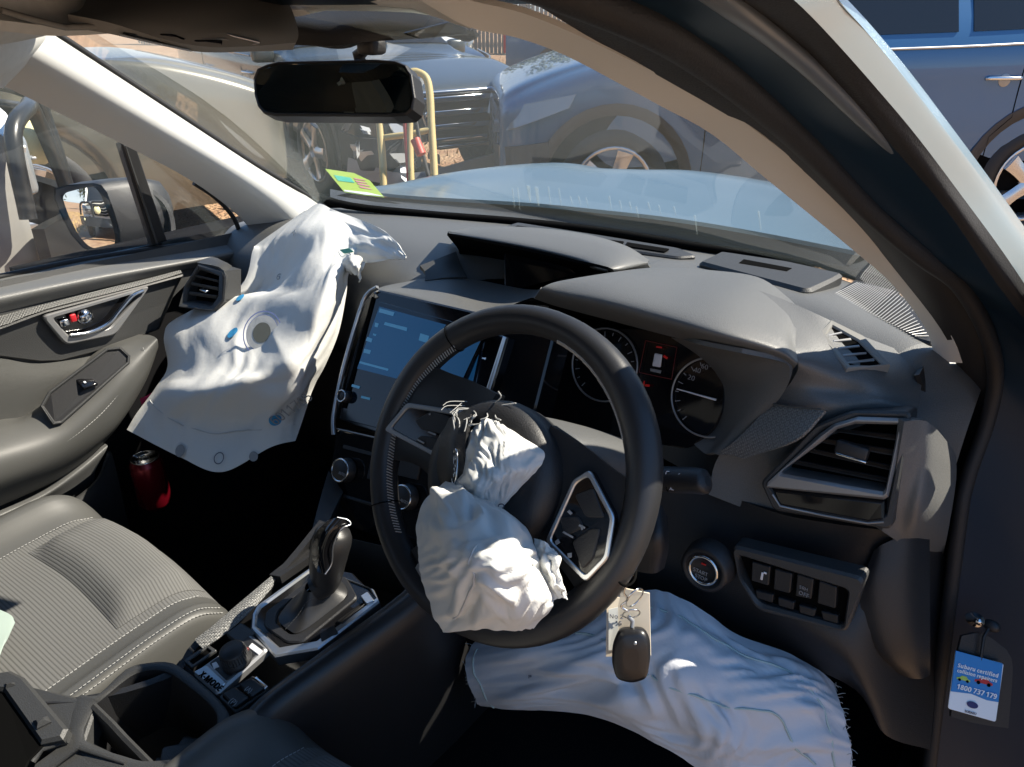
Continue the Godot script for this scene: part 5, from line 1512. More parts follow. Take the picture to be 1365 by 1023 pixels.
	tube(s, smooth([Vector3(0.13,0.762,0.076),Vector3(0.132,0.774,0.065),Vector3(0.136,0.803,0.062),Vector3(0.142,0.826,0.051),Vector3(0.145,0.827,0.037),Vector3(0.14,0.833,0.038),Vector3(0.132,0.838,0.047)], 5), .0011, 6)
	obj("knob_line", s, M.satin, t)
	s = S()
	var base := [Vector3(0.061,0.675,0.113),Vector3(0.093,0.674,0.119),Vector3(0.108,0.675,0.113),Vector3(0.116,0.683,0.074),Vector3(0.117,0.691,0.035),Vector3(0.086,0.693,0.022),Vector3(0.058,0.691,0.035),Vector3(0.051,0.683,0.071)]
	var mid := [Vector3(0.076,0.687,0.097),Vector3(0.094,0.688,0.101),Vector3(0.104,0.689,0.095),Vector3(0.108,0.696,0.07),Vector3(0.107,0.703,0.047),Vector3(0.089,0.705,0.039),Vector3(0.069,0.701,0.047),Vector3(0.067,0.694,0.073)]
	var top := []
	var tc: Vector3 = Vector3(0.092,0.717,0.068)
	for v in mid:
		top.append(tc + (v - tc).normalized() * Vector3(.019, 0, .019) + Vector3(0, .0, 0))
	soft(s)
	sheet(s, fine([base, mid, top], 4, 5, true), true)
	obj("gear_boot", s, M.leather, t)
	s = S()
	stitches(s, [Vector3(0.087,0.675,0.12), Vector3(0.094,0.69,0.104), Vector3(0.099,0.707,0.087), Vector3(0.109,0.709,0.065), Vector3(0.115,0.733,0.063)], .005, .0006)
	obj("boot_stitching", s, M.leather_grey, t).set_meta("kind", "stuff")

func build_seats() -> void:
	var xs := [-.275, -.265, -.225, -.16, 0.0, .195, .235, .262, .268]
	var hs := [-.22, -.02, .035, .002, .006, .012, .024, -.005, -.22]
	var zs := [[.055, -.24], [.03, -.10], [.045, -.03], [.09, .004], [.16, .006], [.28, -.004], [.42, -.02], [.56, -.03]]
	var t := thing("passenger_seat", "ribbed grey cloth passenger seat with pale stitching in the sun", "car seat", Vector3(-.345, .595, .03))  # car seat of the front passenger
	var rows := []
	var i := 0
	for z in zs:
		var r := []
		for k in xs.size():
			var edge: float = absf(xs[k]) / .27
			var h: float = hs[k]
			if i < 3:
				h = lerpf(h, 0.0, .35 * (3 - i) / 3.0) if hs[k] > -.1 else h
			r.append(Vector3(xs[k] * (1.0 - .05 * (1.0 if i < 2 else 0.0)), maxf(h + z[1], -.26), z[0] + (edge * edge * .035 if i < 5 else 0.0)))
		rows.append(r)
		i += 1
	var g := fine(rows, 6, 6)
	var s := S()
	# outer bolsters in leather, middle in ribbed cloth: split along the seams
	var mid := []
	var left := []
	var right := []
	for r in g:
		left.append(r.slice(0, 19))
		mid.append(r.slice(18, 31))
		right.append(r.slice(30, 49))
	shell(s, mid, .01)
	obj("seat_cushion", s, M.seat_cloth, t, true)
	s = S()
	shell(s, left, .01)
	obj("seat_bolster", s, M.leather_grey, t, true)
	s = S()
	shell(s, right, .01)
	obj("seat_bolster", s, M.leather_grey, t, true)
	for q in [18, 30]:
		s = S()
		var line := []
		for a in range(16, g.size(), 4):
			line.append(g[a][q] + Vector3(0, .002, 0))
		stitches(s, line, .006, .00065)
		obj("stitching", s, M.thread, t, true).set_meta("kind", "stuff")
	for q in [38, 40]:
		s = S()
		var line := []
		for a in range(14, g.size(), 4):
			line.append(g[a][q] + (g[a][q] - g[a][q + 3]).normalized() * .0015 + Vector3(.001, .0015, 0))
		stitches(s, line, .006, .00065)
		obj("stitching", s, M.thread, t, true).set_meta("kind", "stuff")
	# raised thigh panel
	var tp := []
	var pr := []
	for a in range(13, 27):
		var r := []
		for q in range(19, 30):
			var f := (a - 13) / 13.0
			var e := (q - 19) / 10.0
			var lift := .02 * smoothstep(0, .12, e) * smoothstep(1.0, .9, e) * smoothstep(1.0, .86, f) * smoothstep(0, .25, f)
			r.append(g[a][q] + Vector3(0, .001 + lift, 0))
		tp.append(r)
	s = S()
	shell(s, tp, .004)
	obj("thigh_panel", s, M.seat_cloth, t, true)
	# backrest
	var bk := []
	for q in [[.56, -.04, .27], [.6, .1, .27], [.68, .35, .25], [.74, .58, .2]]:
		var r := []
		for x in [-1.0, -.8, -.5, 0.0, .5, .8, 1.0]:
			r.append(Vector3(x * q[2], q[1], q[0] - (.05 if absf(x) > .7 and absf(x) < .9 else 0.0) + (.06 if absf(x) > .95 else 0.0)))
		bk.append(r)
	s = S()
	patch(s, bk, 4, 5, .09)
	obj("backrest", s, M.seat_cloth, t, true)
	var d := t.duplicate()
	d.name = "driver_seat"  # car seat of the driver
	add_child(d, true)
	d.position = Vector3(.385, .63, .125)
	tag(d, "dark driver's seat in shade, its front edge at the bottom of the picture", "car seat")
	# the end of a belt across the passenger's seat
	t = thing("seat_belt", "pale green belt webbing at the edge of the passenger seat", "seat belt", Vector3(-0.29,0.625,0.347))
	s = S()
	patch(s, [[Vector3(-0.391,0.628,0.348),Vector3(-0.314,0.628,0.326),Vector3(-0.285,0.628,0.328)], [Vector3(-0.332,0.632,0.369),Vector3(-0.263,0.632,0.354),Vector3(-0.254,0.632,0.35)], [Vector3(-0.288,0.628,0.386),Vector3(-0.229,0.628,0.376),Vector3(-0.237,0.628,0.368)]], 4, 4, .0015)
	obj("webbing", s, M.webbing, t)

func build_passenger_door() -> void:
	var t := thing("passenger_door", "black passenger door with padded armrest, window switch and silver handle bezel", "car door", Vector3(-.75, .3, .1))
	var s := S()
	var dp := [[Vector3(-.72, .985, -.43), Vector3(-.72, .99, -.2), Vector3(-.72, 1.0, .1), Vector3(-.72, 1.02, .75)], [Vector3(-.705, .93, -.31), Vector3(-.705, .93, -.15), Vector3(-.70, .94, .1), Vector3(-.70, .95, .75)], [Vector3(-.70, .86, -.19), Vector3(-.70, .86, -.08), Vector3(-.70, .86, .1), Vector3(-.70, .86, .75)], [Vector3(-.695, .76, -.11), Vector3(-.69, .75, 0), Vector3(-.69, .75, .15), Vector3(-.69, .75, .75)], [Vector3(-.69, .62, 0), Vector3(-.68, .6, .1), Vector3(-.68, .6, .2), Vector3(-.68, .6, .75)], [Vector3(-.69, .35, .1), Vector3(-.69, .35, .15), Vector3(-.69, .35, .25), Vector3(-.69, .35, .75)]]
	for r in dp:
		r.reverse()
	patch(s, dp, 5, 5, .03)
	obj("door_panel", s, M.plastic, t)
	s = S()
	patch(s, [[Vector3(-0.745,1,0.15),Vector3(-0.745,0.998,0.066),Vector3(-0.74,0.993,-0.095),Vector3(-0.735,0.977,-0.283),Vector3(-0.73,0.967,-0.432)], [Vector3(-0.715,0.991,0.163),Vector3(-0.715,0.988,0.081),Vector3(-0.71,0.981,-0.077),Vector3(-0.705,0.967,-0.263),Vector3(-0.7,0.957,-0.418)], [Vector3(-0.69,0.979,0.176),Vector3(-0.69,0.976,0.094),Vector3(-0.686,0.971,-0.063),Vector3(-0.684,0.959,-0.248),Vector3(-0.68,0.95,-0.41)], [Vector3(-0.7,0.95,0.18),Vector3(-0.7,0.949,0.097),Vector3(-0.698,0.946,-0.063),Vector3(-0.695,0.94,-0.26),Vector3(-0.69,0.931,-0.398)]], 5, 5, .008)
	obj("sill_rail", s, M.plastic_soft_sunlit, t)
	s = S()
	tube(s, smooth([Vector3(-0.745,1,0.15),Vector3(-0.745,0.999,0.066),Vector3(-0.745,0.994,-0.098),Vector3(-0.745,0.978,-0.289),Vector3(-0.745,0.967,-0.435)], 5), .006, 6)
	obj("window_seal", s, M.rubber, t)
	s = S()
	patch(s, [[Vector3(-0.692,0.945,0.184),Vector3(-0.692,0.945,0.102),Vector3(-0.692,0.946,0.024),Vector3(-0.692,0.943,-0.162),Vector3(-0.692,0.943,-0.25)], [Vector3(-0.69,0.933,0.189),Vector3(-0.69,0.928,0.107),Vector3(-0.69,0.936,0.027),Vector3(-0.69,0.934,-0.159),Vector3(-0.69,0.936,-0.252)]], 5, 3, .004)
	obj("patterned_strip", s, M.pattern, t)
	s = S()
	slab(s, round_poly([Vector3(-0.689,0.931,0.19),Vector3(-0.689,0.926,0.108),Vector3(-0.689,0.934,0.028),Vector3(-0.689,0.932,-0.157),Vector3(-0.689,0.932,-0.256),Vector3(-0.689,0.905,-0.233),Vector3(-0.689,0.83,-0.178),Vector3(-0.689,0.826,-0.034),Vector3(-0.689,0.83,0.027),Vector3(-0.689,0.841,0.061),Vector3(-0.689,0.873,0.122),Vector3(-0.689,0.903,0.198)], .004), Vector3.RIGHT, .012, .003)
	obj("upper_panel", s, M.plastic, t)
	var ho := [Vector3(-0.684,0.927,0.038),Vector3(-0.684,0.929,-0.177),Vector3(-0.684,0.849,-0.086),Vector3(-0.684,0.859,0.011)]
	var hi := [Vector3(-0.684,0.918,0.021),Vector3(-0.684,0.922,-0.161),Vector3(-0.684,0.868,-0.078),Vector3(-0.684,0.872,-0.001)]
	s = S()
	frame(s, round_poly(ho, .012), round_poly(hi, .01), Vector3.RIGHT, .012, .0035)
	var hb := obj("handle_bezel", s, M.satin_grey, t)
	s = S()
	slab(s, [Vector3(-0.692,0.919,0.028),Vector3(-0.692,0.924,-0.173),Vector3(-0.692,0.856,-0.085),Vector3(-0.692,0.862,0.002)], Vector3.RIGHT, .002, .0006)
	obj("bezel_hollow", s, M.piano, hb)
	s = S()
	tube(s, smooth([Vector3(-0.682,0.877,-0.001),Vector3(-0.682,0.872,-0.037),Vector3(-0.682,0.879,-0.076),Vector3(-0.682,0.899,-0.104),Vector3(-0.682,0.919,-0.133),Vector3(-0.682,0.924,-0.157)], 5), .0045, 8)
	obj("door_handle", s, M.chrome, hb)
	s = S()
	rbox(s, Vector3(-0.684,0.908,-0.014), Vector3(.006, .016, .012), .003)
	obj("lock_mark", s, M.red, hb)
	s = S()
	lathe(s, [Vector2(.016, 0), Vector2(.014, .008), Vector2(0, .01)], Vector3(-0.69,0.903,-0.037), Basis(Vector3.UP, Vector3.RIGHT, Vector3.BACK), 18)
	rbox(s, Vector3(-0.686,0.903,0.002), Vector3(.006, .014, .016), .003)
	obj("lock_lever", s, M.chrome, hb)
	s = S()
	patch(s, [[Vector3(-0.69,0.903,0.197),Vector3(-0.69,0.87,0.122),Vector3(-0.69,0.838,0.062),Vector3(-0.69,0.821,-0.034),Vector3(-0.69,0.828,-0.07)], [Vector3(-0.682,0.846,0.216),Vector3(-0.682,0.823,0.138),Vector3(-0.682,0.803,0.074),Vector3(-0.682,0.8,0.017),Vector3(-0.682,0.814,-0.023)], [Vector3(-0.69,0.776,0.233),Vector3(-0.69,0.757,0.153),Vector3(-0.69,0.744,0.11),Vector3(-0.69,0.764,0.057),Vector3(-0.69,0.789,0.015)]], 5, 5, .004)
	obj("cloth_insert", s, M.door_cloth, t)
	# armrest
	s = S()
	patch(s, [[Vector3(-0.69,0.77,0.235),Vector3(-0.69,0.757,0.153),Vector3(-0.69,0.75,0.108),Vector3(-0.69,0.786,0.03),Vector3(-0.69,0.827,-0.045),Vector3(-0.69,0.834,-0.133)], [Vector3(-0.655,0.763,0.249),Vector3(-0.655,0.753,0.168),Vector3(-0.655,0.754,0.113),Vector3(-0.655,0.782,0.034),Vector3(-0.655,0.824,-0.049),Vector3(-0.66,0.837,-0.141)], [Vector3(-0.61,0.741,0.271),Vector3(-0.61,0.732,0.191),Vector3(-0.61,0.729,0.102),Vector3(-0.61,0.758,0.019),Vector3(-0.615,0.798,-0.06),Vector3(-0.635,0.835,-0.141)], [Vector3(-0.6,0.706,0.284),Vector3(-0.6,0.696,0.205),Vector3(-0.6,0.697,0.101),Vector3(-0.605,0.728,0.006),Vector3(-0.615,0.77,-0.077),Vector3(-0.64,0.816,-0.143)], [Vector3(-0.615,0.665,0.291),Vector3(-0.615,0.66,0.209),Vector3(-0.615,0.66,0.097),Vector3(-0.62,0.69,-0.008),Vector3(-0.635,0.746,-0.091),Vector3(-0.65,0.801,-0.143)], [Vector3(-0.65,0.616,0.293),Vector3(-0.65,0.612,0.208),Vector3(-0.65,0.619,0.084),Vector3(-0.655,0.66,-0.016),Vector3(-0.66,0.727,-0.094),Vector3(-0.67,0.781,-0.145)]], 6, 6, .01)
	obj("armrest", s, M.leather_grey, t)
	s = S()
	stitches(s, [Vector3(-0.602,0.701,0.239),Vector3(-0.601,0.703,0.203),Vector3(-0.601,0.705,0.112),Vector3(-0.603,0.734,0.02),Vector3(-0.611,0.781,-0.057),Vector3(-0.625,0.811,-0.103),Vector3(-0.63,0.831,-0.107)], .006, .0008)
	stitches(s, [Vector3(-0.604,0.708,0.236),Vector3(-0.603,0.711,0.2),Vector3(-0.603,0.713,0.109),Vector3(-0.605,0.744,0.02),Vector3(-0.613,0.787,-0.054),Vector3(-0.626,0.815,-0.097)], .006, .0008)
	obj("armrest_stitching", s, M.thread, t).set_meta("kind", "stuff")
	var sw := [Vector3(-0.655,0.77,0.095),Vector3(-0.66,0.79,0.073),Vector3(-0.655,0.839,-0.046),Vector3(-0.645,0.837,-0.07),Vector3(-0.635,0.817,-0.08),Vector3(-0.63,0.804,-0.073),Vector3(-0.622,0.737,0.078),Vector3(-0.625,0.739,0.093)]
	var swn := poly_normal(sw)
	if swn.y < 0:
		swn = -swn
	for k in sw.size():
		sw[k] += swn * .014
	s = S()
	frame(s, sw, inset(sw, swn, .006), swn, .012, .002)
	var sp := obj("switch_pod", s, M.plastic, t)
	s = S()
	var si := inset(sw, swn, .005)
	for k in si.size():
		si[k] -= swn * .004
	slab(s, si, swn, .006, .001)
	obj("pod_face", s, M.plastic_dark, sp)
	s = S()
	var c0: Vector3 = Vector3(-0.64,0.79,0.01) + swn * .013
	rbox(s, c0, Vector3(.03, .008, .028), .003, Basis(Vector3.FORWARD, .35))
	obj("window_switch", s, M.piano, sp)
	s = S()
	rbox(s, c0 + Vector3(.006, .005, .006), Vector3(.005, .002, .004), .0006, Basis(Vector3.FORWARD, .35))
	obj("switch_light", s, M.print_white, sp)
	# lower door: ledge, paled for its sunlit edge, and pocket
	s = S()
	patch(s, [[Vector3(-0.65,0.607,0.295),Vector3(-0.65,0.604,0.21),Vector3(-0.65,0.608,0.129),Vector3(-0.655,0.63,0.049),Vector3(-0.66,0.644,-0.002)], [Vector3(-0.635,0.605,0.301),Vector3(-0.635,0.601,0.217),Vector3(-0.635,0.604,0.136),Vector3(-0.64,0.623,0.055),Vector3(-0.65,0.638,0.001)], [Vector3(-0.64,0.575,0.308),Vector3(-0.64,0.574,0.222),Vector3(-0.645,0.581,0.165),Vector3(-0.65,0.583,0.092),Vector3(-0.66,0.593,0.033)]], 5, 5, .006)
	obj("door_ledge", s, M.plastic_soft_sunlit, t)
	s = S()
	patch(s, [[Vector3(-0.625,0.57,0.314),Vector3(-0.625,0.568,0.23),Vector3(-0.63,0.569,0.161),Vector3(-0.64,0.566,0.087),Vector3(-0.655,0.576,0.032),Vector3(-0.665,0.609,-0.003)], [Vector3(-0.62,0.531,0.327),Vector3(-0.62,0.527,0.243),Vector3(-0.625,0.526,0.175),Vector3(-0.635,0.523,0.085),Vector3(-0.655,0.536,0.026),Vector3(-0.67,0.593,-0.014)], [Vector3(-.62, .3, .8), Vector3(-.62, .3, .5), Vector3(-.62, .3, .3), Vector3(-.63, .3, .15), Vector3(-.64, .3, .05), Vector3(-.66, .32, 0)]], 5, 5, .006)
	obj("door_pocket", s, M.plastic, t)
	# outer skin, window post and glass
	s = S()
	patch(s, [[Vector3(-.76, .985, -.5), Vector3(-.76, 1.0, .1), Vector3(-.76, 1.03, .75)], [Vector3(-.88, .88, -.5), Vector3(-.9, .88, .1), Vector3(-.9, .88, .75)], [Vector3(-.9, .6, -.5), Vector3(-.92, .6, .1), Vector3(-.92, .6, .75)], [Vector3(-.86, .3, -.5), Vector3(-.88, .3, .1), Vector3(-.88, .3, .75)]], 5, 4, .006)
	obj("outer_skin", s, M.body_paint, t)
	s = S()
	slab(s, [Vector3(-0.7,1.212,-0.185),Vector3(-0.7,1.197,-0.215),Vector3(-0.735,0.997,-0.258),Vector3(-0.735,0.995,-0.225)], Vector3(.96, .25, 0).normalized(), .02, .003)
	obj("window_post", s, M.rubber, t)
	s = S()
	tube(s, [Vector3(-0.697,1.204,-0.191),Vector3(-0.732,0.998,-0.232)], .0025, 6)
	obj("post_line", s, M.plastic, t)
	s = S()
	flat(s)
	quad(s, Vector3(-0.655,1.391,0.091), Vector3(-0.7,1.214,-0.201), Vector3(-0.745,0.99,-0.243), Vector3(-0.745,1.001,0.173))
	obj("window_glass", s, M.side_glass, t)
	s = S()
	flat(s)
	quad(s, Vector3(-0.7,1.205,-0.208), Vector3(-0.72,1.013,-0.426), Vector3(-0.74,0.965,-0.439), Vector3(-0.745,0.987,-0.249))
	obj("quarter_glass", s, M.side_glass, t)
	s = S()
	tube(s, smooth([Vector3(-0.695,1.113,-0.318),Vector3(-0.7,1.077,-0.362),Vector3(-0.705,1.038,-0.395),Vector3(-0.71,1.003,-0.413),Vector3(-0.72,0.969,-0.422)], 4), .005, 6)
	obj("quarter_seal", s, M.rubber, t)
	# door mirror
	var mo := [Vector3(-1.029,1.06,-0.15),Vector3(-1.035,1.082,-0.172),Vector3(-1.016,1.088,-0.212),Vector3(-0.983,1.089,-0.28),Vector3(-0.969,1.085,-0.295),Vector3(-0.959,1.07,-0.3),Vector3(-0.943,1.026,-0.293),Vector3(-0.929,0.987,-0.28),Vector3(-0.923,0.958,-0.259),Vector3(-0.926,0.941,-0.232),Vector3(-0.95,0.942,-0.186),Vector3(-0.975,0.955,-0.155),Vector3(-0.995,0.984,-0.142),Vector3(-1.01,1.02,-0.139)]
	var mn := Vector3(.474, .105, .874).normalized()
	var mp: Vector3 = Vector3(-0.972,1.016,-0.215)
	var gl := []
	for q in [Vector3(-1.015,1.064,-0.177),Vector3(-1.009,1.074,-0.188),Vector3(-0.995,1.079,-0.23),Vector3(-0.976,1.083,-0.274),Vector3(-0.969,1.075,-0.282),Vector3(-0.961,1.056,-0.284),Vector3(-0.94,1.004,-0.275),Vector3(-0.931,0.969,-0.26),Vector3(-0.932,0.95,-0.234),Vector3(-0.963,0.956,-0.178),Vector3(-0.976,0.982,-0.156),Vector3(-1,1.032,-0.162)]:
		gl.append(q - mn * (q - mp).dot(mn))
	for k in mo.size():
		mo[k] -= mn * (mo[k] - mp).dot(mn)
	s = S()
	var sh := [mo]
	var ctr := Vector3.ZERO
	for v in mo:
		ctr += v / mo.size()
	for q in [[.03, 1.03], [.09, 1.0], [.14, .8], [.17, .4]]:
		var r := []
		for v in mo:
			r.append(ctr + (v - ctr) * q[1] + Vector3(0.03, 0, -1) * q[0])
		sh.append(r)
	soft(s)
	sheet(s, sh, true)
	flat(s)
	fill(s, sh[4], Vector3.FORWARD)
	var ms := obj("mirror_shell", s, M.plastic_dark, t)
	s = S()
	frame(s, mo, inset(mo, mn, .02), mn, .01, .004)
	obj("mirror_rim", s, M.rubber, ms)
	var gc := Vector3.ZERO
	for v in gl:
		gc += v / gl.size()
	gl = smooth(round_poly(gl, .012), 2, true)
	var dome := []
	for q in [1.0, .85, .7, .55, .4, .25, .12, .02]:
		var r := []
		for v in gl:
			var w: Vector3 = gc + (v - gc) * q
			r.append(w + mn * (.004 + (.0064 - w.distance_squared_to(gc)) / (2.0 * 1.25)))
		dome.append(r)
	s = S()
	soft(s)
	sheet(s, dome, true)
	obj("mirror_glass", s, M.mirror, ms)
	s = S()
	patch(s, [[Vector3(-0.942,1.074,-0.31),Vector3(-0.926,1.059,-0.341),Vector3(-0.912,1.03,-0.361),Vector3(-0.899,0.991,-0.361),Vector3(-0.884,0.946,-0.344)], [Vector3(-0.997,1.045,-0.319),Vector3(-0.986,1.026,-0.358),Vector3(-0.967,0.999,-0.37),Vector3(-0.958,0.972,-0.374),Vector3(-0.943,0.932,-0.361)], [Vector3(-0.954,0.99,-0.29),Vector3(-0.949,0.985,-0.319),Vector3(-0.936,0.975,-0.337),Vector3(-0.926,0.956,-0.347),Vector3(-0.909,0.932,-0.345)]], 4, 4, .01)
	obj("mirror_arm", s, M.plastic_dark, ms)

func build_wheel() -> void:
	var t := thing("steering_wheel", "black leather steering wheel with burst hub cover and silver trimmed switch pods", "steering wheel", Vector3(.37, .98, 0))
	var n := Vector3(0, sin(deg_to_rad(29.0)), cos(deg_to_rad(29.0)))
	var b := Vector3(0, cos(deg_to_rad(29.0)), -sin(deg_to_rad(29.0)))
	var c9 := cos(deg_to_rad(9.0))
	var s9 := sin(deg_to_rad(9.0))
	t.basis = Basis(Vector3.RIGHT * c9 - b * s9, Vector3.RIGHT * s9 + b * c9, n)
	var s := S()
	var ring := []
	var rad := []
	for i in 72:
		var a := TAU * i / 72
		ring.append(Vector3(cos(a) * .1705, sin(a) * .1705, 0))
		rad.append(.0163 + .0022 * pow(maxf(0.0, sin(a * 2.0) * signf(sin(a)) ), 2.0) + .001 * absf(cos(a)))
	tube(s, ring, rad, 18, true)
	var rim := obj("rim", s, M.leather, t, true)
	for deg in [38.0, 142.0, 222.0, 318.0]:
		var a := deg_to_rad(deg)
		var d := Vector3(cos(a), sin(a), 0)
		s = S()
		tube(s, circle(d * .1705, d, Vector3.BACK, .0178, .0178, 24), .0006, 5, true)
		obj("rim_seam", s, M.black, rim, true)
	s = S()
	for i in 150:
		var deg := lerpf(40, 140, i / 149.0) if i < 75 else lerpf(142, 236, (i - 75) / 74.0)
		var a := deg_to_rad(deg)
		var d := Vector3(cos(a), sin(a), 0)
		var tn := Vector3(-sin(a), cos(a), 0)
		var rr: float = rad[int(deg / 5.0) % 72] + .0002
		var c := d * .1705
		tube(s, [c + (d * -.78 + Vector3(0, 0, .62)).normalized() * rr - tn * .0014, c + (d * -.97 + Vector3(0, 0, .24)).normalized() * rr + tn * .0014], .0008, 4)
	obj("rim_stitching", s, M.thread, rim, true).set_meta("kind", "stuff")
	# spokes
	for sg in [-1.0, 1.0]:
		s = S()
		var sp := [[Vector3(.168 * sg, .062, .004), Vector3(.12 * sg, .066, .004), Vector3(.08 * sg, .072, .006), Vector3(.04 * sg, .074, .012)], [Vector3(.17 * sg, .02, .007), Vector3(.13 * sg, .03, .008), Vector3(.09 * sg, .03, .01), Vector3(.04 * sg, .03, .012)], [Vector3(.168 * sg, -.03, .006), Vector3(.13 * sg, -.03, .007), Vector3(.09 * sg, -.035, .009), Vector3(.04 * sg, -.04, .012)], [Vector3(.16 * sg, -.075, .002), Vector3(.142 * sg, -.062, .002), Vector3(.1 * sg, -.05, .002), Vector3(.04 * sg, -.06, .008)]]
		if sg > 0:
			for r in sp:
				r.reverse()
		patch(s, sp, 4, 4, .016)
		obj("spoke", s, M.leather, t, true)
	# switch pods with silver edging
	var left := [Vector3(-0.161,-0.032,0.017),Vector3(-0.146,0.012,0.017),Vector3(-0.081,0.034,0.017),Vector3(-0.052,0.035,0.017),Vector3(-0.055,0.005,0.017),Vector3(-0.072,-0.024,0.017)]
	var right := [Vector3(0.093,0.038,0.017),Vector3(0.105,0.056,0.017),Vector3(0.151,0.028,0.017),Vector3(0.164,-0.011,0.017),Vector3(0.154,-0.044,0.017),Vector3(0.095,-0.033,0.017)]
	var k := 0
	for p in [left, right]:
		s = S()
		slab(s, round_poly(p, .006), Vector3.BACK, .014, .002)
		var pod := obj("switch_pod", s, M.piano, t, true)
		s = S()
		var inr := inset(p, Vector3.BACK, .006 if k == 0 else .005)
		frame(s, round_poly(p, .005, 3), round_poly(inr, .005, 3), Vector3.BACK, .004, .0012)
		var fr := obj("pod_edging", s, M.satin if k == 1 else M.satin_grey, pod, true)
		fr.position.z = .0022
		var keys := [[Vector3(-0.124,-0.001,0.019),Vector3(-0.107,0.02,0.019),Vector3(-0.079,0.026,0.019),Vector3(-0.078,0.003,0.019),Vector3(-0.111,-0.006,0.019)], [Vector3(-0.107,-0.012,0.019),Vector3(-0.077,-0.002,0.019),Vector3(-0.076,-0.017,0.019),Vector3(-0.112,-0.022,0.019)]] if k == 0 else [[Vector3(0.102,0.025,0.019),Vector3(0.117,0.042,0.019),Vector3(0.142,0.022,0.019),Vector3(0.124,0.012,0.019)], [Vector3(0.098,-0.003,0.019),Vector3(0.116,0.009,0.019),Vector3(0.127,0.002,0.019),Vector3(0.112,-0.017,0.019)], [Vector3(0.122,-0.017,0.019),Vector3(0.133,0.004,0.019),Vector3(0.143,0.011,0.019),Vector3(0.15,-0.019,0.019),Vector3(0.145,-0.035,0.019)]]
		for q in keys:
			s = S()
			slab(s, round_poly(q, .004), Vector3.BACK, .004, .001)
			obj("wheel_key", s, M.plastic_dark, pod, true)
		var marks := [[Vector3(-0.097,-0.002,0.021),Vector3(-0.086,0,0.021),Vector3(-0.086,-0.002,0.021),Vector3(-0.098,-0.004,0.021)], [Vector3(-0.108,-0.017,0.021),Vector3(-0.096,-0.016,0.021),Vector3(-0.096,-0.018,0.021),Vector3(-0.108,-0.019,0.021)], [Vector3(-0.08,-0.017,0.021),Vector3(-0.073,-0.016,0.021),Vector3(-0.073,-0.018,0.021),Vector3(-0.08,-0.019,0.021)], [Vector3(-0.107,0.016,0.021),Vector3(-0.105,0.017,0.021),Vector3(-0.105,0.015,0.021),Vector3(-0.107,0.014,0.021)]] if k == 0 else [[Vector3(0.105,0.01,0.021),Vector3(0.11,0.009,0.021),Vector3(0.109,0.006,0.021),Vector3(0.104,0.007,0.021)], [Vector3(0.122,0.003,0.021),Vector3(0.129,0.004,0.021),Vector3(0.129,0.002,0.021),Vector3(0.122,0.001,0.021)], [Vector3(0.124,0.002,0.021),Vector3(0.125,0.004,0.021),Vector3(0.128,0.001,0.021),Vector3(0.127,-0.001,0.021)], [Vector3(0.106,-0.026,0.021),Vector3(0.108,-0.022,0.021),Vector3(0.112,-0.024,0.021),Vector3(0.109,-0.029,0.021)], [Vector3(0.124,-0.029,0.021),Vector3(0.128,-0.026,0.021),Vector3(0.13,-0.03,0.021),Vector3(0.127,-0.033,0.021)], [Vector3(0.11,-0.012,0.021),Vector3(0.122,-0.011,0.021),Vector3(0.122,-0.013,0.021),Vector3(0.109,-0.014,0.021)]]
		for q in marks:
			s = S()
			slab(s, q, Vector3.BACK, .0006, .0001)
			obj("key_mark", s, M.print_grey, pod, true)
		k += 1
	# bright strip over the left spoke
	s = S()
	patch(s, [[Vector3(-0.131,0.016,0.012),Vector3(-0.086,0.033,0.016),Vector3(-0.046,0.052,0.02),Vector3(-0.011,0.077,0.022)], [Vector3(-0.125,0.014,0.014),Vector3(-0.082,0.028,0.018),Vector3(-0.041,0.046,0.022),Vector3(-0.005,0.073,0.024)]], 4, 3, .004)
	obj("bright_strip", s, M.satin, t, true)
	# hub: round cover split open at the top, a flap hanging off to the left
	s = S()
	lathe(s, [Vector2(.08, -.02), Vector2(.084, .008), Vector2(.083, .022), Vector2(.077, .033), Vector2(.064, .04), Vector2(.03, .036), Vector2(0, .034)], Vector3(.004, -.006, 0), Basis(Vector3.RIGHT, Vector3.BACK, Vector3.DOWN), 40)
	obj("hub", s, M.plastic_dark, t, true)
	s = S()
	patch(s, [[Vector3(-0.072,0.026,0.03),Vector3(-0.055,0.039,0.04),Vector3(-0.037,0.047,0.045)], [Vector3(-0.067,-0.007,0.035),Vector3(-0.041,0.014,0.055),Vector3(-0.026,0.031,0.055)], [Vector3(-0.055,-0.034,0.035),Vector3(-0.021,-0.017,0.06),Vector3(-0.008,-0.001,0.06)], [Vector3(-0.038,-0.053,0.03),Vector3(-0.015,-0.035,0.05),Vector3(-0.006,-0.024,0.05)]], 5, 5, .005)
	var flap := obj("cover_flap", s, M.plastic_dark, t, true)
	var e0: Vector3 = Vector3(-0.016,-0.007,0.062)
	var ex: Vector3 = (Vector3(-0.009,-0.003,0.068) - e0).normalized()
	var ey: Vector3 = (Vector3(-0.026,0.008,0.06) - Vector3(-0.01,-0.023,0.06)).normalized()
	s = S()
	tube(s, circle(e0, ex, ey, .0085, .0185, 28), .0013, 6, true)
	obj("emblem_rim", s, M.chrome, flap, true)
	s = S()
	for q in [[-.3, .45, .42], [.35, .5, .22], [.45, .05, .22], [.1, -.15, .2], [.5, -.4, .22], [-.05, -.5, .22]]:
		var p: Vector3 = e0 + ex * q[0] * .008 + ey * q[1] * .017 + Vector3(0, 0, .001)
		for a in [0.0, 1.57]:
			var d: Vector3 = (ex * cos(a) * .6 + ey * sin(a)) * .012 * q[2]
			tube(s, [p - d, p, p + d], [.0002, .0009, .0002], 5)
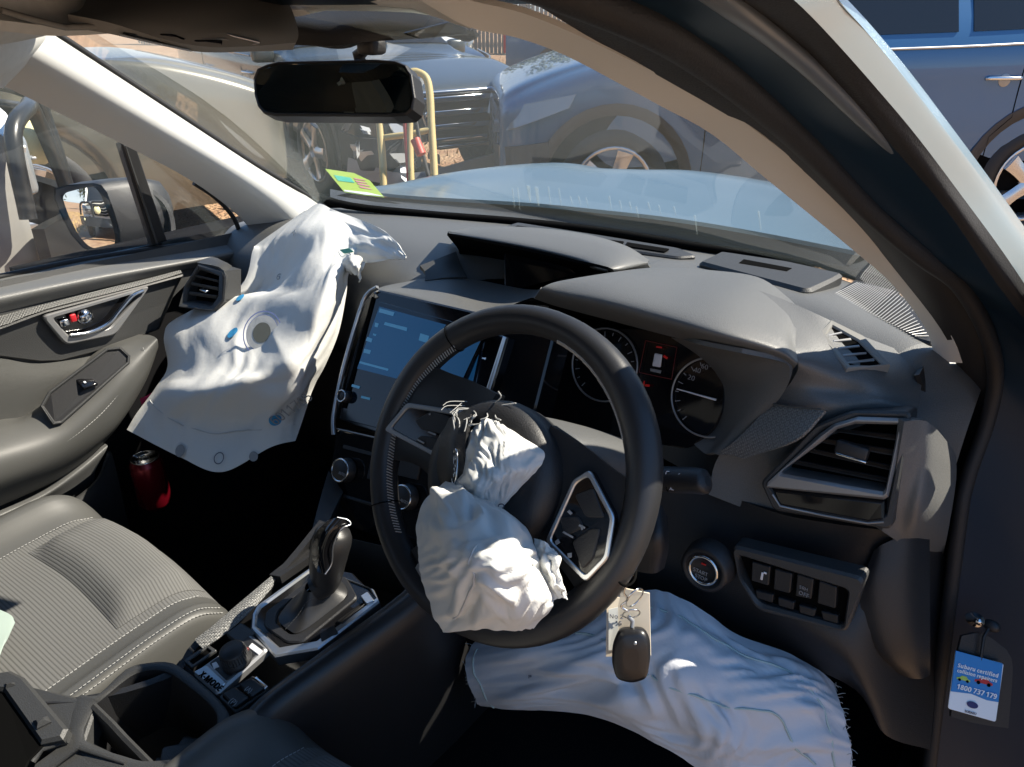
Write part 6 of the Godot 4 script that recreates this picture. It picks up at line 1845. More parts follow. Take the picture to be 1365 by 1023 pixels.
	obj("emblem_stars", s, M.chrome, flap, true)
	# lower spoke
	s = S()
	patch(s, [[Vector3(-.06, -.05, .008), Vector3(0, -.06, .012), Vector3(.06, -.05, .008)], [Vector3(-.05, -.11, .006), Vector3(0, -.11, .01), Vector3(.05, -.11, .006)], [Vector3(-.075, -.158, 0), Vector3(0, -.166, .003), Vector3(.075, -.158, 0)]], 4, 4, .014)
	obj("lower_spoke", s, M.plastic_dark, t, true)
	s = S()
	patch(s, [[Vector3(-0.045,-0.164,0.006),Vector3(-0.042,-0.145,0.01),Vector3(-0.037,-0.14,0.01)], [Vector3(-0.028,-0.175,0.006),Vector3(-0.018,-0.163,0.01),Vector3(-0.016,-0.155,0.01)], [Vector3(0.001,-0.18,0.004),Vector3(0.012,-0.167,0.008),Vector3(0.013,-0.157,0.008)]], 3, 3, .003)
	obj("lower_trim", s, M.satin_grey, t, true)
	# torn threads of the cover
	s = S()
	var rng := RandomNumberGenerator.new()
	rng.seed = 8
	for q in [[Vector3(-0.085,0.033,0.02),Vector3(-0.053,0.032,0.045),Vector3(-0.044,0.017,0.05)], [Vector3(-0.082,0.032,0.02),Vector3(-0.043,0.034,0.05),Vector3(-0.036,0.013,0.05)], [Vector3(-0.07,0.04,0.022),Vector3(-0.053,0.035,0.05),Vector3(-0.042,0.023,0.052)], [Vector3(-0.055,0.047,0.022),Vector3(-0.027,0.05,0.05),Vector3(-0.031,0.04,0.05)], [Vector3(-0.041,0.056,0.022),Vector3(-0.016,0.054,0.045),Vector3(-0.019,0.048,0.05)], [Vector3(-0.025,0.066,0.025),Vector3(-0.01,0.057,0.04),Vector3(0.001,0.058,0.045)], [Vector3(-0.031,0.063,0.025),Vector3(-0.014,0.078,0.04),Vector3(-0.017,0.083,0.045)], [Vector3(-0.043,0.05,0.022),Vector3(-0.018,0.067,0.03),Vector3(0,0.079,0.03)], [Vector3(-0.063,0.04,0.022),Vector3(-0.035,0.04,0.05),Vector3(-0.028,0.029,0.055)]]:
		tube(s, smooth(q, 4), .0008, 5)
	for i in 9:
		var p0: Vector3 = Vector3(-0.05,0.048,0.024) + Vector3(rng.randf_range(-.02, .03), rng.randf_range(-.002, .004), 0)
		tube(s, smooth([p0, p0 + Vector3(rng.randf_range(-.01, .01), -.006, .02), p0 + Vector3(rng.randf_range(-.01, .012), -.012, .028)], 3), .0005, 4)
	obj("torn_threads", s, M.thread, t, true).set_meta("kind", "stuff")
	# column behind the wheel, with its stalk
	t = thing("steering_column", "grey steering column shroud behind the wheel", "steering column", Vector3(.37, .93, -.1))
	s = S()
	var back := -n
	var rows := []
	for q in [[.035, .062, .05], [.045, .07, .058], [.1, .074, .062], [.2, .075, .06], [.26, .07, .055]]:
		var r := []
		for i in 20:
			var a := TAU * i / 20
			var cx := signf(cos(a)) * pow(absf(cos(a)), .55)
			var sy := signf(sin(a)) * pow(absf(sin(a)), .6)
			r.append(Vector3(.385, .985, 0) + back * q[0] + Vector3.RIGHT * cx * q[1] + b * sy * q[2])
		rows.append(r)
	soft(s)
	sheet(s, fine(rows, 2, 4, true), true)
	obj("column_shroud", s, M.plastic_soft_sunlit, t)
	s = S()
	patch(s, [[Vector3(0.414,0.951,-0.124),Vector3(0.431,0.935,-0.141),Vector3(0.443,0.903,-0.159)], [Vector3(0.431,0.951,-0.109),Vector3(0.45,0.935,-0.114),Vector3(0.456,0.895,-0.122)], [Vector3(0.439,0.928,-0.129),Vector3(0.456,0.912,-0.132),Vector3(0.464,0.867,-0.138)]], 4, 4, .01)
	obj("column_collar", s, M.plastic_soft_sunlit, t)
	s = S()
	patch(s, [[Vector3(0.461,0.882,-0.16),Vector3(0.486,0.89,-0.17),Vector3(0.495,0.869,-0.178)], [Vector3(0.472,0.856,-0.125),Vector3(0.507,0.873,-0.133),Vector3(0.509,0.842,-0.158)], [Vector3(0.468,0.804,-0.131),Vector3(0.502,0.813,-0.134),Vector3(0.505,0.805,-0.161)]], 4, 4, .01)
	obj("column_lower", s, M.plastic_dark, t)
	t = thing("light_stalk", "black lamp stalk with white symbols right of the wheel", "control stalk", Vector3(0.474,0.935,-0.146))
	s = S()
	tube(s, smooth([Vector3(0.445,0.926,-0.146),Vector3(0.486,0.943,-0.139),Vector3(0.503,0.951,-0.136),Vector3(0.522,0.958,-0.134),Vector3(0.541,0.966,-0.132),Vector3(0.553,0.97,-0.13),Vector3(0.558,0.973,-0.13)], 3), [.006, .007, .008, .0095, .011, .013, .0145, .0148, .015, .015, .015, .015, .015, .0148, .0145, .0142, .0135, .011, .006], 16)
	obj("stalk", s, M.plastic_dark, t)
	s = S()
	tube(s, circle(Vector3(0.512,0.955,-0.135), Vector3(0.514,0.946,-0.132) - Vector3(0.512,0.955,-0.135), Vector3(.1, .1, .95), 1.42, .0145, 20), .0006, 5, true)
	obj("stalk_ring", s, M.black, t)
	for q in [["O", Vector3(0.525,0.97,-0.123), .006], ["C", Vector3(0.509,0.966,-0.125), .006], ["OFF", Vector3(0.513,0.955,-0.121), .004], ["AUTO", Vector3(0.519,0.953,-0.119), .003]]:
		lettering(t, "stalk_mark", q[0], q[1], Vector3(.75, .05, -.3), Vector3(-.1, .95, -.3), q[2], M.print_white)

# nearest point of a fine grid, lifted along its normal
func on_grid(g: Array, nn: Array, p: Vector3, lift: float) -> Array:
	var best := 1e9
	var r := []
	for i in g.size():
		for j in g[0].size():
			var d: float = p.distance_squared_to(g[i][j])
			if d < best:
				best = d
				r = [g[i][j] + nn[i][j] * lift, nn[i][j]]
	return r

func toward(nn: Array, v: Vector3) -> Array:
	var out := []
	for r in nn:
		var q := []
		for n in r:
			q.append(n if (n as Vector3).dot(v) > 0 else -n)
		out.append(q)
	return out

func seam(s: SurfaceTool, g: Array, nn: Array, p: Array, r: float) -> void:
	var q := []
	for v in smooth(p, 6):
		q.append(on_grid(g, nn, v, r * .6)[0])
	var w := []
	for i in q.size():
		w.append((q[maxi(i - 1, 0)] + q[i] + q[mini(i + 1, q.size() - 1)]) / 3.0)
	tube(s, w, r, 5)

func disc_on(g: Array, nn: Array, p: Vector3, r0: float, r1: float, lift: float, stiff := false) -> SurfaceTool:
	var h := on_grid(g, nn, p, lift)
	if stiff:
		h[1] = (h[1] + Vector3(.62, .35, .7) * 1.2).normalized()
	var f := ring_frame(h[1])
	var s := S()
	var rows := []
	for r in [r0, (r0 + r1) * .5, r1]:
		var row := []
		for i in 28:
			var a := TAU * i / 28
			var v: Vector3 = h[0] + f[0] * cos(a) * r + f[1] * sin(a) * r
			if stiff:
				row.append(v)
				continue
			var near := on_grid(g, nn, v, lift)
			row.append(v - (near[1] as Vector3) * (v - near[0]).dot(near[1]))
		rows.append(row)
	soft(s)
	sheet(s, rows, true)
	return s

func build_airbags() -> void:
	var face := Vector3(.55, .4, .73)
	# driver's airbag
	var t := thing("driver_airbag", "crumpled white airbag spilling from the steering wheel hub", "airbag", Vector3(.36, .95, .08))
	var n := Vector3(0, sin(deg_to_rad(29.0)), cos(deg_to_rad(29.0)))
	var bb := Vector3(0, cos(deg_to_rad(29.0)), -sin(deg_to_rad(29.0)))
	var c9 := cos(deg_to_rad(9.0))
	var s9 := sin(deg_to_rad(9.0))
	var wb := Transform3D(Basis(Vector3.RIGHT * c9 - bb * s9, Vector3.RIGHT * s9 + bb * c9, n), Vector3(.37, .98, 0))
	var up_rows := [[Vector3(-0.04,0.032,0.03),Vector3(-0.026,0.049,0.036),Vector3(-0.012,0.055,0.036),Vector3(-0.007,0.054,0.03)], [Vector3(-0.029,0.01,0.045),Vector3(-0.004,0.035,0.06),Vector3(0.016,0.051,0.06),Vector3(0.027,0.054,0.035)], [Vector3(-0.018,-0.012,0.05),Vector3(0.017,0.019,0.075),Vector3(0.037,0.037,0.066),Vector3(0.059,0.05,0.035)], [Vector3(-0.015,-0.031,0.055),Vector3(0.03,0.002,0.085),Vector3(0.054,0.023,0.072),Vector3(0.062,0.032,0.038)], [Vector3(-0.004,-0.041,0.055),Vector3(0.035,-0.013,0.08),Vector3(0.046,0.001,0.066),Vector3(0.054,0.007,0.04)], [Vector3(0.013,-0.051,0.05),Vector3(0.034,-0.032,0.06),Vector3(0.043,-0.025,0.055),Vector3(0.044,-0.024,0.04)]]
	var lo_rows := [[Vector3(-0.029,-0.035,0.052),Vector3(-0.018,-0.025,0.058),Vector3(-0.005,-0.021,0.06),Vector3(0,-0.023,0.05),Vector3(0.009,-0.027,0.04)], [Vector3(-0.046,-0.068,0.045),Vector3(0.004,-0.03,0.09),Vector3(0.039,-0.012,0.1),Vector3(0.06,-0.009,0.09),Vector3(0.053,-0.023,0.04)], [Vector3(-0.044,-0.094,0.04),Vector3(0.038,-0.036,0.125),Vector3(0.078,-0.013,0.135),Vector3(0.104,-0.005,0.12),Vector3(0.085,-0.027,0.04)], [Vector3(-0.032,-0.113,0.04),Vector3(0.062,-0.047,0.145),Vector3(0.105,-0.017,0.16),Vector3(0.13,-0.009,0.14),Vector3(0.104,-0.037,0.045)], [Vector3(-0.016,-0.134,0.04),Vector3(0.082,-0.057,0.15),Vector3(0.127,-0.023,0.172),Vector3(0.145,-0.02,0.14),Vector3(0.121,-0.052,0.045)], [Vector3(0.003,-0.155,0.035),Vector3(0.094,-0.074,0.14),Vector3(0.135,-0.04,0.165),Vector3(0.151,-0.042,0.125),Vector3(0.137,-0.068,0.04)], [Vector3(0.025,-0.173,0.03),Vector3(0.095,-0.103,0.11),Vector3(0.135,-0.071,0.135),Vector3(0.146,-0.071,0.1),Vector3(0.142,-0.08,0.035)], [Vector3(0.033,-0.182,0.02),Vector3(0.081,-0.141,0.06),Vector3(0.115,-0.117,0.075),Vector3(0.125,-0.115,0.05),Vector3(0.129,-0.113,0.025)]]
	var tail := [[Vector3(0.095,-0.028,0.045),Vector3(0.109,-0.023,0.05),Vector3(0.117,-0.027,0.04)], [Vector3(0.11,-0.042,0.05),Vector3(0.124,-0.033,0.055),Vector3(0.129,-0.039,0.04)], [Vector3(0.126,-0.058,0.045),Vector3(0.139,-0.049,0.05),Vector3(0.142,-0.054,0.035)], [Vector3(0.139,-0.072,0.035),Vector3(0.146,-0.065,0.035),Vector3(0.15,-0.065,0.03)]]
	var q := 0
	var keep := []
	for rows in [up_rows, lo_rows, tail]:
		var w := []
		for r in rows:
			var x := []
			for v in r:
				x.append(wb * v)
			w.append(x)
		var g := fine(w, 20 if q < 2 else 8, 12)
		g = folds(g, [.003, .004, .003][q], [2.6, 1.4, 2.0][q], [.6, 2.4, 1.0][q], [.3, .2, .3][q], 3 + q)
		g = folds(g, [.0013, .0022, .0012][q], [8.0, 4.0, 4.0][q], [2.0, 9.0, 3.0][q], [-.5, -.5, .2][q], 23 + q)
		var s := S()
		shell(s, g, .0015)
		obj(["upper_fold", "lower_fold", "loose_tail"][q], s, M.airbag, t)
		keep.append(g)
		q += 1
	var nn := toward(normals_of(keep[1]), face)
	var s := S()
	var sw := []
	for v in [Vector3(0.108,-0.022,0.165),Vector3(0.114,-0.035,0.17),Vector3(0.119,-0.051,0.16),Vector3(0.107,-0.072,0.14),Vector3(0.072,-0.134,0.08)]:
		sw.append(wb * v)
	seam(s, keep[1], nn, sw, .0012)
	obj("airbag_seam", s, M.seam_thread, t)
	nn = toward(normals_of(keep[0]), face)
	var pt := on_grid(keep[0], nn, wb * Vector3(0.048,-0.014,0.055), .003)
	lettering(t, "airbag_print", "021", pt[0], Vector3(.3, -.6, .4), Vector3(.8, .5, 0), .009, M.ink)
	# passenger's airbag
	t = thing("passenger_airbag", "big white deflated airbag with blue dots draped from the dashboard top", "airbag", Vector3(-.4, .7, -.2))
	var main := [[Vector3(-0.518,1.052,-0.453),Vector3(-0.482,1.073,-0.465),Vector3(-0.429,1.068,-0.461),Vector3(-0.363,1.062,-0.451),Vector3(-0.278,1.062,-0.433)], [Vector3(-0.601,0.983,-0.388),Vector3(-0.506,1.019,-0.399),Vector3(-0.409,1.047,-0.393),Vector3(-0.327,1.044,-0.398),Vector3(-0.249,1.038,-0.412)], [Vector3(-0.591,0.977,-0.365),Vector3(-0.507,0.968,-0.367),Vector3(-0.373,1.011,-0.343),Vector3(-0.301,1.016,-0.345),Vector3(-0.272,1.004,-0.374)], [Vector3(-0.576,0.911,-0.307),Vector3(-0.515,0.914,-0.327),Vector3(-0.354,0.971,-0.29),Vector3(-0.272,1,-0.301),Vector3(-0.272,0.99,-0.35)], [Vector3(-0.663,0.854,-0.206),Vector3(-0.557,0.902,-0.26),Vector3(-0.371,0.943,-0.26),Vector3(-0.238,0.962,-0.247),Vector3(-0.265,0.953,-0.333)], [Vector3(-0.655,0.829,-0.168),Vector3(-0.507,0.872,-0.196),Vector3(-0.37,0.887,-0.212),Vector3(-0.228,0.919,-0.208),Vector3(-0.251,0.899,-0.297)], [Vector3(-0.615,0.78,-0.141),Vector3(-0.428,0.836,-0.137),Vector3(-0.295,0.868,-0.146),Vector3(-0.211,0.88,-0.169),Vector3(-0.246,0.847,-0.254)], [Vector3(-0.605,0.748,-0.1),Vector3(-0.41,0.809,-0.078),Vector3(-0.285,0.844,-0.111),Vector3(-0.226,0.824,-0.151),Vector3(-0.252,0.808,-0.226)], [Vector3(-0.601,0.716,-0.056),Vector3(-0.459,0.736,-0.065),Vector3(-0.337,0.756,-0.101),Vector3(-0.255,0.774,-0.133),Vector3(-0.244,0.766,-0.192)], [Vector3(-0.6,0.687,-0.025),Vector3(-0.434,0.681,-0.036),Vector3(-0.323,0.682,-0.052),Vector3(-0.248,0.732,-0.113),Vector3(-0.23,0.733,-0.155)]]
	var g := fine(main, 20, 11)
	g = folds(g, .005, 1.6, 1.0, -.7, 41)
	g = folds(g, .0022, 5.0, 3.0, -.6, 44)
	s = S()
	shell(s, g, .0015)
	obj("fabric", s, M.airbag, t)
	nn = toward(normals_of(g), face)
	var lobe := fine([[Vector3(-0.44,1.07,-0.46),Vector3(-0.35,1.065,-0.45),Vector3(-0.24,1.07,-0.41),Vector3(-0.153,1.07,-0.365),Vector3(-0.084,1.068,-0.318)], [Vector3(-0.396,1.051,-0.434),Vector3(-0.307,1.053,-0.419),Vector3(-0.209,1.059,-0.385),Vector3(-0.125,1.065,-0.341),Vector3(-0.079,1.067,-0.315)], [Vector3(-0.337,1.028,-0.395),Vector3(-0.255,1.037,-0.379),Vector3(-0.175,1.048,-0.356),Vector3(-0.121,1.056,-0.332),Vector3(-0.079,1.065,-0.313)], [Vector3(-0.302,1.012,-0.376),Vector3(-0.247,1.013,-0.37),Vector3(-0.199,1.026,-0.359),Vector3(-0.14,1.046,-0.339),Vector3(-0.085,1.062,-0.314)]], 10, 8)
	lobe = folds(lobe, .003, 1.2, 1.6, .5, 45)
	s = S()
	shell(s, lobe, .0015)
	obj("fabric_lobe", s, M.airbag, t)
	var knot := fine([[Vector3(-0.307,1.016,-0.368),Vector3(-0.258,1.033,-0.346),Vector3(-0.235,1.031,-0.348),Vector3(-0.237,1.016,-0.366)], [Vector3(-0.299,1.004,-0.353),Vector3(-0.241,1.025,-0.326),Vector3(-0.218,1.025,-0.33),Vector3(-0.23,1.009,-0.353)], [Vector3(-0.292,0.992,-0.351),Vector3(-0.235,1.015,-0.324),Vector3(-0.214,1.013,-0.326),Vector3(-0.227,0.997,-0.347)], [Vector3(-0.26,0.993,-0.347),Vector3(-0.224,1.005,-0.327),Vector3(-0.216,0.999,-0.33),Vector3(-0.226,0.985,-0.341)]], 8, 8)
	knot = crease(knot, .005, 22.0, 46, Vector3(1, 1, 1))
	s = S()
	shell(s, knot, .0015)
	obj("fabric_knot", s, M.airbag, t)
	# back panel seen past the folds
	var bk := fine([[Vector3(-0.622,0.98,-0.413),Vector3(-0.556,1.003,-0.436),Vector3(-0.472,1.008,-0.419)], [Vector3(-0.629,0.951,-0.403),Vector3(-0.548,0.955,-0.412),Vector3(-0.446,0.971,-0.389)], [Vector3(-0.636,0.894,-0.35),Vector3(-0.554,0.889,-0.367),Vector3(-0.431,0.93,-0.346)], [Vector3(-0.634,0.866,-0.305),Vector3(-0.536,0.879,-0.333),Vector3(-0.427,0.916,-0.313)]], 8, 8)
	s = S()
	shell(s, crease(bk, .004, 9.0, 47), .0015)
	obj("fabric_back", s, M.airbag, t)
	for d in [[Vector3(-0.445,0.883,-0.194), .0125], [Vector3(-0.266,0.78,-0.142), .0115], [Vector3(-0.504,0.899,-0.271), .0095]]:
		obj("blue_dot", disc_on(g, nn, d[0], 0.0, d[1], .003), M.blue_dot, t)
	for d in [[Vector3(-0.434,0.691,-0.043), .012], [Vector3(-0.273,0.713,-0.096), .009]]:
		obj("grey_dot", disc_on(g, nn, d[0], 0.0, d[1], .003), M.print_grey, t)
	obj("dot_ring", disc_on(g, nn, Vector3(-0.339,0.702,-0.066), .0095, .0115, .003), M.ink, t)
	obj("vent_ring", disc_on(g, nn, Vector3(-0.357,0.891,-0.21), .040, .0425, .0092, true), M.blue_line, t)
	obj("vent_ring", disc_on(g, nn, Vector3(-0.357,0.891,-0.21), .034, .0352, .0092, true), M.blue_line, t)
	obj("vent_collar", disc_on(g, nn, Vector3(-0.357,0.891,-0.21), .0185, .0335, .0095, true), M.airbag, t)
	obj("vent_hole", disc_on(g, nn, Vector3(-0.355,0.892,-0.212), 0.0, .0195, .0099, true), M.vent_grey, t)
	for d in [["6011705", Vector3(-0.267,0.772,-0.137), Vector3(.55, .5, -.35), .018], ["611", Vector3(-0.487,0.945,-0.341), Vector3(.8, .05, -.3), .013], ["II", Vector3(-0.465,1.013,-0.399), Vector3(.5, .6, -.3), .012]]:
		var h := on_grid(g, nn, d[1], .004)
		lettering(t, "airbag_print", d[0], h[0], d[2], (h[1] as Vector3).cross(d[2]), d[3], M.print_grey)
	s = S()
	seam(s, g, nn, [Vector3(-0.594,0.74,-0.076),Vector3(-0.488,0.729,-0.066),Vector3(-0.382,0.73,-0.078),Vector3(-0.285,0.755,-0.112),Vector3(-0.247,0.755,-0.169)], .0009)
	obj("airbag_seam", s, M.seam_thread, t)
	s = S()
	slab(s, round_poly([Vector3(-0.314,1.026,-0.369),Vector3(-0.288,1.033,-0.372),Vector3(-0.271,1.029,-0.369),Vector3(-0.297,1.022,-0.365)], .004), face.normalized(), .001, .0002)
	obj("green_print", s, M.green_ink, t)
	# knee airbag in the driver's footwell
	t = thing("knee_airbag", "white knee airbag tinted bluish for shade with piped seams hanging in the driver's footwell", "airbag", Vector3(.5, .4, -.15))
	var kr := [[Vector3(0.22,0.548,-0.134),Vector3(0.32,0.617,-0.155),Vector3(0.402,0.68,-0.186),Vector3(0.458,0.706,-0.217),Vector3(0.497,0.714,-0.224),Vector3(0.544,0.696,-0.235),Vector3(0.584,0.67,-0.25),Vector3(0.652,0.646,-0.288),Vector3(0.704,0.603,-0.315)], [Vector3(0.222,0.531,-0.097),Vector3(0.332,0.607,-0.102),Vector3(0.427,0.667,-0.127),Vector3(0.492,0.703,-0.151),Vector3(0.54,0.709,-0.163),Vector3(0.583,0.686,-0.188),Vector3(0.622,0.672,-0.21),Vector3(0.676,0.653,-0.247),Vector3(0.724,0.593,-0.289)], [Vector3(0.239,0.505,-0.08),Vector3(0.337,0.568,-0.096),Vector3(0.435,0.641,-0.097),Vector3(0.502,0.662,-0.119),Vector3(0.557,0.68,-0.123),Vector3(0.603,0.655,-0.15),Vector3(0.645,0.648,-0.171),Vector3(0.693,0.622,-0.226),Vector3(0.741,0.566,-0.278)], [Vector3(0.251,0.47,-0.082),Vector3(0.345,0.538,-0.084),Vector3(0.423,0.575,-0.103),Vector3(0.506,0.614,-0.099),Vector3(0.56,0.604,-0.121),Vector3(0.616,0.617,-0.122),Vector3(0.657,0.587,-0.164),Vector3(0.71,0.582,-0.208),Vector3(0.753,0.537,-0.27)], [Vector3(0.251,0.445,-0.095),Vector3(0.329,0.481,-0.106),Vector3(0.412,0.526,-0.113),Vector3(0.489,0.549,-0.117),Vector3(0.554,0.548,-0.124),Vector3(0.609,0.525,-0.138),Vector3(0.669,0.525,-0.156),Vector3(0.723,0.512,-0.204),Vector3(0.767,0.484,-0.262)]]
	var kg := fine(kr, 14, 16)
	kg = folds(kg, .005, 2.4, .9, .6, 51)
	kg = folds(kg, .0028, 9.0, 3.0, .7, 52)
	s = S()
	shell(s, kg, .0015)
	obj("fabric", s, M.airbag_shaded, t)
	var kn := toward(normals_of(kg), Vector3(.2, .6, .7))
	for p in [[Vector3(0.48,0.703,-0.19),Vector3(0.52,0.701,-0.192),Vector3(0.561,0.688,-0.201),Vector3(0.6,0.678,-0.211),Vector3(0.657,0.658,-0.242),Vector3(0.696,0.627,-0.253),Vector3(0.721,0.583,-0.245),Vector3(0.737,0.529,-0.239)], [Vector3(0.517,0.663,-0.124),Vector3(0.577,0.663,-0.128),Vector3(0.61,0.644,-0.149),Vector3(0.646,0.646,-0.171),Vector3(0.67,0.627,-0.191),Vector3(0.69,0.595,-0.194),Vector3(0.722,0.554,-0.215)], [Vector3(0.236,0.541,-0.114),Vector3(0.244,0.526,-0.097),Vector3(0.264,0.506,-0.086),Vector3(0.279,0.463,-0.099)], [Vector3(0.386,0.66,-0.134),Vector3(0.471,0.667,-0.133),Vector3(0.519,0.661,-0.124)]]:
		s = S()
		seam(s, kg, kn, p, .0016)
		obj("piped_seam", s, M.seam_green, t)
	var h := on_grid(kg, kn, Vector3(0.347,0.573,-0.092), .003)
	lettering(t, "airbag_print", "B17F2061", h[0], Vector3(.8, .0, -.5), Vector3(.1, 1, .1), .007, M.ink)
	s = S()
	var rng := RandomNumberGenerator.new()
	rng.seed = 19
	for i in 60:
		var left_side := i % 3 == 0
		var p: Vector3
		if left_side:
			p = kg[rng.randi_range(8, kg.size() - 8)][0]
		else:
			p = kg[rng.randi_range(0, kg.size() - 1)][kg[0].size() - 1]
		var d := Vector3(rng.randf_range(-.3, 1) * (-1.0 if left_side else 1.0), rng.randf_range(-1, .7), rng.randf_range(-.6, .6)).normalized() * rng.randf_range(.002, .012)
		tube(s, [p, p + d * .6 + Vector3(0, .001, 0), p + d], .0005, 3)
	obj("frayed_edge", s, M.thread, t).set_meta("kind", "stuff")

func build_small_things() -> void:
	# drink can by the passenger door
	var t := thing("drink_can", "red drink can with silver top standing by the passenger door", "can", Vector3(-0.608,0.559,-0.038))
	var top: Vector3 = Vector3(-0.597,0.614,-0.045)
	var s := S()
	lathe(s, [Vector2(.024, -.118), Vector2(.029, -.112), Vector2(.033, -.105), Vector2(.033, -.016), Vector2(.031, -.01), Vector2(.0275, -.002)], top, Basis.IDENTITY, 32)
	obj("can_body", s, M.can_red, t)
	s = S()
	lathe(s, [Vector2(.0275, -.002), Vector2(.0282, .001), Vector2(.0262, .001), Vector2(.025, -.003), Vector2(0, -.003)], top, Basis.IDENTITY, 32)
	obj("can_lid", s, M.chrome, t)
	s = S()
	tube(s, circle(top + Vector3(.004, -.0005, 0), Vector3.RIGHT, Vector3.BACK, .009, .006, 16), .0013, 5, true)
	rbox(s, top + Vector3(-.006, -.0008, 0), Vector3(.012, .0015, .011), .0006)
	obj("ring_pull", s, M.satin, t)
	# small pink packet beside the airbag
	t = thing("pink_wrapper", "small pink wrapper showing behind the draped white airbag", "wrapper", Vector3(-0.63,0.692,-0.103))
	s = S()
	patch(s, [[Vector3(-0.661,0.71,-0.091),Vector3(-0.65,0.717,-0.103),Vector3(-0.638,0.727,-0.118)], [Vector3(-0.659,0.687,-0.092),Vector3(-0.64,0.699,-0.1),Vector3(-0.63,0.706,-0.112)]], 4, 4, .002)
	obj("wrapper_foil", s, M.pink, t)
	# registration style label low on the glass
	t = thing("windscreen_label", "yellow green paper label at the lower left of the windscreen", "label", Vector3(-0.585,1.072,-0.652))
	var lo := [Vector3(-0.678,1.096,-0.651),Vector3(-0.604,1.089,-0.676),Vector3(-0.555,1.078,-0.679),Vector3(-0.495,1.05,-0.665),Vector3(-0.543,1.05,-0.649),Vector3(-0.594,1.053,-0.633)]
	var ln := poly_normal(lo)
	if ln.z < 0:
		ln = -ln
	for k in lo.size():
		lo[k] -= ln * ln.dot(lo[k] - lo[0])
	var flatten := func(p: Array, lift: float) -> Array:
		var o := []
		for v in p:
			o.append(v - ln * ln.dot(v - lo[0]) + ln * lift)
		return o
	s = S()
	slab(s, lo, ln, .001, .0002)
	obj("label_sheet", s, M.label_green, t)
	s = S()
	slab(s, flatten.call([Vector3(-0.647,1.082,-0.652),Vector3(-0.603,1.08,-0.664),Vector3(-0.586,1.068,-0.662),Vector3(-0.627,1.071,-0.647)], .0006), ln, .0008, .0001)
	obj("label_block", s, M.label_teal, t)
	for q in [[Vector3(-0.596,1.078,-0.668),Vector3(-0.568,1.077,-0.675),Vector3(-0.564,1.074,-0.676),Vector3(-0.59,1.076,-0.667)], [Vector3(-0.589,1.073,-0.666),Vector3(-0.558,1.072,-0.672),Vector3(-0.555,1.069,-0.673),Vector3(-0.584,1.07,-0.665)], [Vector3(-0.582,1.067,-0.665),Vector3(-0.548,1.067,-0.67),Vector3(-0.545,1.063,-0.671),Vector3(-0.574,1.065,-0.663)], [Vector3(-0.572,1.061,-0.662),Vector3(-0.539,1.061,-0.667),Vector3(-0.535,1.058,-0.668),Vector3(-0.564,1.059,-0.66)]]:
		s = S()
		slab(s, flatten.call(q, .0006), ln, .0008, .0001)
		obj("label_line", s, M.label_pink, t)
	s = S()
	slab(s, flatten.call([Vector3(-0.596,1.059,-0.635),Vector3(-0.54,1.056,-0.656),Vector3(-0.496,1.052,-0.666),Vector3(-0.544,1.051,-0.65),Vector3(-0.595,1.055,-0.634)], .0006), ln, .0008, .0001)
	obj("label_foot", s, M.label_white, t)
	# key with its tag hanging from the wheel
	t = thing("car_key", "black remote key hanging on silver rings below the steering wheel", "key", Vector3(0.569,0.866,0.047))
	s = S()
	var kf := [Vector3(0.552,0.887,0.041),Vector3(0.573,0.891,0.03),Vector3(0.582,0.882,0.032),Vector3(0.588,0.864,0.039),Vector3(0.59,0.843,0.046),Vector3(0.578,0.836,0.055),Vector3(0.563,0.838,0.061),Vector3(0.555,0.853,0.057),Vector3(0.55,0.871,0.049)]
	var kn := Vector3(.45, .25, .86).normalized()
	var kc := Vector3.ZERO
	for v in kf:
		kc += v / 9.0
	for k in 9:
		kf[k] -= kn * kn.dot(kf[k] - kc)
	var kr := round_poly(kf, .006, 3)
	var lay := []
	for q in [[-.012, .88], [-.008, .97], [-.002, 1.0], [.003, .95], [.005, .8], [.0058, .4]]:
		var r := []
		for v in kr:
			r.append(kc + (v - kc) * q[1] + kn * q[0])
		lay.append(r)
	soft(s)
	sheet(s, lay, true)
	flat(s)
	fill(s, lay[0], -kn)
	fill(s, lay[5], kn)
	obj("key_body", s, M.key_black, t)
	s = S()
	lathe(s, [Vector2(.0024, 0), Vector2(.002, .0008), Vector2(0, .001)], Vector3(0.572,0.881,0.045), Basis(Vector3.RIGHT, kn, Vector3.RIGHT.cross(kn)), 14)
	obj("key_button", s, M.satin, t)
	s = S()
	tube(s, [Vector3(0.563,0.889,0.035),Vector3(0.562,0.895,0.033),Vector3(0.557,0.899,0.034)], .0025, 8)
	obj("key_loop", s, M.satin_grey, t)
	s = S()
	var rx := Vector3(.7, .1, -.6).normalized()
	tube(s, circle(Vector3(0.559,0.901,0.031), rx, Vector3(.1, .95, .3).normalized(), .0085, .0075, 24), .0007, 6, true)
	obj("key_ring", s, M.chrome, t)
	s = S()
	tube(s, circle(Vector3(0.556,0.913,0.021), Vector3(.3, .1, -.9).normalized(), Vector3(.15, .97, .2).normalized(), .011, .013, 24), .0009, 6, true)
	obj("key_ring", s, M.chrome, t)
	s = S()
	tube(s, smooth([Vector3(0.552,0.935,0.029),Vector3(0.549,0.924,0.032),Vector3(0.553,0.915,0.03),Vector3(0.549,0.908,0.035),Vector3(0.556,0.903,0.032)], 4), .0012, 6)
	obj("key_chain", s, M.chrome, t)
	s = S()
	tube(s, smooth([Vector3(0.513,0.972,-0.016),Vector3(0.518,0.962,0.007),Vector3(0.528,0.952,0.027),Vector3(0.542,0.939,0.035),Vector3(0.552,0.934,0.033),Vector3(0.555,0.937,0.022),Vector3(0.544,0.939,0.001)], 5), .0014, 6)
	obj("key_cord", s, M.black, t)
	s = S()
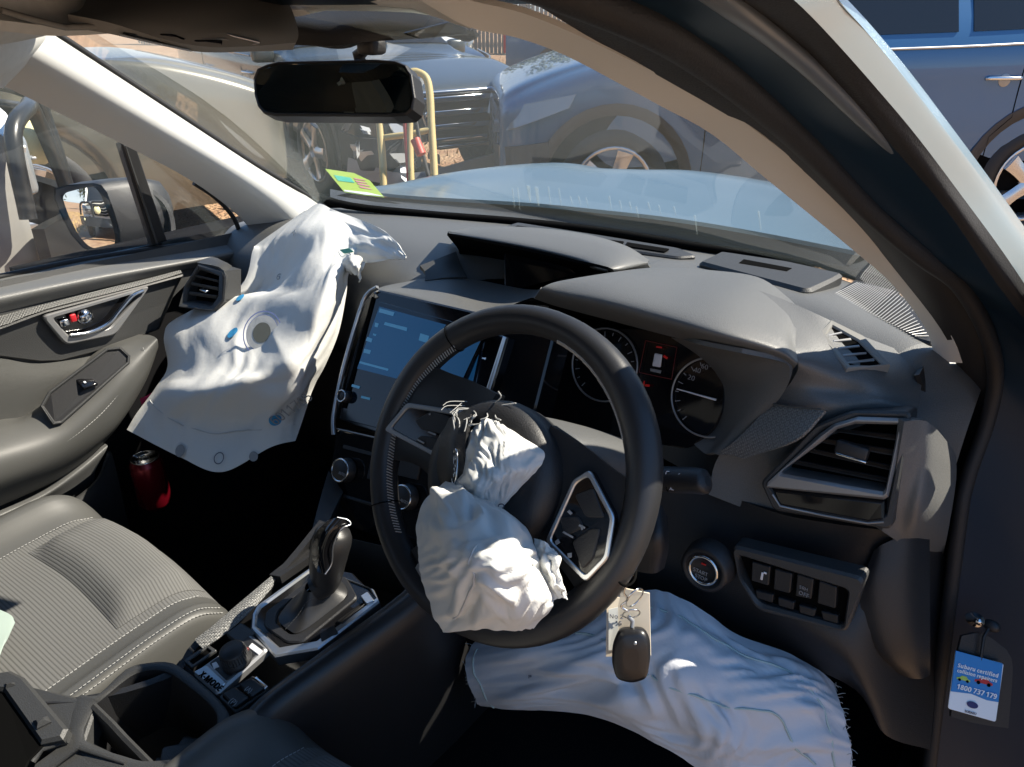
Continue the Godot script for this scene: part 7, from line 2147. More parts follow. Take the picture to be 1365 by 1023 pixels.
	slab(s, [Vector3(0.527,0.898,0.025),Vector3(0.537,0.9,0.016),Vector3(0.534,0.909,0.013),Vector3(0.562,0.907,0),Vector3(0.58,0.85,0.021),Vector3(0.542,0.845,0.046)], kn, .0012, .0003)
	var kt := obj("key_tag", s, M.card, t)
	s = S()
	slab(s, [Vector3(0.532,0.89,0.029),Vector3(0.539,0.892,0.022),Vector3(0.551,0.853,0.037),Vector3(0.543,0.852,0.043)], kn, .0006, .0001)
	obj("tag_panel", s, M.card_grey, kt)
	for i in 4:
		lettering(kt, "tag_writing", ["L 46", "FORD", "2019", "KEY"][i] if false else ["No 2", "1 46", "7 21", "30"][i], Vector3(0.535,0.885,0.032) + Vector3(0, -.0085 * i, 0), Vector3(.8, .05, -.45), Vector3.UP, .005, M.ink)
	# swing tag in the door opening
	t = thing("swing_tag", "blue and white printed tag hanging at the open door edge", "tag", Vector3(0.857,0.648,-0.376))
	var tp := [Vector3(0.825,0.689,-0.377),Vector3(0.879,0.674,-0.409),Vector3(0.891,0.606,-0.376),Vector3(0.837,0.622,-0.344)]
	var tn := poly_normal(tp)
	if tn.z < 0:
		tn = -tn
	s = S()
	slab(s, round_poly(tp, .003), tn, .0012, .0003)
	obj("tag_card", s, M.label_white, t)
	s = S()
	slab(s, [Vector3(0.825,0.69,-0.376),Vector3(0.878,0.675,-0.407),Vector3(0.887,0.63,-0.386),Vector3(0.874,0.632,-0.378),Vector3(0.856,0.64,-0.368),Vector3(0.834,0.643,-0.353)], tn, .0008, .0002)
	obj("tag_blue", s, M.tag_blue, t)
	var rr: Vector3 = Vector3(0.879,0.674,-0.409) - Vector3(0.825,0.689,-0.377)
	var uu: Vector3 = Vector3(0.825,0.689,-0.377) - Vector3(0.837,0.622,-0.344)
	lettering(t, "tag_writing", "Subaru certified", Vector3(0.832,0.674,-0.37), rr, uu, .005, M.label_white, true)
	lettering(t, "tag_writing", "collision repairers", Vector3(0.833,0.668,-0.367), rr, uu, .0044, M.label_white, true)
	lettering(t, "tag_writing", "1800 737 179", Vector3(0.838,0.65,-0.359), rr, uu, .0064, M.label_white, true)
	lettering(t, "tag_writing", "SUBARU", Vector3(0.855,0.62,-0.355), rr, uu, .003, M.ink)
	for q in [[1285, 906, M.label_green, .75], [1312, 910, M.red, 1.0]]:
		s = S()
		var bx := rr.normalized()
		var by := uu.normalized()
		var c0: Vector3 = cam_at(q[0], q[1])
		var shape := []
		for w in [[-.012, -.002], [.012, -.002], [.012, .001], [.008, .002], [.005, .0055], [-.003, .0055], [-.007, .002], [-.012, .001]]:
			shape.append(c0 + bx * w[0] * q[3] + by * w[1] * q[3])
		slab(s, shape, tn, .0006, .0001)
		var cp := obj("car_picture", s, q[2], t)
		for wx in [-.007, .007]:
			s = S()
			slab(s, circle(c0 + bx * wx * q[3] - by * .002 * q[3] + tn * .0004, bx, by, .0024 * q[3], .0024 * q[3], 12), tn, .0006, .0001)
			obj("picture_wheel", s, M.black, cp)
	s = S()
	slab(s, circle(cam_at(1297, 940), rr.normalized(), uu.normalized(), .0075, .0042, 24), tn, .0006, .0001)
	obj("tag_emblem", s, M.ink_blue, t)
	s = S()
	lathe(s, [Vector2(.011, 0), Vector2(.011, .003), Vector2(.006, .005), Vector2(.006, .01), Vector2(0, .011)], Vector3(0.833,0.712,-0.425), Basis(Vector3.RIGHT, tn, Vector3.RIGHT.cross(tn)), 20)
	obj("hook_bolt", s, M.chrome, t)
	s = S()
	lathe(s, [Vector2(.009, 0), Vector2(.009, .006), Vector2(.004, .008), Vector2(0, .009)], Vector3(0.852,0.705,-0.435), Basis(Vector3.RIGHT, tn, Vector3.RIGHT.cross(tn)), 18)
	tube(s, [Vector3(0.851,0.712,-0.417),Vector3(0.849,0.705,-0.405),Vector3(0.854,0.678,-0.393)], .002, 6)
	obj("hook", s, M.plastic_dark, t)
	s = S()
	patch(s, [[Vector3(0.826,0.702,-0.394),Vector3(0.847,0.704,-0.413),Vector3(0.877,0.685,-0.425)], [Vector3(0.829,0.674,-0.379),Vector3(0.857,0.673,-0.402),Vector3(0.89,0.664,-0.422)], [Vector3(0.843,0.606,-0.35),Vector3(0.87,0.596,-0.368),Vector3(0.907,0.59,-0.393)]], 3, 3, .004)
	obj("tag_backing", s, M.plastic_dark, t)
	# the open driver's door, out of view at right; shaped to shade the footwell
	t = thing("driver_door", "blue grey driver's door standing wide open", "car door", Vector3(.9, .3, -.6))
	t.rotation.y = deg_to_rad(DOOR_TURN)
	s = S()
	box(s, Vector3(-.03, .0, -.05), Vector3(.05, .79, 1.05))
	obj("door_panel", s, M.body_paint, t, true)
	s = S()
	var fr := [Vector3(0, .78, .0), Vector3(-.04, .98, .26), Vector3(-.10, 1.08, .62), Vector3(-.12, 1.13, .85), Vector3(-.1, 1.1, 1.0), Vector3(0, .78, 1.05)]
	tube(s, smooth(fr, 5), .028, 8)
	obj("window_frame", s, M.rubber, t, true)
	s = S()
	slab(s, [Vector3(.01, .76, -.06), Vector3(-.03, 1.02, .26), Vector3(-.02, .76, .26)], Vector3.RIGHT, .03, .004)  # out of view; heightened to block sun onto the knee airbag
	obj("mirror_sail", s, M.rubber, t, true)
	s = S()
	flat(s)
	fill(s, [Vector3(0, .78, .0), Vector3(-.04, .98, .26), Vector3(-.10, 1.08, .62), Vector3(-.12, 1.13, .85), Vector3(-.1, 1.1, 1.0), Vector3(0, .78, 1.05)], Vector3.RIGHT)
	obj("window_glass", s, M.side_glass, t, true)
	s = S()
	rbox(s, Vector3(.16, .93, .15), Vector3(.27, .22, .12), .05)  # out of view; raised and enlarged to shade the knee airbag
	rbox(s, Vector3(.05, .82, .15), Vector3(.1, .05, .07), .02)
	obj("door_mirror", s, M.body_paint, t, true)

const DOOR_TURN := 58.0

func cam_at(u: float, v: float) -> Vector3:
	# a spot on the hanging tag, measured along its own edges
	var a: Vector3 = Vector3(0.825,0.691,-0.375)
	var b: Vector3 = Vector3(0.878,0.676,-0.407)
	var c: Vector3 = Vector3(0.837,0.623,-0.342)
	var k := ((u - 1275.0) * 77.0 - (v - 868.0) * -11.0) / (63.0 * 77.0 + 17.0 * 11.0)
	var m := ((v - 868.0) * 63.0 - (u - 1275.0) * 17.0) / (63.0 * 77.0 + 17.0 * 11.0)
	return a + (b - a) * k + (c - a) * m

# ---------- vehicles in the yard (each built about its own middle, nose to -z) ----------
func ring_of(q: Array) -> Array:
	# z, sill y, sill half width, belt y, belt half width, top y, top half width
	var r := []
	for sg in [-1.0, 1.0]:
		var side := [Vector3(q[2] * .93 * sg, q[1], q[0]), Vector3(q[2] * sg, lerpf(q[1], q[3], .3), q[0]), Vector3(lerpf(q[2], q[4], .6) * sg * 1.01, lerpf(q[1], q[3], .72), q[0]), Vector3(q[4] * sg, q[3], q[0]), Vector3(lerpf(q[4], q[6], .55) * sg, lerpf(q[3], q[5], .55), q[0]), Vector3(q[6] * sg, q[5] - .035 * (1.0 if q[5] > 1.3 else .4), q[0]), Vector3(q[6] * .6 * sg, q[5] - .004, q[0])]
		if sg > 0:
			r.append(Vector3(0, q[5], q[0]))
			side.reverse()
		r.append_array(side)
	return r

func wheel(parent: Node3D, at: Vector3, r: float, side: float, paint: Material, spokes := 5) -> void:
	var b := Basis(Vector3.UP, Vector3.RIGHT * side, Vector3.UP.cross(Vector3.RIGHT * side))
	var s := S()
	lathe(s, [Vector2(r * .6, -.2), Vector2(r * .93, -.2), Vector2(r, -.17), Vector2(r, -.04), Vector2(r * .95, -.005), Vector2(r * .8, .005), Vector2(r * .68, -.005), Vector2(r * .66, -.03)], at, b, 36)
	var w := obj("wheel", s, M.rubber, parent, true)
	s = S()
	lathe(s, [Vector2(r * .68, .0), Vector2(r * .645, .006), Vector2(r * .61, -.01), Vector2(r * .58, -.07)], at, b, 36)
	obj("wheel_rim", s, paint, w, true)
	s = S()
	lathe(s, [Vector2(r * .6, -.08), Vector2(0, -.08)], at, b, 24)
	obj("brake_shadow", s, M.black, w, true)  # black disc stands in for the shade behind the spokes
	for i in spokes:
		var a := TAU * i / spokes + .3
		var d := b.x * cos(a) + b.z * sin(a)
		var e := b.x * -sin(a) + b.z * cos(a)
		s = S()
		var m := b.y
		patch(s, [[at + d * r * .12 - e * r * .1 - m * .02, at + d * r * .12 - m * .008, at + d * r * .12 + e * r * .1 - m * .02], [at + d * r * .35 - e * r * .085 - m * .022, at + d * r * .35 - m * .01, at + d * r * .35 + e * r * .085 - m * .022], [at + d * r * .62 - e * r * .13 - m * .01, at + d * r * .62 - m * .004, at + d * r * .62 + e * r * .13 - m * .01]], 3, 3, .03)
		obj("wheel_spoke", s, paint, w, true)
	s = S()
	lathe(s, [Vector2(r * .17, -.03), Vector2(r * .165, .0), Vector2(r * .08, .006), Vector2(0, .006)], at, b, 24)
	obj("wheel_hub", s, paint, w, true)
	for i in 5:
		var a := TAU * i / 5 + .9
		var d := b.x * cos(a) + b.z * sin(a)
		s = S()
		lathe(s, [Vector2(.011, -.01), Vector2(.011, .004), Vector2(.006, .008), Vector2(0, .008)], at + d * r * .2 - b.y * .006, b, 10)
		obj("wheel_nut", s, M.satin_grey, w, true)

func motor(called: String, label: String, category: String, st: Array, paint: Material, rim: Material, axles: Array, r: float, g0: int, g1: int, clad := true, group := "") -> Node3D:
	var t := thing(called, label, category, Vector3.ZERO, group)
	var rows := []
	for q in st:
		rows.append(ring_of(q))
	var s := S()
	var g := fine(rows, 4, 10)
	shell(s, g, .004)
	flat(s)
	fill(s, g[0], Vector3.FORWARD)
	fill(s, g[g.size() - 1], Vector3.BACK)
	obj("body", s, paint, t, true)
	# side windows between belt and roof, windscreen and rear window
	for sg in [-1.0, 1.0]:
		var n := 0
		for part in [[g0 * 10 + 1, (g0 * 10 + g1 * 10) / 2 - 1], [(g0 * 10 + g1 * 10) / 2, g1 * 10 - 2]]:
			if part[1] - part[0] < 1:
				continue
			var rr := []
			for i in range(part[0], part[1] + 1):
				var row := []
				for k in [13, 15, 17, 19]:
					var idx: int = k if sg < 0 else g[0].size() - 1 - k
					row.append(g[i][idx] + Vector3(.006 * sg, .002, 0))
				rr.append(row)
			s = S()
			shell(s, rr, .004 * -sg)
			obj("side_window", s, M.car_glass, t, true)
			n += 1
		s = S()
		var bl := []
		for i in range(g0 * 10, g1 * 10 + 1):
			bl.append(g[i][12 if sg < 0 else g[0].size() - 13] + Vector3(.008 * sg, 0, 0))
		tube(s, bl, .008, 6)
		obj("belt_moulding", s, M.satin, t, true)
		for zz in axles:
			var at := Vector3((st[2][2] - .0) * sg, r, zz)
			s = S()
			var arch := []
			var inn := []
			for i in 19:
				var a := deg_to_rad(lerpf(-8, 188, i / 18.0))
				arch.append(at + Vector3(.022 * sg, sin(a) * (r * 1.36), cos(a) * (r * 1.36)))
				inn.append(at + Vector3(.018 * sg, sin(a) * (r * 1.17), cos(a) * (r * 1.17)))
			sheet(s, [arch, inn, inn.map(func(v): return v - Vector3(.08 * sg, 0, 0))])
			obj("wheel_arch", s, M.clad if clad else paint, t, true)
			s = S()
			flat(s)
			inn.append(at + Vector3(.012 * sg, -.05, 0))
			fill(s, inn.map(func(v): return v - Vector3(.006 * sg, 0, 0)), Vector3.RIGHT * sg)
			obj("arch_lining", s, M.black, t, true)
			wheel(t, at + Vector3(.02 * sg, 0, 0), r, sg, rim)
		# door seams and handles
		var zf: float = axles[0] + r * 1.5
		var zr: float = axles[1] - r * 1.0
		var zm := (zf + zr) * .5 - .05
		for zz in [zf, zm, zr + .12]:
			var line := []
			for i in 8:
				var y := lerpf(.32, st[3][3], i / 7.0)
				line.append(side_point(g, zz + (.12 if zz > zm + .1 and i < 4 else 0.0) * (-1.0 if i < 4 else 1.0), y, sg, .0015))
			s = S()
			tube(s, line, .004, 4)
			obj("door_seam", s, M.black, t, true)
		for zz in [zm - .16, zr - .0]:
			var p := side_point(g, zz, st[3][3] - .13, sg, .012)
			s = S()
			tube(s, smooth([p + Vector3(-.012 * sg, 0, -.11), p + Vector3(.012 * sg, .004, -.09), p + Vector3(.018 * sg, .004, 0), p + Vector3(.012 * sg, .004, .09), p + Vector3(-.012 * sg, .006, .11)], 5), .013, 8)
			var hd := obj("door_handle", s, M.chrome, t, true)
			s = S()
			lathe(s, [Vector2(.04, 0), Vector2(.03, .004), Vector2(0, .005)], p + Vector3(-.01 * sg, -.01, .01), Basis(Vector3.UP, Vector3.RIGHT * sg, Vector3.UP.cross(Vector3.RIGHT * sg)), 18)
			obj("handle_cup", s, M.satin_grey, hd, true)
		var mp := side_point(g, st[3][0] + .25, st[3][3] + .06, sg, .1)
		s = S()
		rbox(s, mp, Vector3(.2, .15, .1), .045)
		rbox(s, mp - Vector3(.09 * sg, .05, 0), Vector3(.1, .05, .06), .02)
		obj("door_mirror", s, paint, t, true)
	var ws := []
	for i in range((g0 - 1) * 10 + 1, g0 * 10):
		var row := []
		for k in range(19, 38):
			row.append(g[i][k] + Vector3(0, .006, -.004))
		ws.append(row)
	s = S()
	shell(s, ws, .004)
	obj("windscreen", s, M.car_glass, t, true)
	return t

func side_point(g: Array, z: float, y: float, sg: float, lift: float) -> Vector3:
	var best := 1e9
	var p := Vector3.ZERO
	var half: int = g[0].size() / 2
	for i in g.size():
		for k in range(0, half):
			var v: Vector3 = g[i][k if sg < 0 else g[0].size() - 1 - k]
			var d := (v.z - z) * (v.z - z) + (v.y - y) * (v.y - y)
			if d < best:
				best = d
				p = v
	return Vector3(p.x + lift * sg, y, z)

func nose(t: Node3D, z: float, y0: float, y1: float, w: float, bars: int, m: Material, shape := 0.0) -> void:
	var s := S()
	slab(s, round_poly([Vector3(-w, y1, z), Vector3(w, y1, z), Vector3(w * (.8 - shape), y0, z), Vector3(-w * (.8 - shape), y0, z)], .05), Vector3.FORWARD, .05, .006)
	obj("grille", s, M.black, t, true)
	for i in bars:
		var f := (i + .5) / bars
		var y := lerpf(y0, y1, f)
		var hw := lerpf(w * (.8 - shape), w, f) - .02
		s = S()
		rbox(s, Vector3(0, y, z - .012), Vector3(hw * 2, (y1 - y0) / bars * .45, .03), .01)
		obj("grille_bar", s, m, t, true)
	s = S()
	tube(s, round_poly([Vector3(-w, y1, z - .01), Vector3(w, y1, z - .01), Vector3(w * (.8 - shape), y0, z - .01), Vector3(-w * (.8 - shape), y0, z - .01)], .05), .018, 8, true)
	obj("grille_rim", s, m, t, true)
	for sg in [-1.0, 1.0]:
		s = S()
		patch(s, [[Vector3(w * 1.05 * sg, y1 + .03, z + .0), Vector3(.84 * sg, y1 + .08, z + .09), Vector3(.945 * sg, y1 + .16, z + .46)], [Vector3(w * 1.02 * sg, y1 - .12, z - .03), Vector3(.86 * sg, y1 - .06, z + .06), Vector3(.95 * sg, y1 + .08, z + .42)]], 5, 4, .02 * sg)
		obj("headlight", s, M.lamp_glass, t, true)
		s = S()
		patch(s, [[Vector3(w * 1.1 * sg, y0 + .1, z - .02), Vector3(.86 * sg, y0 + .12, z + .06), Vector3(.95 * sg, y0 + .16, z + .3)], [Vector3(w * 1.05 * sg, y0 - .12, z - .02), Vector3(.85 * sg, y0 - .12, z + .07), Vector3(.94 * sg, y0 - .1, z + .3)]], 5, 4, .02 * sg)
		obj("bumper_insert", s, M.clad, t, true)

const SUV := [[-2.28, .5, .55, .66, .6, .72, .5], [-2.2, .3, .82, .8, .84, .9, .72], [-1.6, .25, .9, .97, .9, 1.04, .8], [-.95, .22, .91, 1.04, .91, 1.12, .76], [-.2, .22, .91, 1.06, .91, 1.62, .62], [.8, .22, .91, 1.09, .91, 1.69, .63], [1.75, .25, .91, 1.13, .9, 1.63, .6], [2.15, .35, .87, 1.12, .87, 1.25, .74], [2.3, .5, .8, .95, .82, 1.02, .72]]

const TALL := [[-2.17, .5, .55, .72, .6, .78, .5], [-2.1, .3, .84, .86, .86, .98, .74], [-1.6, .27, .93, 1.07, .92, 1.16, .8], [-.95, .25, .94, 1.17, .93, 1.25, .76], [-.2, .25, .94, 1.2, .93, 1.76, .66], [.8, .25, .94, 1.23, .93, 1.85, .67], [1.75, .27, .94, 1.27, .92, 1.8, .64], [2.15, .37, .9, 1.26, .89, 1.4, .76], [2.32, .52, .82, 1.05, .84, 1.14, .74]]

func car_paint(key: String, c: Color, metal := .3) -> StandardMaterial3D:
	var m := mat(key, c, .28, metal)
	m.clearcoat_enabled = true
	m.clearcoat = 1.0
	m.clearcoat_roughness = .03
	return m

func build_cars() -> void:
	mat("car_glass", lin(.012, .014, .017), .05)
	mat("lamp_glass", lin(.28, .31, .33), .1, .5)
	rough_with(mat("clad", lin(.03, .03, .032), .6), grain_map, 6.0, .4)
	mat("broken_bits", lin(.5, .52, .53), .3, .3)
	var blue := car_paint("paint_blue", lin(.03, .105, .22))
	var grey := car_paint("paint_grey", lin(.05, .06, .062))
	var dark := car_paint("paint_navy", lin(.015, .024, .045))
	var sand := car_paint("paint_sand", lin(.125, .12, .095), .3)
	var white := car_paint("paint_white", lin(.72, .72, .68), 0.0)
	# blue wagon across the bow
	var t := motor("blue_wagon", "blue four door wagon with chrome handle parked across ahead of the bonnet", "car", TALL, blue, M.rim_bright, [-1.43, 1.43], .385, 4, 6)
	nose(t, -2.15, .52, .8, .52, 4, M.clad)
	t.position = Vector3(-1.3, 0, -5.53)
	t.rotation.y = deg_to_rad(131.0)
	# crashed dark wagon with a chrome grille
	t = motor("crashed_wagon", "crashed dark wagon with broken nose and wide chrome grille, behind the hand truck", "car", SUV, grey, M.rim_bright, [-1.4, 1.4], .37, 4, 6)
	nose(t, -2.29, .45, .86, .46, 4, M.chrome, .15)
	var s := S()
	var rng := RandomNumberGenerator.new()
	rng.seed = 6
	for i in 46:
		var p := Vector3(rng.randf_range(.25, .98), rng.randf_range(.3, .95), rng.randf_range(-2.36, -1.95))
		var d := Vector3(rng.randf_range(-1, 1), rng.randf_range(-1, 1), rng.randf_range(-.6, .6)) * rng.randf_range(.05, .16)
		var e := Vector3(rng.randf_range(-1, 1), rng.randf_range(-1, 1), rng.randf_range(-.6, .6)) * rng.randf_range(.03, .09)
		var f := d.cross(e).normalized() * .012
		for q in [f, -f]:
			flat(s)
			tri(s, p - d + q, p + e + q, p + d * .7 + q)
			tri(s, p - d + q, p + d * .7 + q, p - e + q)
	obj("broken_front", s, M.broken_bits, t, true).set_meta("kind", "stuff")
	s = S()
	patch(s, [[Vector3(-.7, .42, -2.36), Vector3(0, .36, -2.42), Vector3(.6, .3, -2.36), Vector3(.95, .42, -2.1)], [Vector3(-.75, .3, -2.34), Vector3(0, .24, -2.42), Vector3(.55, .2, -2.4), Vector3(.98, .28, -2.1)]], 5, 4, .03)
	obj("hanging_bumper", s, M.satin_grey, t, true)
	t.position = Vector3(-5.62, 0, -4.92)
	t.rotation.y = deg_to_rad(-105.0)
	# another behind it, only its bonnet showing
	t = motor("navy_wagon", "navy wagon behind the crashed one, its bonnet showing above it", "car", SUV, dark, M.rim_bright, [-1.4, 1.4], .36, 4, 6)
	nose(t, -2.27, .5, .8, .5, 5, M.satin_grey)
	t.position = Vector3(-8.3, 0, -7.4)
	t.rotation.y = deg_to_rad(-100.0)
	# pale wagon close alongside on the left
	t = motor("sand_wagon", "large sand coloured wagon standing close on the passenger side", "car", [[-2.45, .5, .6, .7, .62, .78, .5], [-2.36, .3, .86, .9, .86, 1.0, .72], [-1.75, .28, .95, 1.1, .93, 1.18, .8], [-1.1, .25, .96, 1.18, .94, 1.26, .76], [-.5, .25, .96, 1.2, .94, 1.84, .68], [.9, .25, .96, 1.2, .94, 1.9, .7], [2.1, .26, .96, 1.22, .94, 1.86, .68], [2.36, .35, .9, 1.2, .9, 1.5, .76], [2.45, .5, .84, 1.0, .86, 1.1, .76]], sand, M.rim_bright, [-.85, 1.6], .39, 4, 6, false)
	s = S()
	rbox(s, Vector3(.97, .3, 0), Vector3(.05, .05, 2.3), .012)
	obj("sill_strip", s, M.satin, t, true)
	t.position = Vector3(-5.3, 0, -.8)
	t.rotation.y = deg_to_rad(-20.0)
	# blue pickup, tail to the left, further back
	t = motor("blue_pickup", "blue pickup with red tail lamp standing beyond the bonnet", "pickup", [[-2.6, .5, .7, .8, .7, .9, .6], [-2.5, .35, .88, 1.0, .86, 1.08, .7], [-1.9, .3, .94, 1.12, .92, 1.18, .8], [-1.2, .3, .94, 1.14, .92, 1.2, .78], [-.6, .3, .94, 1.16, .92, 1.78, .66], [.4, .3, .94, 1.16, .92, 1.8, .66], [.75, .3, .94, 1.18, .92, 1.3, .82], [1.2, .3, .94, 1.18, .92, 1.22, .86], [2.55, .35, .93, 1.18, .92, 1.22, .86]], blue, M.rim_bright, [-1.6, 1.6], .4, 4, 5)
	for sg in [-1.0, 1.0]:
		s = S()
		rbox(s, Vector3(.86 * sg, .95, 2.55), Vector3(.14, .34, .08), .02)
		obj("tail_lamp", s, M.red, t, true)
	t.position = Vector3(-6.2, 0, -12.6)
	t.rotation.y = deg_to_rad(-52.3)
	# two pale vehicles far off
	t = motor("white_wagon", "white wagon with chrome grille in the far row", "car", SUV, white, M.rim_bright, [-1.4, 1.4], .37, 4, 6, false)
	nose(t, -2.27, .5, .85, .55, 4, M.chrome)
	t.position = Vector3(-12.0, 0, -13.2)
	t.rotation.y = deg_to_rad(-140.0)
	var straw := car_paint("paint_cream", lin(.55, .48, .26), 0.0)
	t = motor("cream_wagon", "cream wagon beside the white one in the far row", "car", SUV, straw, M.rim_bright, [-1.4, 1.4], .37, 4, 6, false)
	nose(t, -2.27, .5, .85, .55, 4, M.satin_grey)
	t.position = Vector3(-13.2, 0, -10.2)
	t.rotation.y = deg_to_rad(-138.0)
	# white four wheel drives with black bull bars
	off_roader("white_offroader", "white four wheel drive with black bull bar and lamps seen in the door mirror", Vector3(-1.3, 0, 8.4), 0.0, 0.0)
	off_roader("offroader_front", "cut off white four wheel drive front with black bull bar outside the passenger window", Vector3(-3.5, 0, 1.15), 0.0, 1.0)
	# hand truck
	t = thing("hand_truck", "worn yellow hand truck leaning against the crashed wagon", "hand truck", Vector3(-1.552,0.721,-1.798))
	s = S()
	tube(s, smooth([Vector3(-1.634,0.716,-1.731),Vector3(-1.68,0.852,-1.78),Vector3(-1.733,0.996,-1.828),Vector3(-1.77,1.112,-1.871),Vector3(-1.776,1.176,-1.905),Vector3(-1.75,1.19,-1.934),Vector3(-1.721,1.161,-1.939)], 5), .016, 8)
	obj("handle_tube", s, M.cart_yellow, t)
	s = S()
	tube(s, smooth([Vector3(-1.428,0.732,-1.83),Vector3(-1.471,0.861,-1.876),Vector3(-1.521,1.003,-1.925),Vector3(-1.56,1.117,-1.965),Vector3(-1.59,1.177,-1.979),Vector3(-1.627,1.2,-1.964),Vector3(-1.654,1.197,-1.942)], 5), .016, 8)
	obj("handle_tube", s, M.cart_yellow, t)
	s = S()
	tube(s, smooth([Vector3(-1.468,0.738,-1.732),Vector3(-1.512,0.87,-1.779),Vector3(-1.554,1.01,-1.833),Vector3(-1.575,1.122,-1.886),Vector3(-1.596,1.184,-1.908)], 5), .014, 8)
	obj("middle_tube", s, M.cart_yellow, t)
	s = S()
	tube(s, [Vector3(-1.719,0.94,-1.818),Vector3(-1.579,0.963,-1.855),Vector3(-1.51,0.983,-1.921)], .013, 8)
	obj("cross_bar", s, M.cart_yellow, t)
	s = S()
	tube(s, [Vector3(-1.571,1.01,-1.82),Vector3(-1.486,0.771,-1.739)], .01, 8)
	obj("red_bar", s, M.cart_red, t)
	s = S()
	tube(s, [Vector3(-1.485,0.959,-1.785),Vector3(-1.447,0.903,-1.78)], .02, 8)
	obj("red_grip", s, M.cart_red, t)
	s = S()
	tube(s, [Vector3(-1.554,1.052,-1.859),Vector3(-1.488,0.912,-1.824),Vector3(-1.431,0.805,-1.802)], .009, 6)
	obj("dark_strap", s, M.rubber, t)
	s = S()
	slab(s, [Vector3(0, .03, 0), Vector3(.4, .03, 0), Vector3(.4, .03, .25), Vector3(0, .03, .25)].map(func(v): return v + Vector3(-3.819,0.03,-4.013) * Vector3(1, 0, 1)), Vector3.UP, .02, .003)
	obj("toe_plate", s, M.rubber, t)
	# boundary fence and far scrub
	t = thing("boundary_fence", "weathered timber paling fence closing the yard", "fence", Vector3(-14, 0, -22))
	s = S()
	rng.seed = 14
	for i in 260:
		var p := Vector3(-36 + i * .16, 0, -19.5 - i * .028)
		rbox(s, p + Vector3(0, .85 + rng.randf_range(-.03, .03), 0), Vector3(.13, 1.7, .025), .004)
	obj("palings", s, M.timber, t).set_meta("kind", "stuff")
	for i in 5:
		leafy(["bush", "bush", "tree", "tree", "tree"][i], ["low green bush at the foot of the far white wagon", "rounded green shrub beside the pickup's tail", "grey green tree beyond the fence, left of the pickup", "dense dark tree beyond the yard behind the car", "pale green tree behind the white four wheel drive"][i], [Vector3(-8.6, 0, -10.3), Vector3(-7.6, 0, -9.9), Vector3(-22, 0, -30), Vector3(-12, 0, 34), Vector3(-5, 0, 36)][i], [.7, .5, 6.0, 7.0, 6.0][i], i)

func leafy(called: String, label: String, at: Vector3, h: float, seed_no: int) -> void:
	var t := thing(called, label, "tree" if h > 2.0 else "bush", at)
	var rng := RandomNumberGenerator.new()
	rng.seed = 100 + seed_no
	var s := S()
	tube(s, [Vector3.ZERO, Vector3(.02, h * .3, .01) , Vector3(-.03, h * .6, .03)], [h * .035, h * .025, h * .01], 8)
	obj("trunk", s, M.timber, t, true)
	s = S()
	flat(s)
	for c in 16:
		var cc := Vector3(rng.randf_range(-.38, .38), rng.randf_range(.3, .95), rng.randf_range(-.38, .38)) * h
		for i in 130:
			var p := cc + Vector3(rng.randfn(), rng.randfn(), rng.randfn()) * h * .09
			var a := Vector3(rng.randf_range(-1, 1), rng.randf_range(-1, 1), rng.randf_range(-1, 1)).normalized() * h * .035
			var b := a.cross(Vector3(rng.randf(), 1, rng.randf())).normalized() * h * .016
			quad(s, p - a, p + b, p + a, p - b)
	obj("crown", s, M.leaf, t, true).set_meta("kind", "stuff")

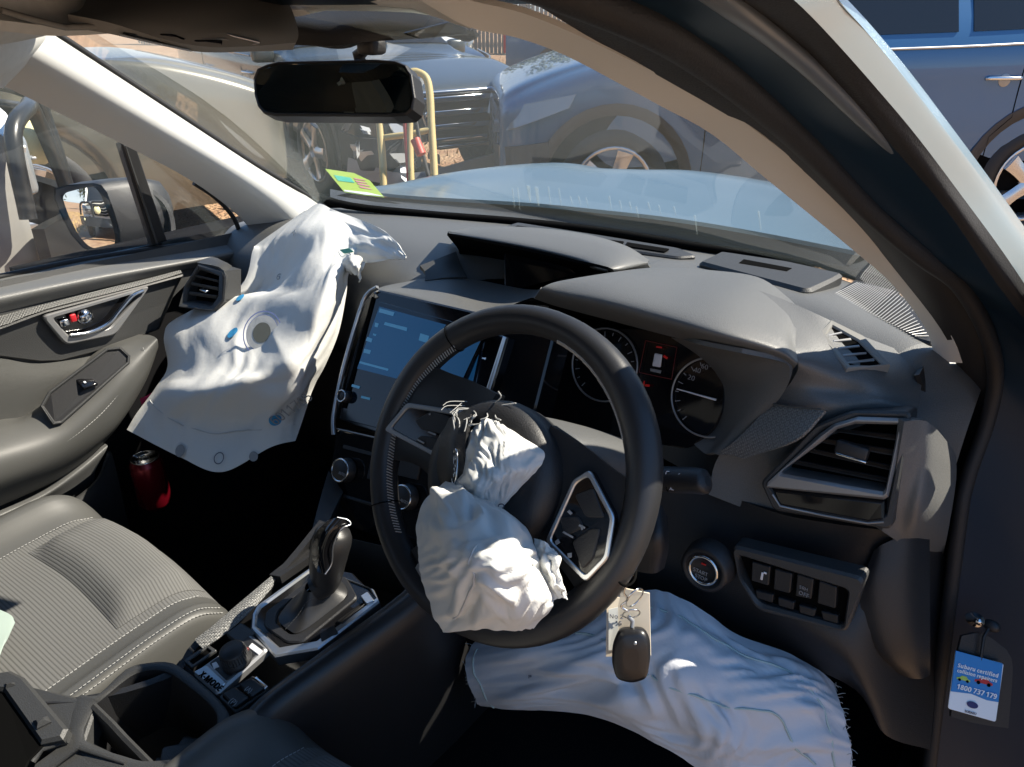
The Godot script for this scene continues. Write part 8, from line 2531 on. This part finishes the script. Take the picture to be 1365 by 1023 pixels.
func off_roader(called: String, label: String, at: Vector3, turn: float, cut: float) -> void:
	var t := thing(called, label, "four wheel drive", at)
	var s := S()
	var L := 1.1 if cut > 0 else 4.6
	# bonnet, guards and cabin
	patch(s, [[Vector3(-.9, .95, -1.9), Vector3(-.6, 1.08, -1.95), Vector3(0, 1.1, -1.97), Vector3(.6, 1.08, -1.95), Vector3(.9, .95, -1.9)], [Vector3(-.92, 1.0, -1.4), Vector3(-.6, 1.14, -1.4), Vector3(0, 1.16, -1.4), Vector3(.6, 1.14, -1.4), Vector3(.92, 1.0, -1.4)], [Vector3(-.93, 1.05, -.8), Vector3(-.6, 1.18, -.8), Vector3(0, 1.2, -.8), Vector3(.6, 1.18, -.8), Vector3(.93, 1.05, -.8)]], 5, 5, .03)
	obj("bonnet", s, M.paint_white, t, true)
	s = S()
	rbox(s, Vector3(0, .72, -1.3), Vector3(1.82, .6, 1.1), .05)
	obj("front_body", s, M.paint_white if cut == 0.0 else M.satin_grey_dark, t, true)
	if cut == 0.0:
		s = S()
		rbox(s, Vector3(0, .75, 1.0), Vector3(1.84, .8, 3.7), .06)
		obj("body", s, M.paint_white, t, true)
		s = S()
		patch(s, [[Vector3(-.88, 1.12, -.85), Vector3(0, 1.15, -.9), Vector3(.88, 1.12, -.85)], [Vector3(-.76, 1.85, -.4), Vector3(0, 1.88, -.45), Vector3(.76, 1.85, -.4)]], 4, 4, .02)
		obj("windscreen", s, M.car_glass, t, true)
		s = S()
		rbox(s, Vector3(0, 1.5, .9), Vector3(1.6, .85, 2.4), .12)
		obj("cabin", s, M.car_glass, t, true)
		s = S()
		rbox(s, Vector3(0, 1.93, .8), Vector3(1.56, .08, 2.6), .03)
		for sg in [-1.0, 1.0]:
			tube(s, [Vector3(.9 * sg, 1.1, -.86), Vector3(.78 * sg, 1.9, -.42)], .035, 8)
		obj("roof", s, M.paint_white, t, true)
	s = S()
	slab(s, round_poly([Vector3(-.5, 1.0, -1.88), Vector3(.5, 1.0, -1.88), Vector3(.5, .74, -1.88), Vector3(-.5, .74, -1.88)], .03), Vector3.FORWARD, .04, .004)
	obj("grille", s, M.black, t, true)
	for i in 3:
		s = S()
		rbox(s, Vector3(0, .8 + i * .07, -1.9), Vector3(.94, .025, .03), .006)
		obj("grille_bar", s, M.satin_grey, t, true)
	for sg in [-1.0, 1.0]:
		s = S()
		rbox(s, Vector3(.72 * sg, .88, -1.87), Vector3(.34, .24, .1), .03)
		var hl := obj("headlight", s, M.lamp_glass, t, true)
		s = S()
		rbox(s, Vector3(.72 * sg, .9, -1.93), Vector3(.3, .012, .02), .004)
		rbox(s, Vector3(.8 * sg, .86, -1.93), Vector3(.012, .2, .02), .004)
		obj("lamp_bar", s, M.satin_grey, hl, true)
		s = S()
		lathe(s, [Vector2(.0, .02), Vector2(.1, .02), Vector2(.115, 0), Vector2(.1, -.08), Vector2(.04, -.11)], Vector3(.34 * sg, .9, -2.17), Basis(Vector3.RIGHT, Vector3.FORWARD, Vector3.UP), 24)
		obj("spot_lamp", s, M.spot_yellow, t, true)
		wheel(t, Vector3(.9 * sg, .4, -1.2), .4, sg, M.satin_grey)
		if cut == 0.0:
			wheel(t, Vector3(.9 * sg, .4, 2.0), .4, sg, M.satin_grey)
	# bull bar
	s = S()
	patch(s, [[Vector3(-1.0, .66, -1.8), Vector3(-.7, .68, -2.12), Vector3(0, .68, -2.2), Vector3(.7, .68, -2.12), Vector3(1.0, .66, -1.8)], [Vector3(-1.0, .45, -1.8), Vector3(-.7, .42, -2.16), Vector3(0, .42, -2.24), Vector3(.7, .42, -2.16), Vector3(1.0, .45, -1.8)]], 5, 4, .05)
	obj("bull_bar_channel", s, M.bar_black, t, true)
	s = S()
	tube(s, smooth([Vector3(-.5, .66, -2.18), Vector3(-.5, .98, -2.16), Vector3(-.42, 1.12, -2.14), Vector3(.42, 1.12, -2.14), Vector3(.5, .98, -2.16), Vector3(.5, .66, -2.18)], 5), .035, 10)
	obj("bull_bar_hoop", s, M.bar_black, t, true)
	for sg in [-1.0, 1.0]:
		s = S()
		tube(s, smooth([Vector3(.5 * sg, .7, -2.18), Vector3(.56 * sg, 1.04, -2.1), Vector3(.8 * sg, 1.08, -1.98), Vector3(.96 * sg, 1.0, -1.84), Vector3(1.0 * sg, .7, -1.8)], 5), .032, 10)
		obj("bull_bar_hoop", s, M.bar_black, t, true)
		s = S()
		rbox(s, Vector3(.8 * sg, .6, -2.1), Vector3(.12, .07, .05), .015)
		obj("indicator_lamp", s, M.spot_yellow, t, true)
	s = S()
	rbox(s, Vector3(0, 1.02, -2.16), Vector3(.8, .07, .08), .02)
	obj("light_bar", s, M.bar_black, t, true)
	s = S()
	rbox(s, Vector3(0, .55, -2.24), Vector3(.38, .1, .02), .004)
	obj("number_plate", s, M.spot_yellow, t, true)
	if cut > 0:
		s = S()
		slab(s, [Vector3(-.9, .42, -.76), Vector3(.9, .42, -.76), Vector3(.9, 1.1, -.76), Vector3(0, 1.17, -.76), Vector3(-.9, 1.1, -.76)], Vector3.BACK, .02, .003)
		obj("cut_face", s, M.black, t, true)
	t.rotation.y = turn
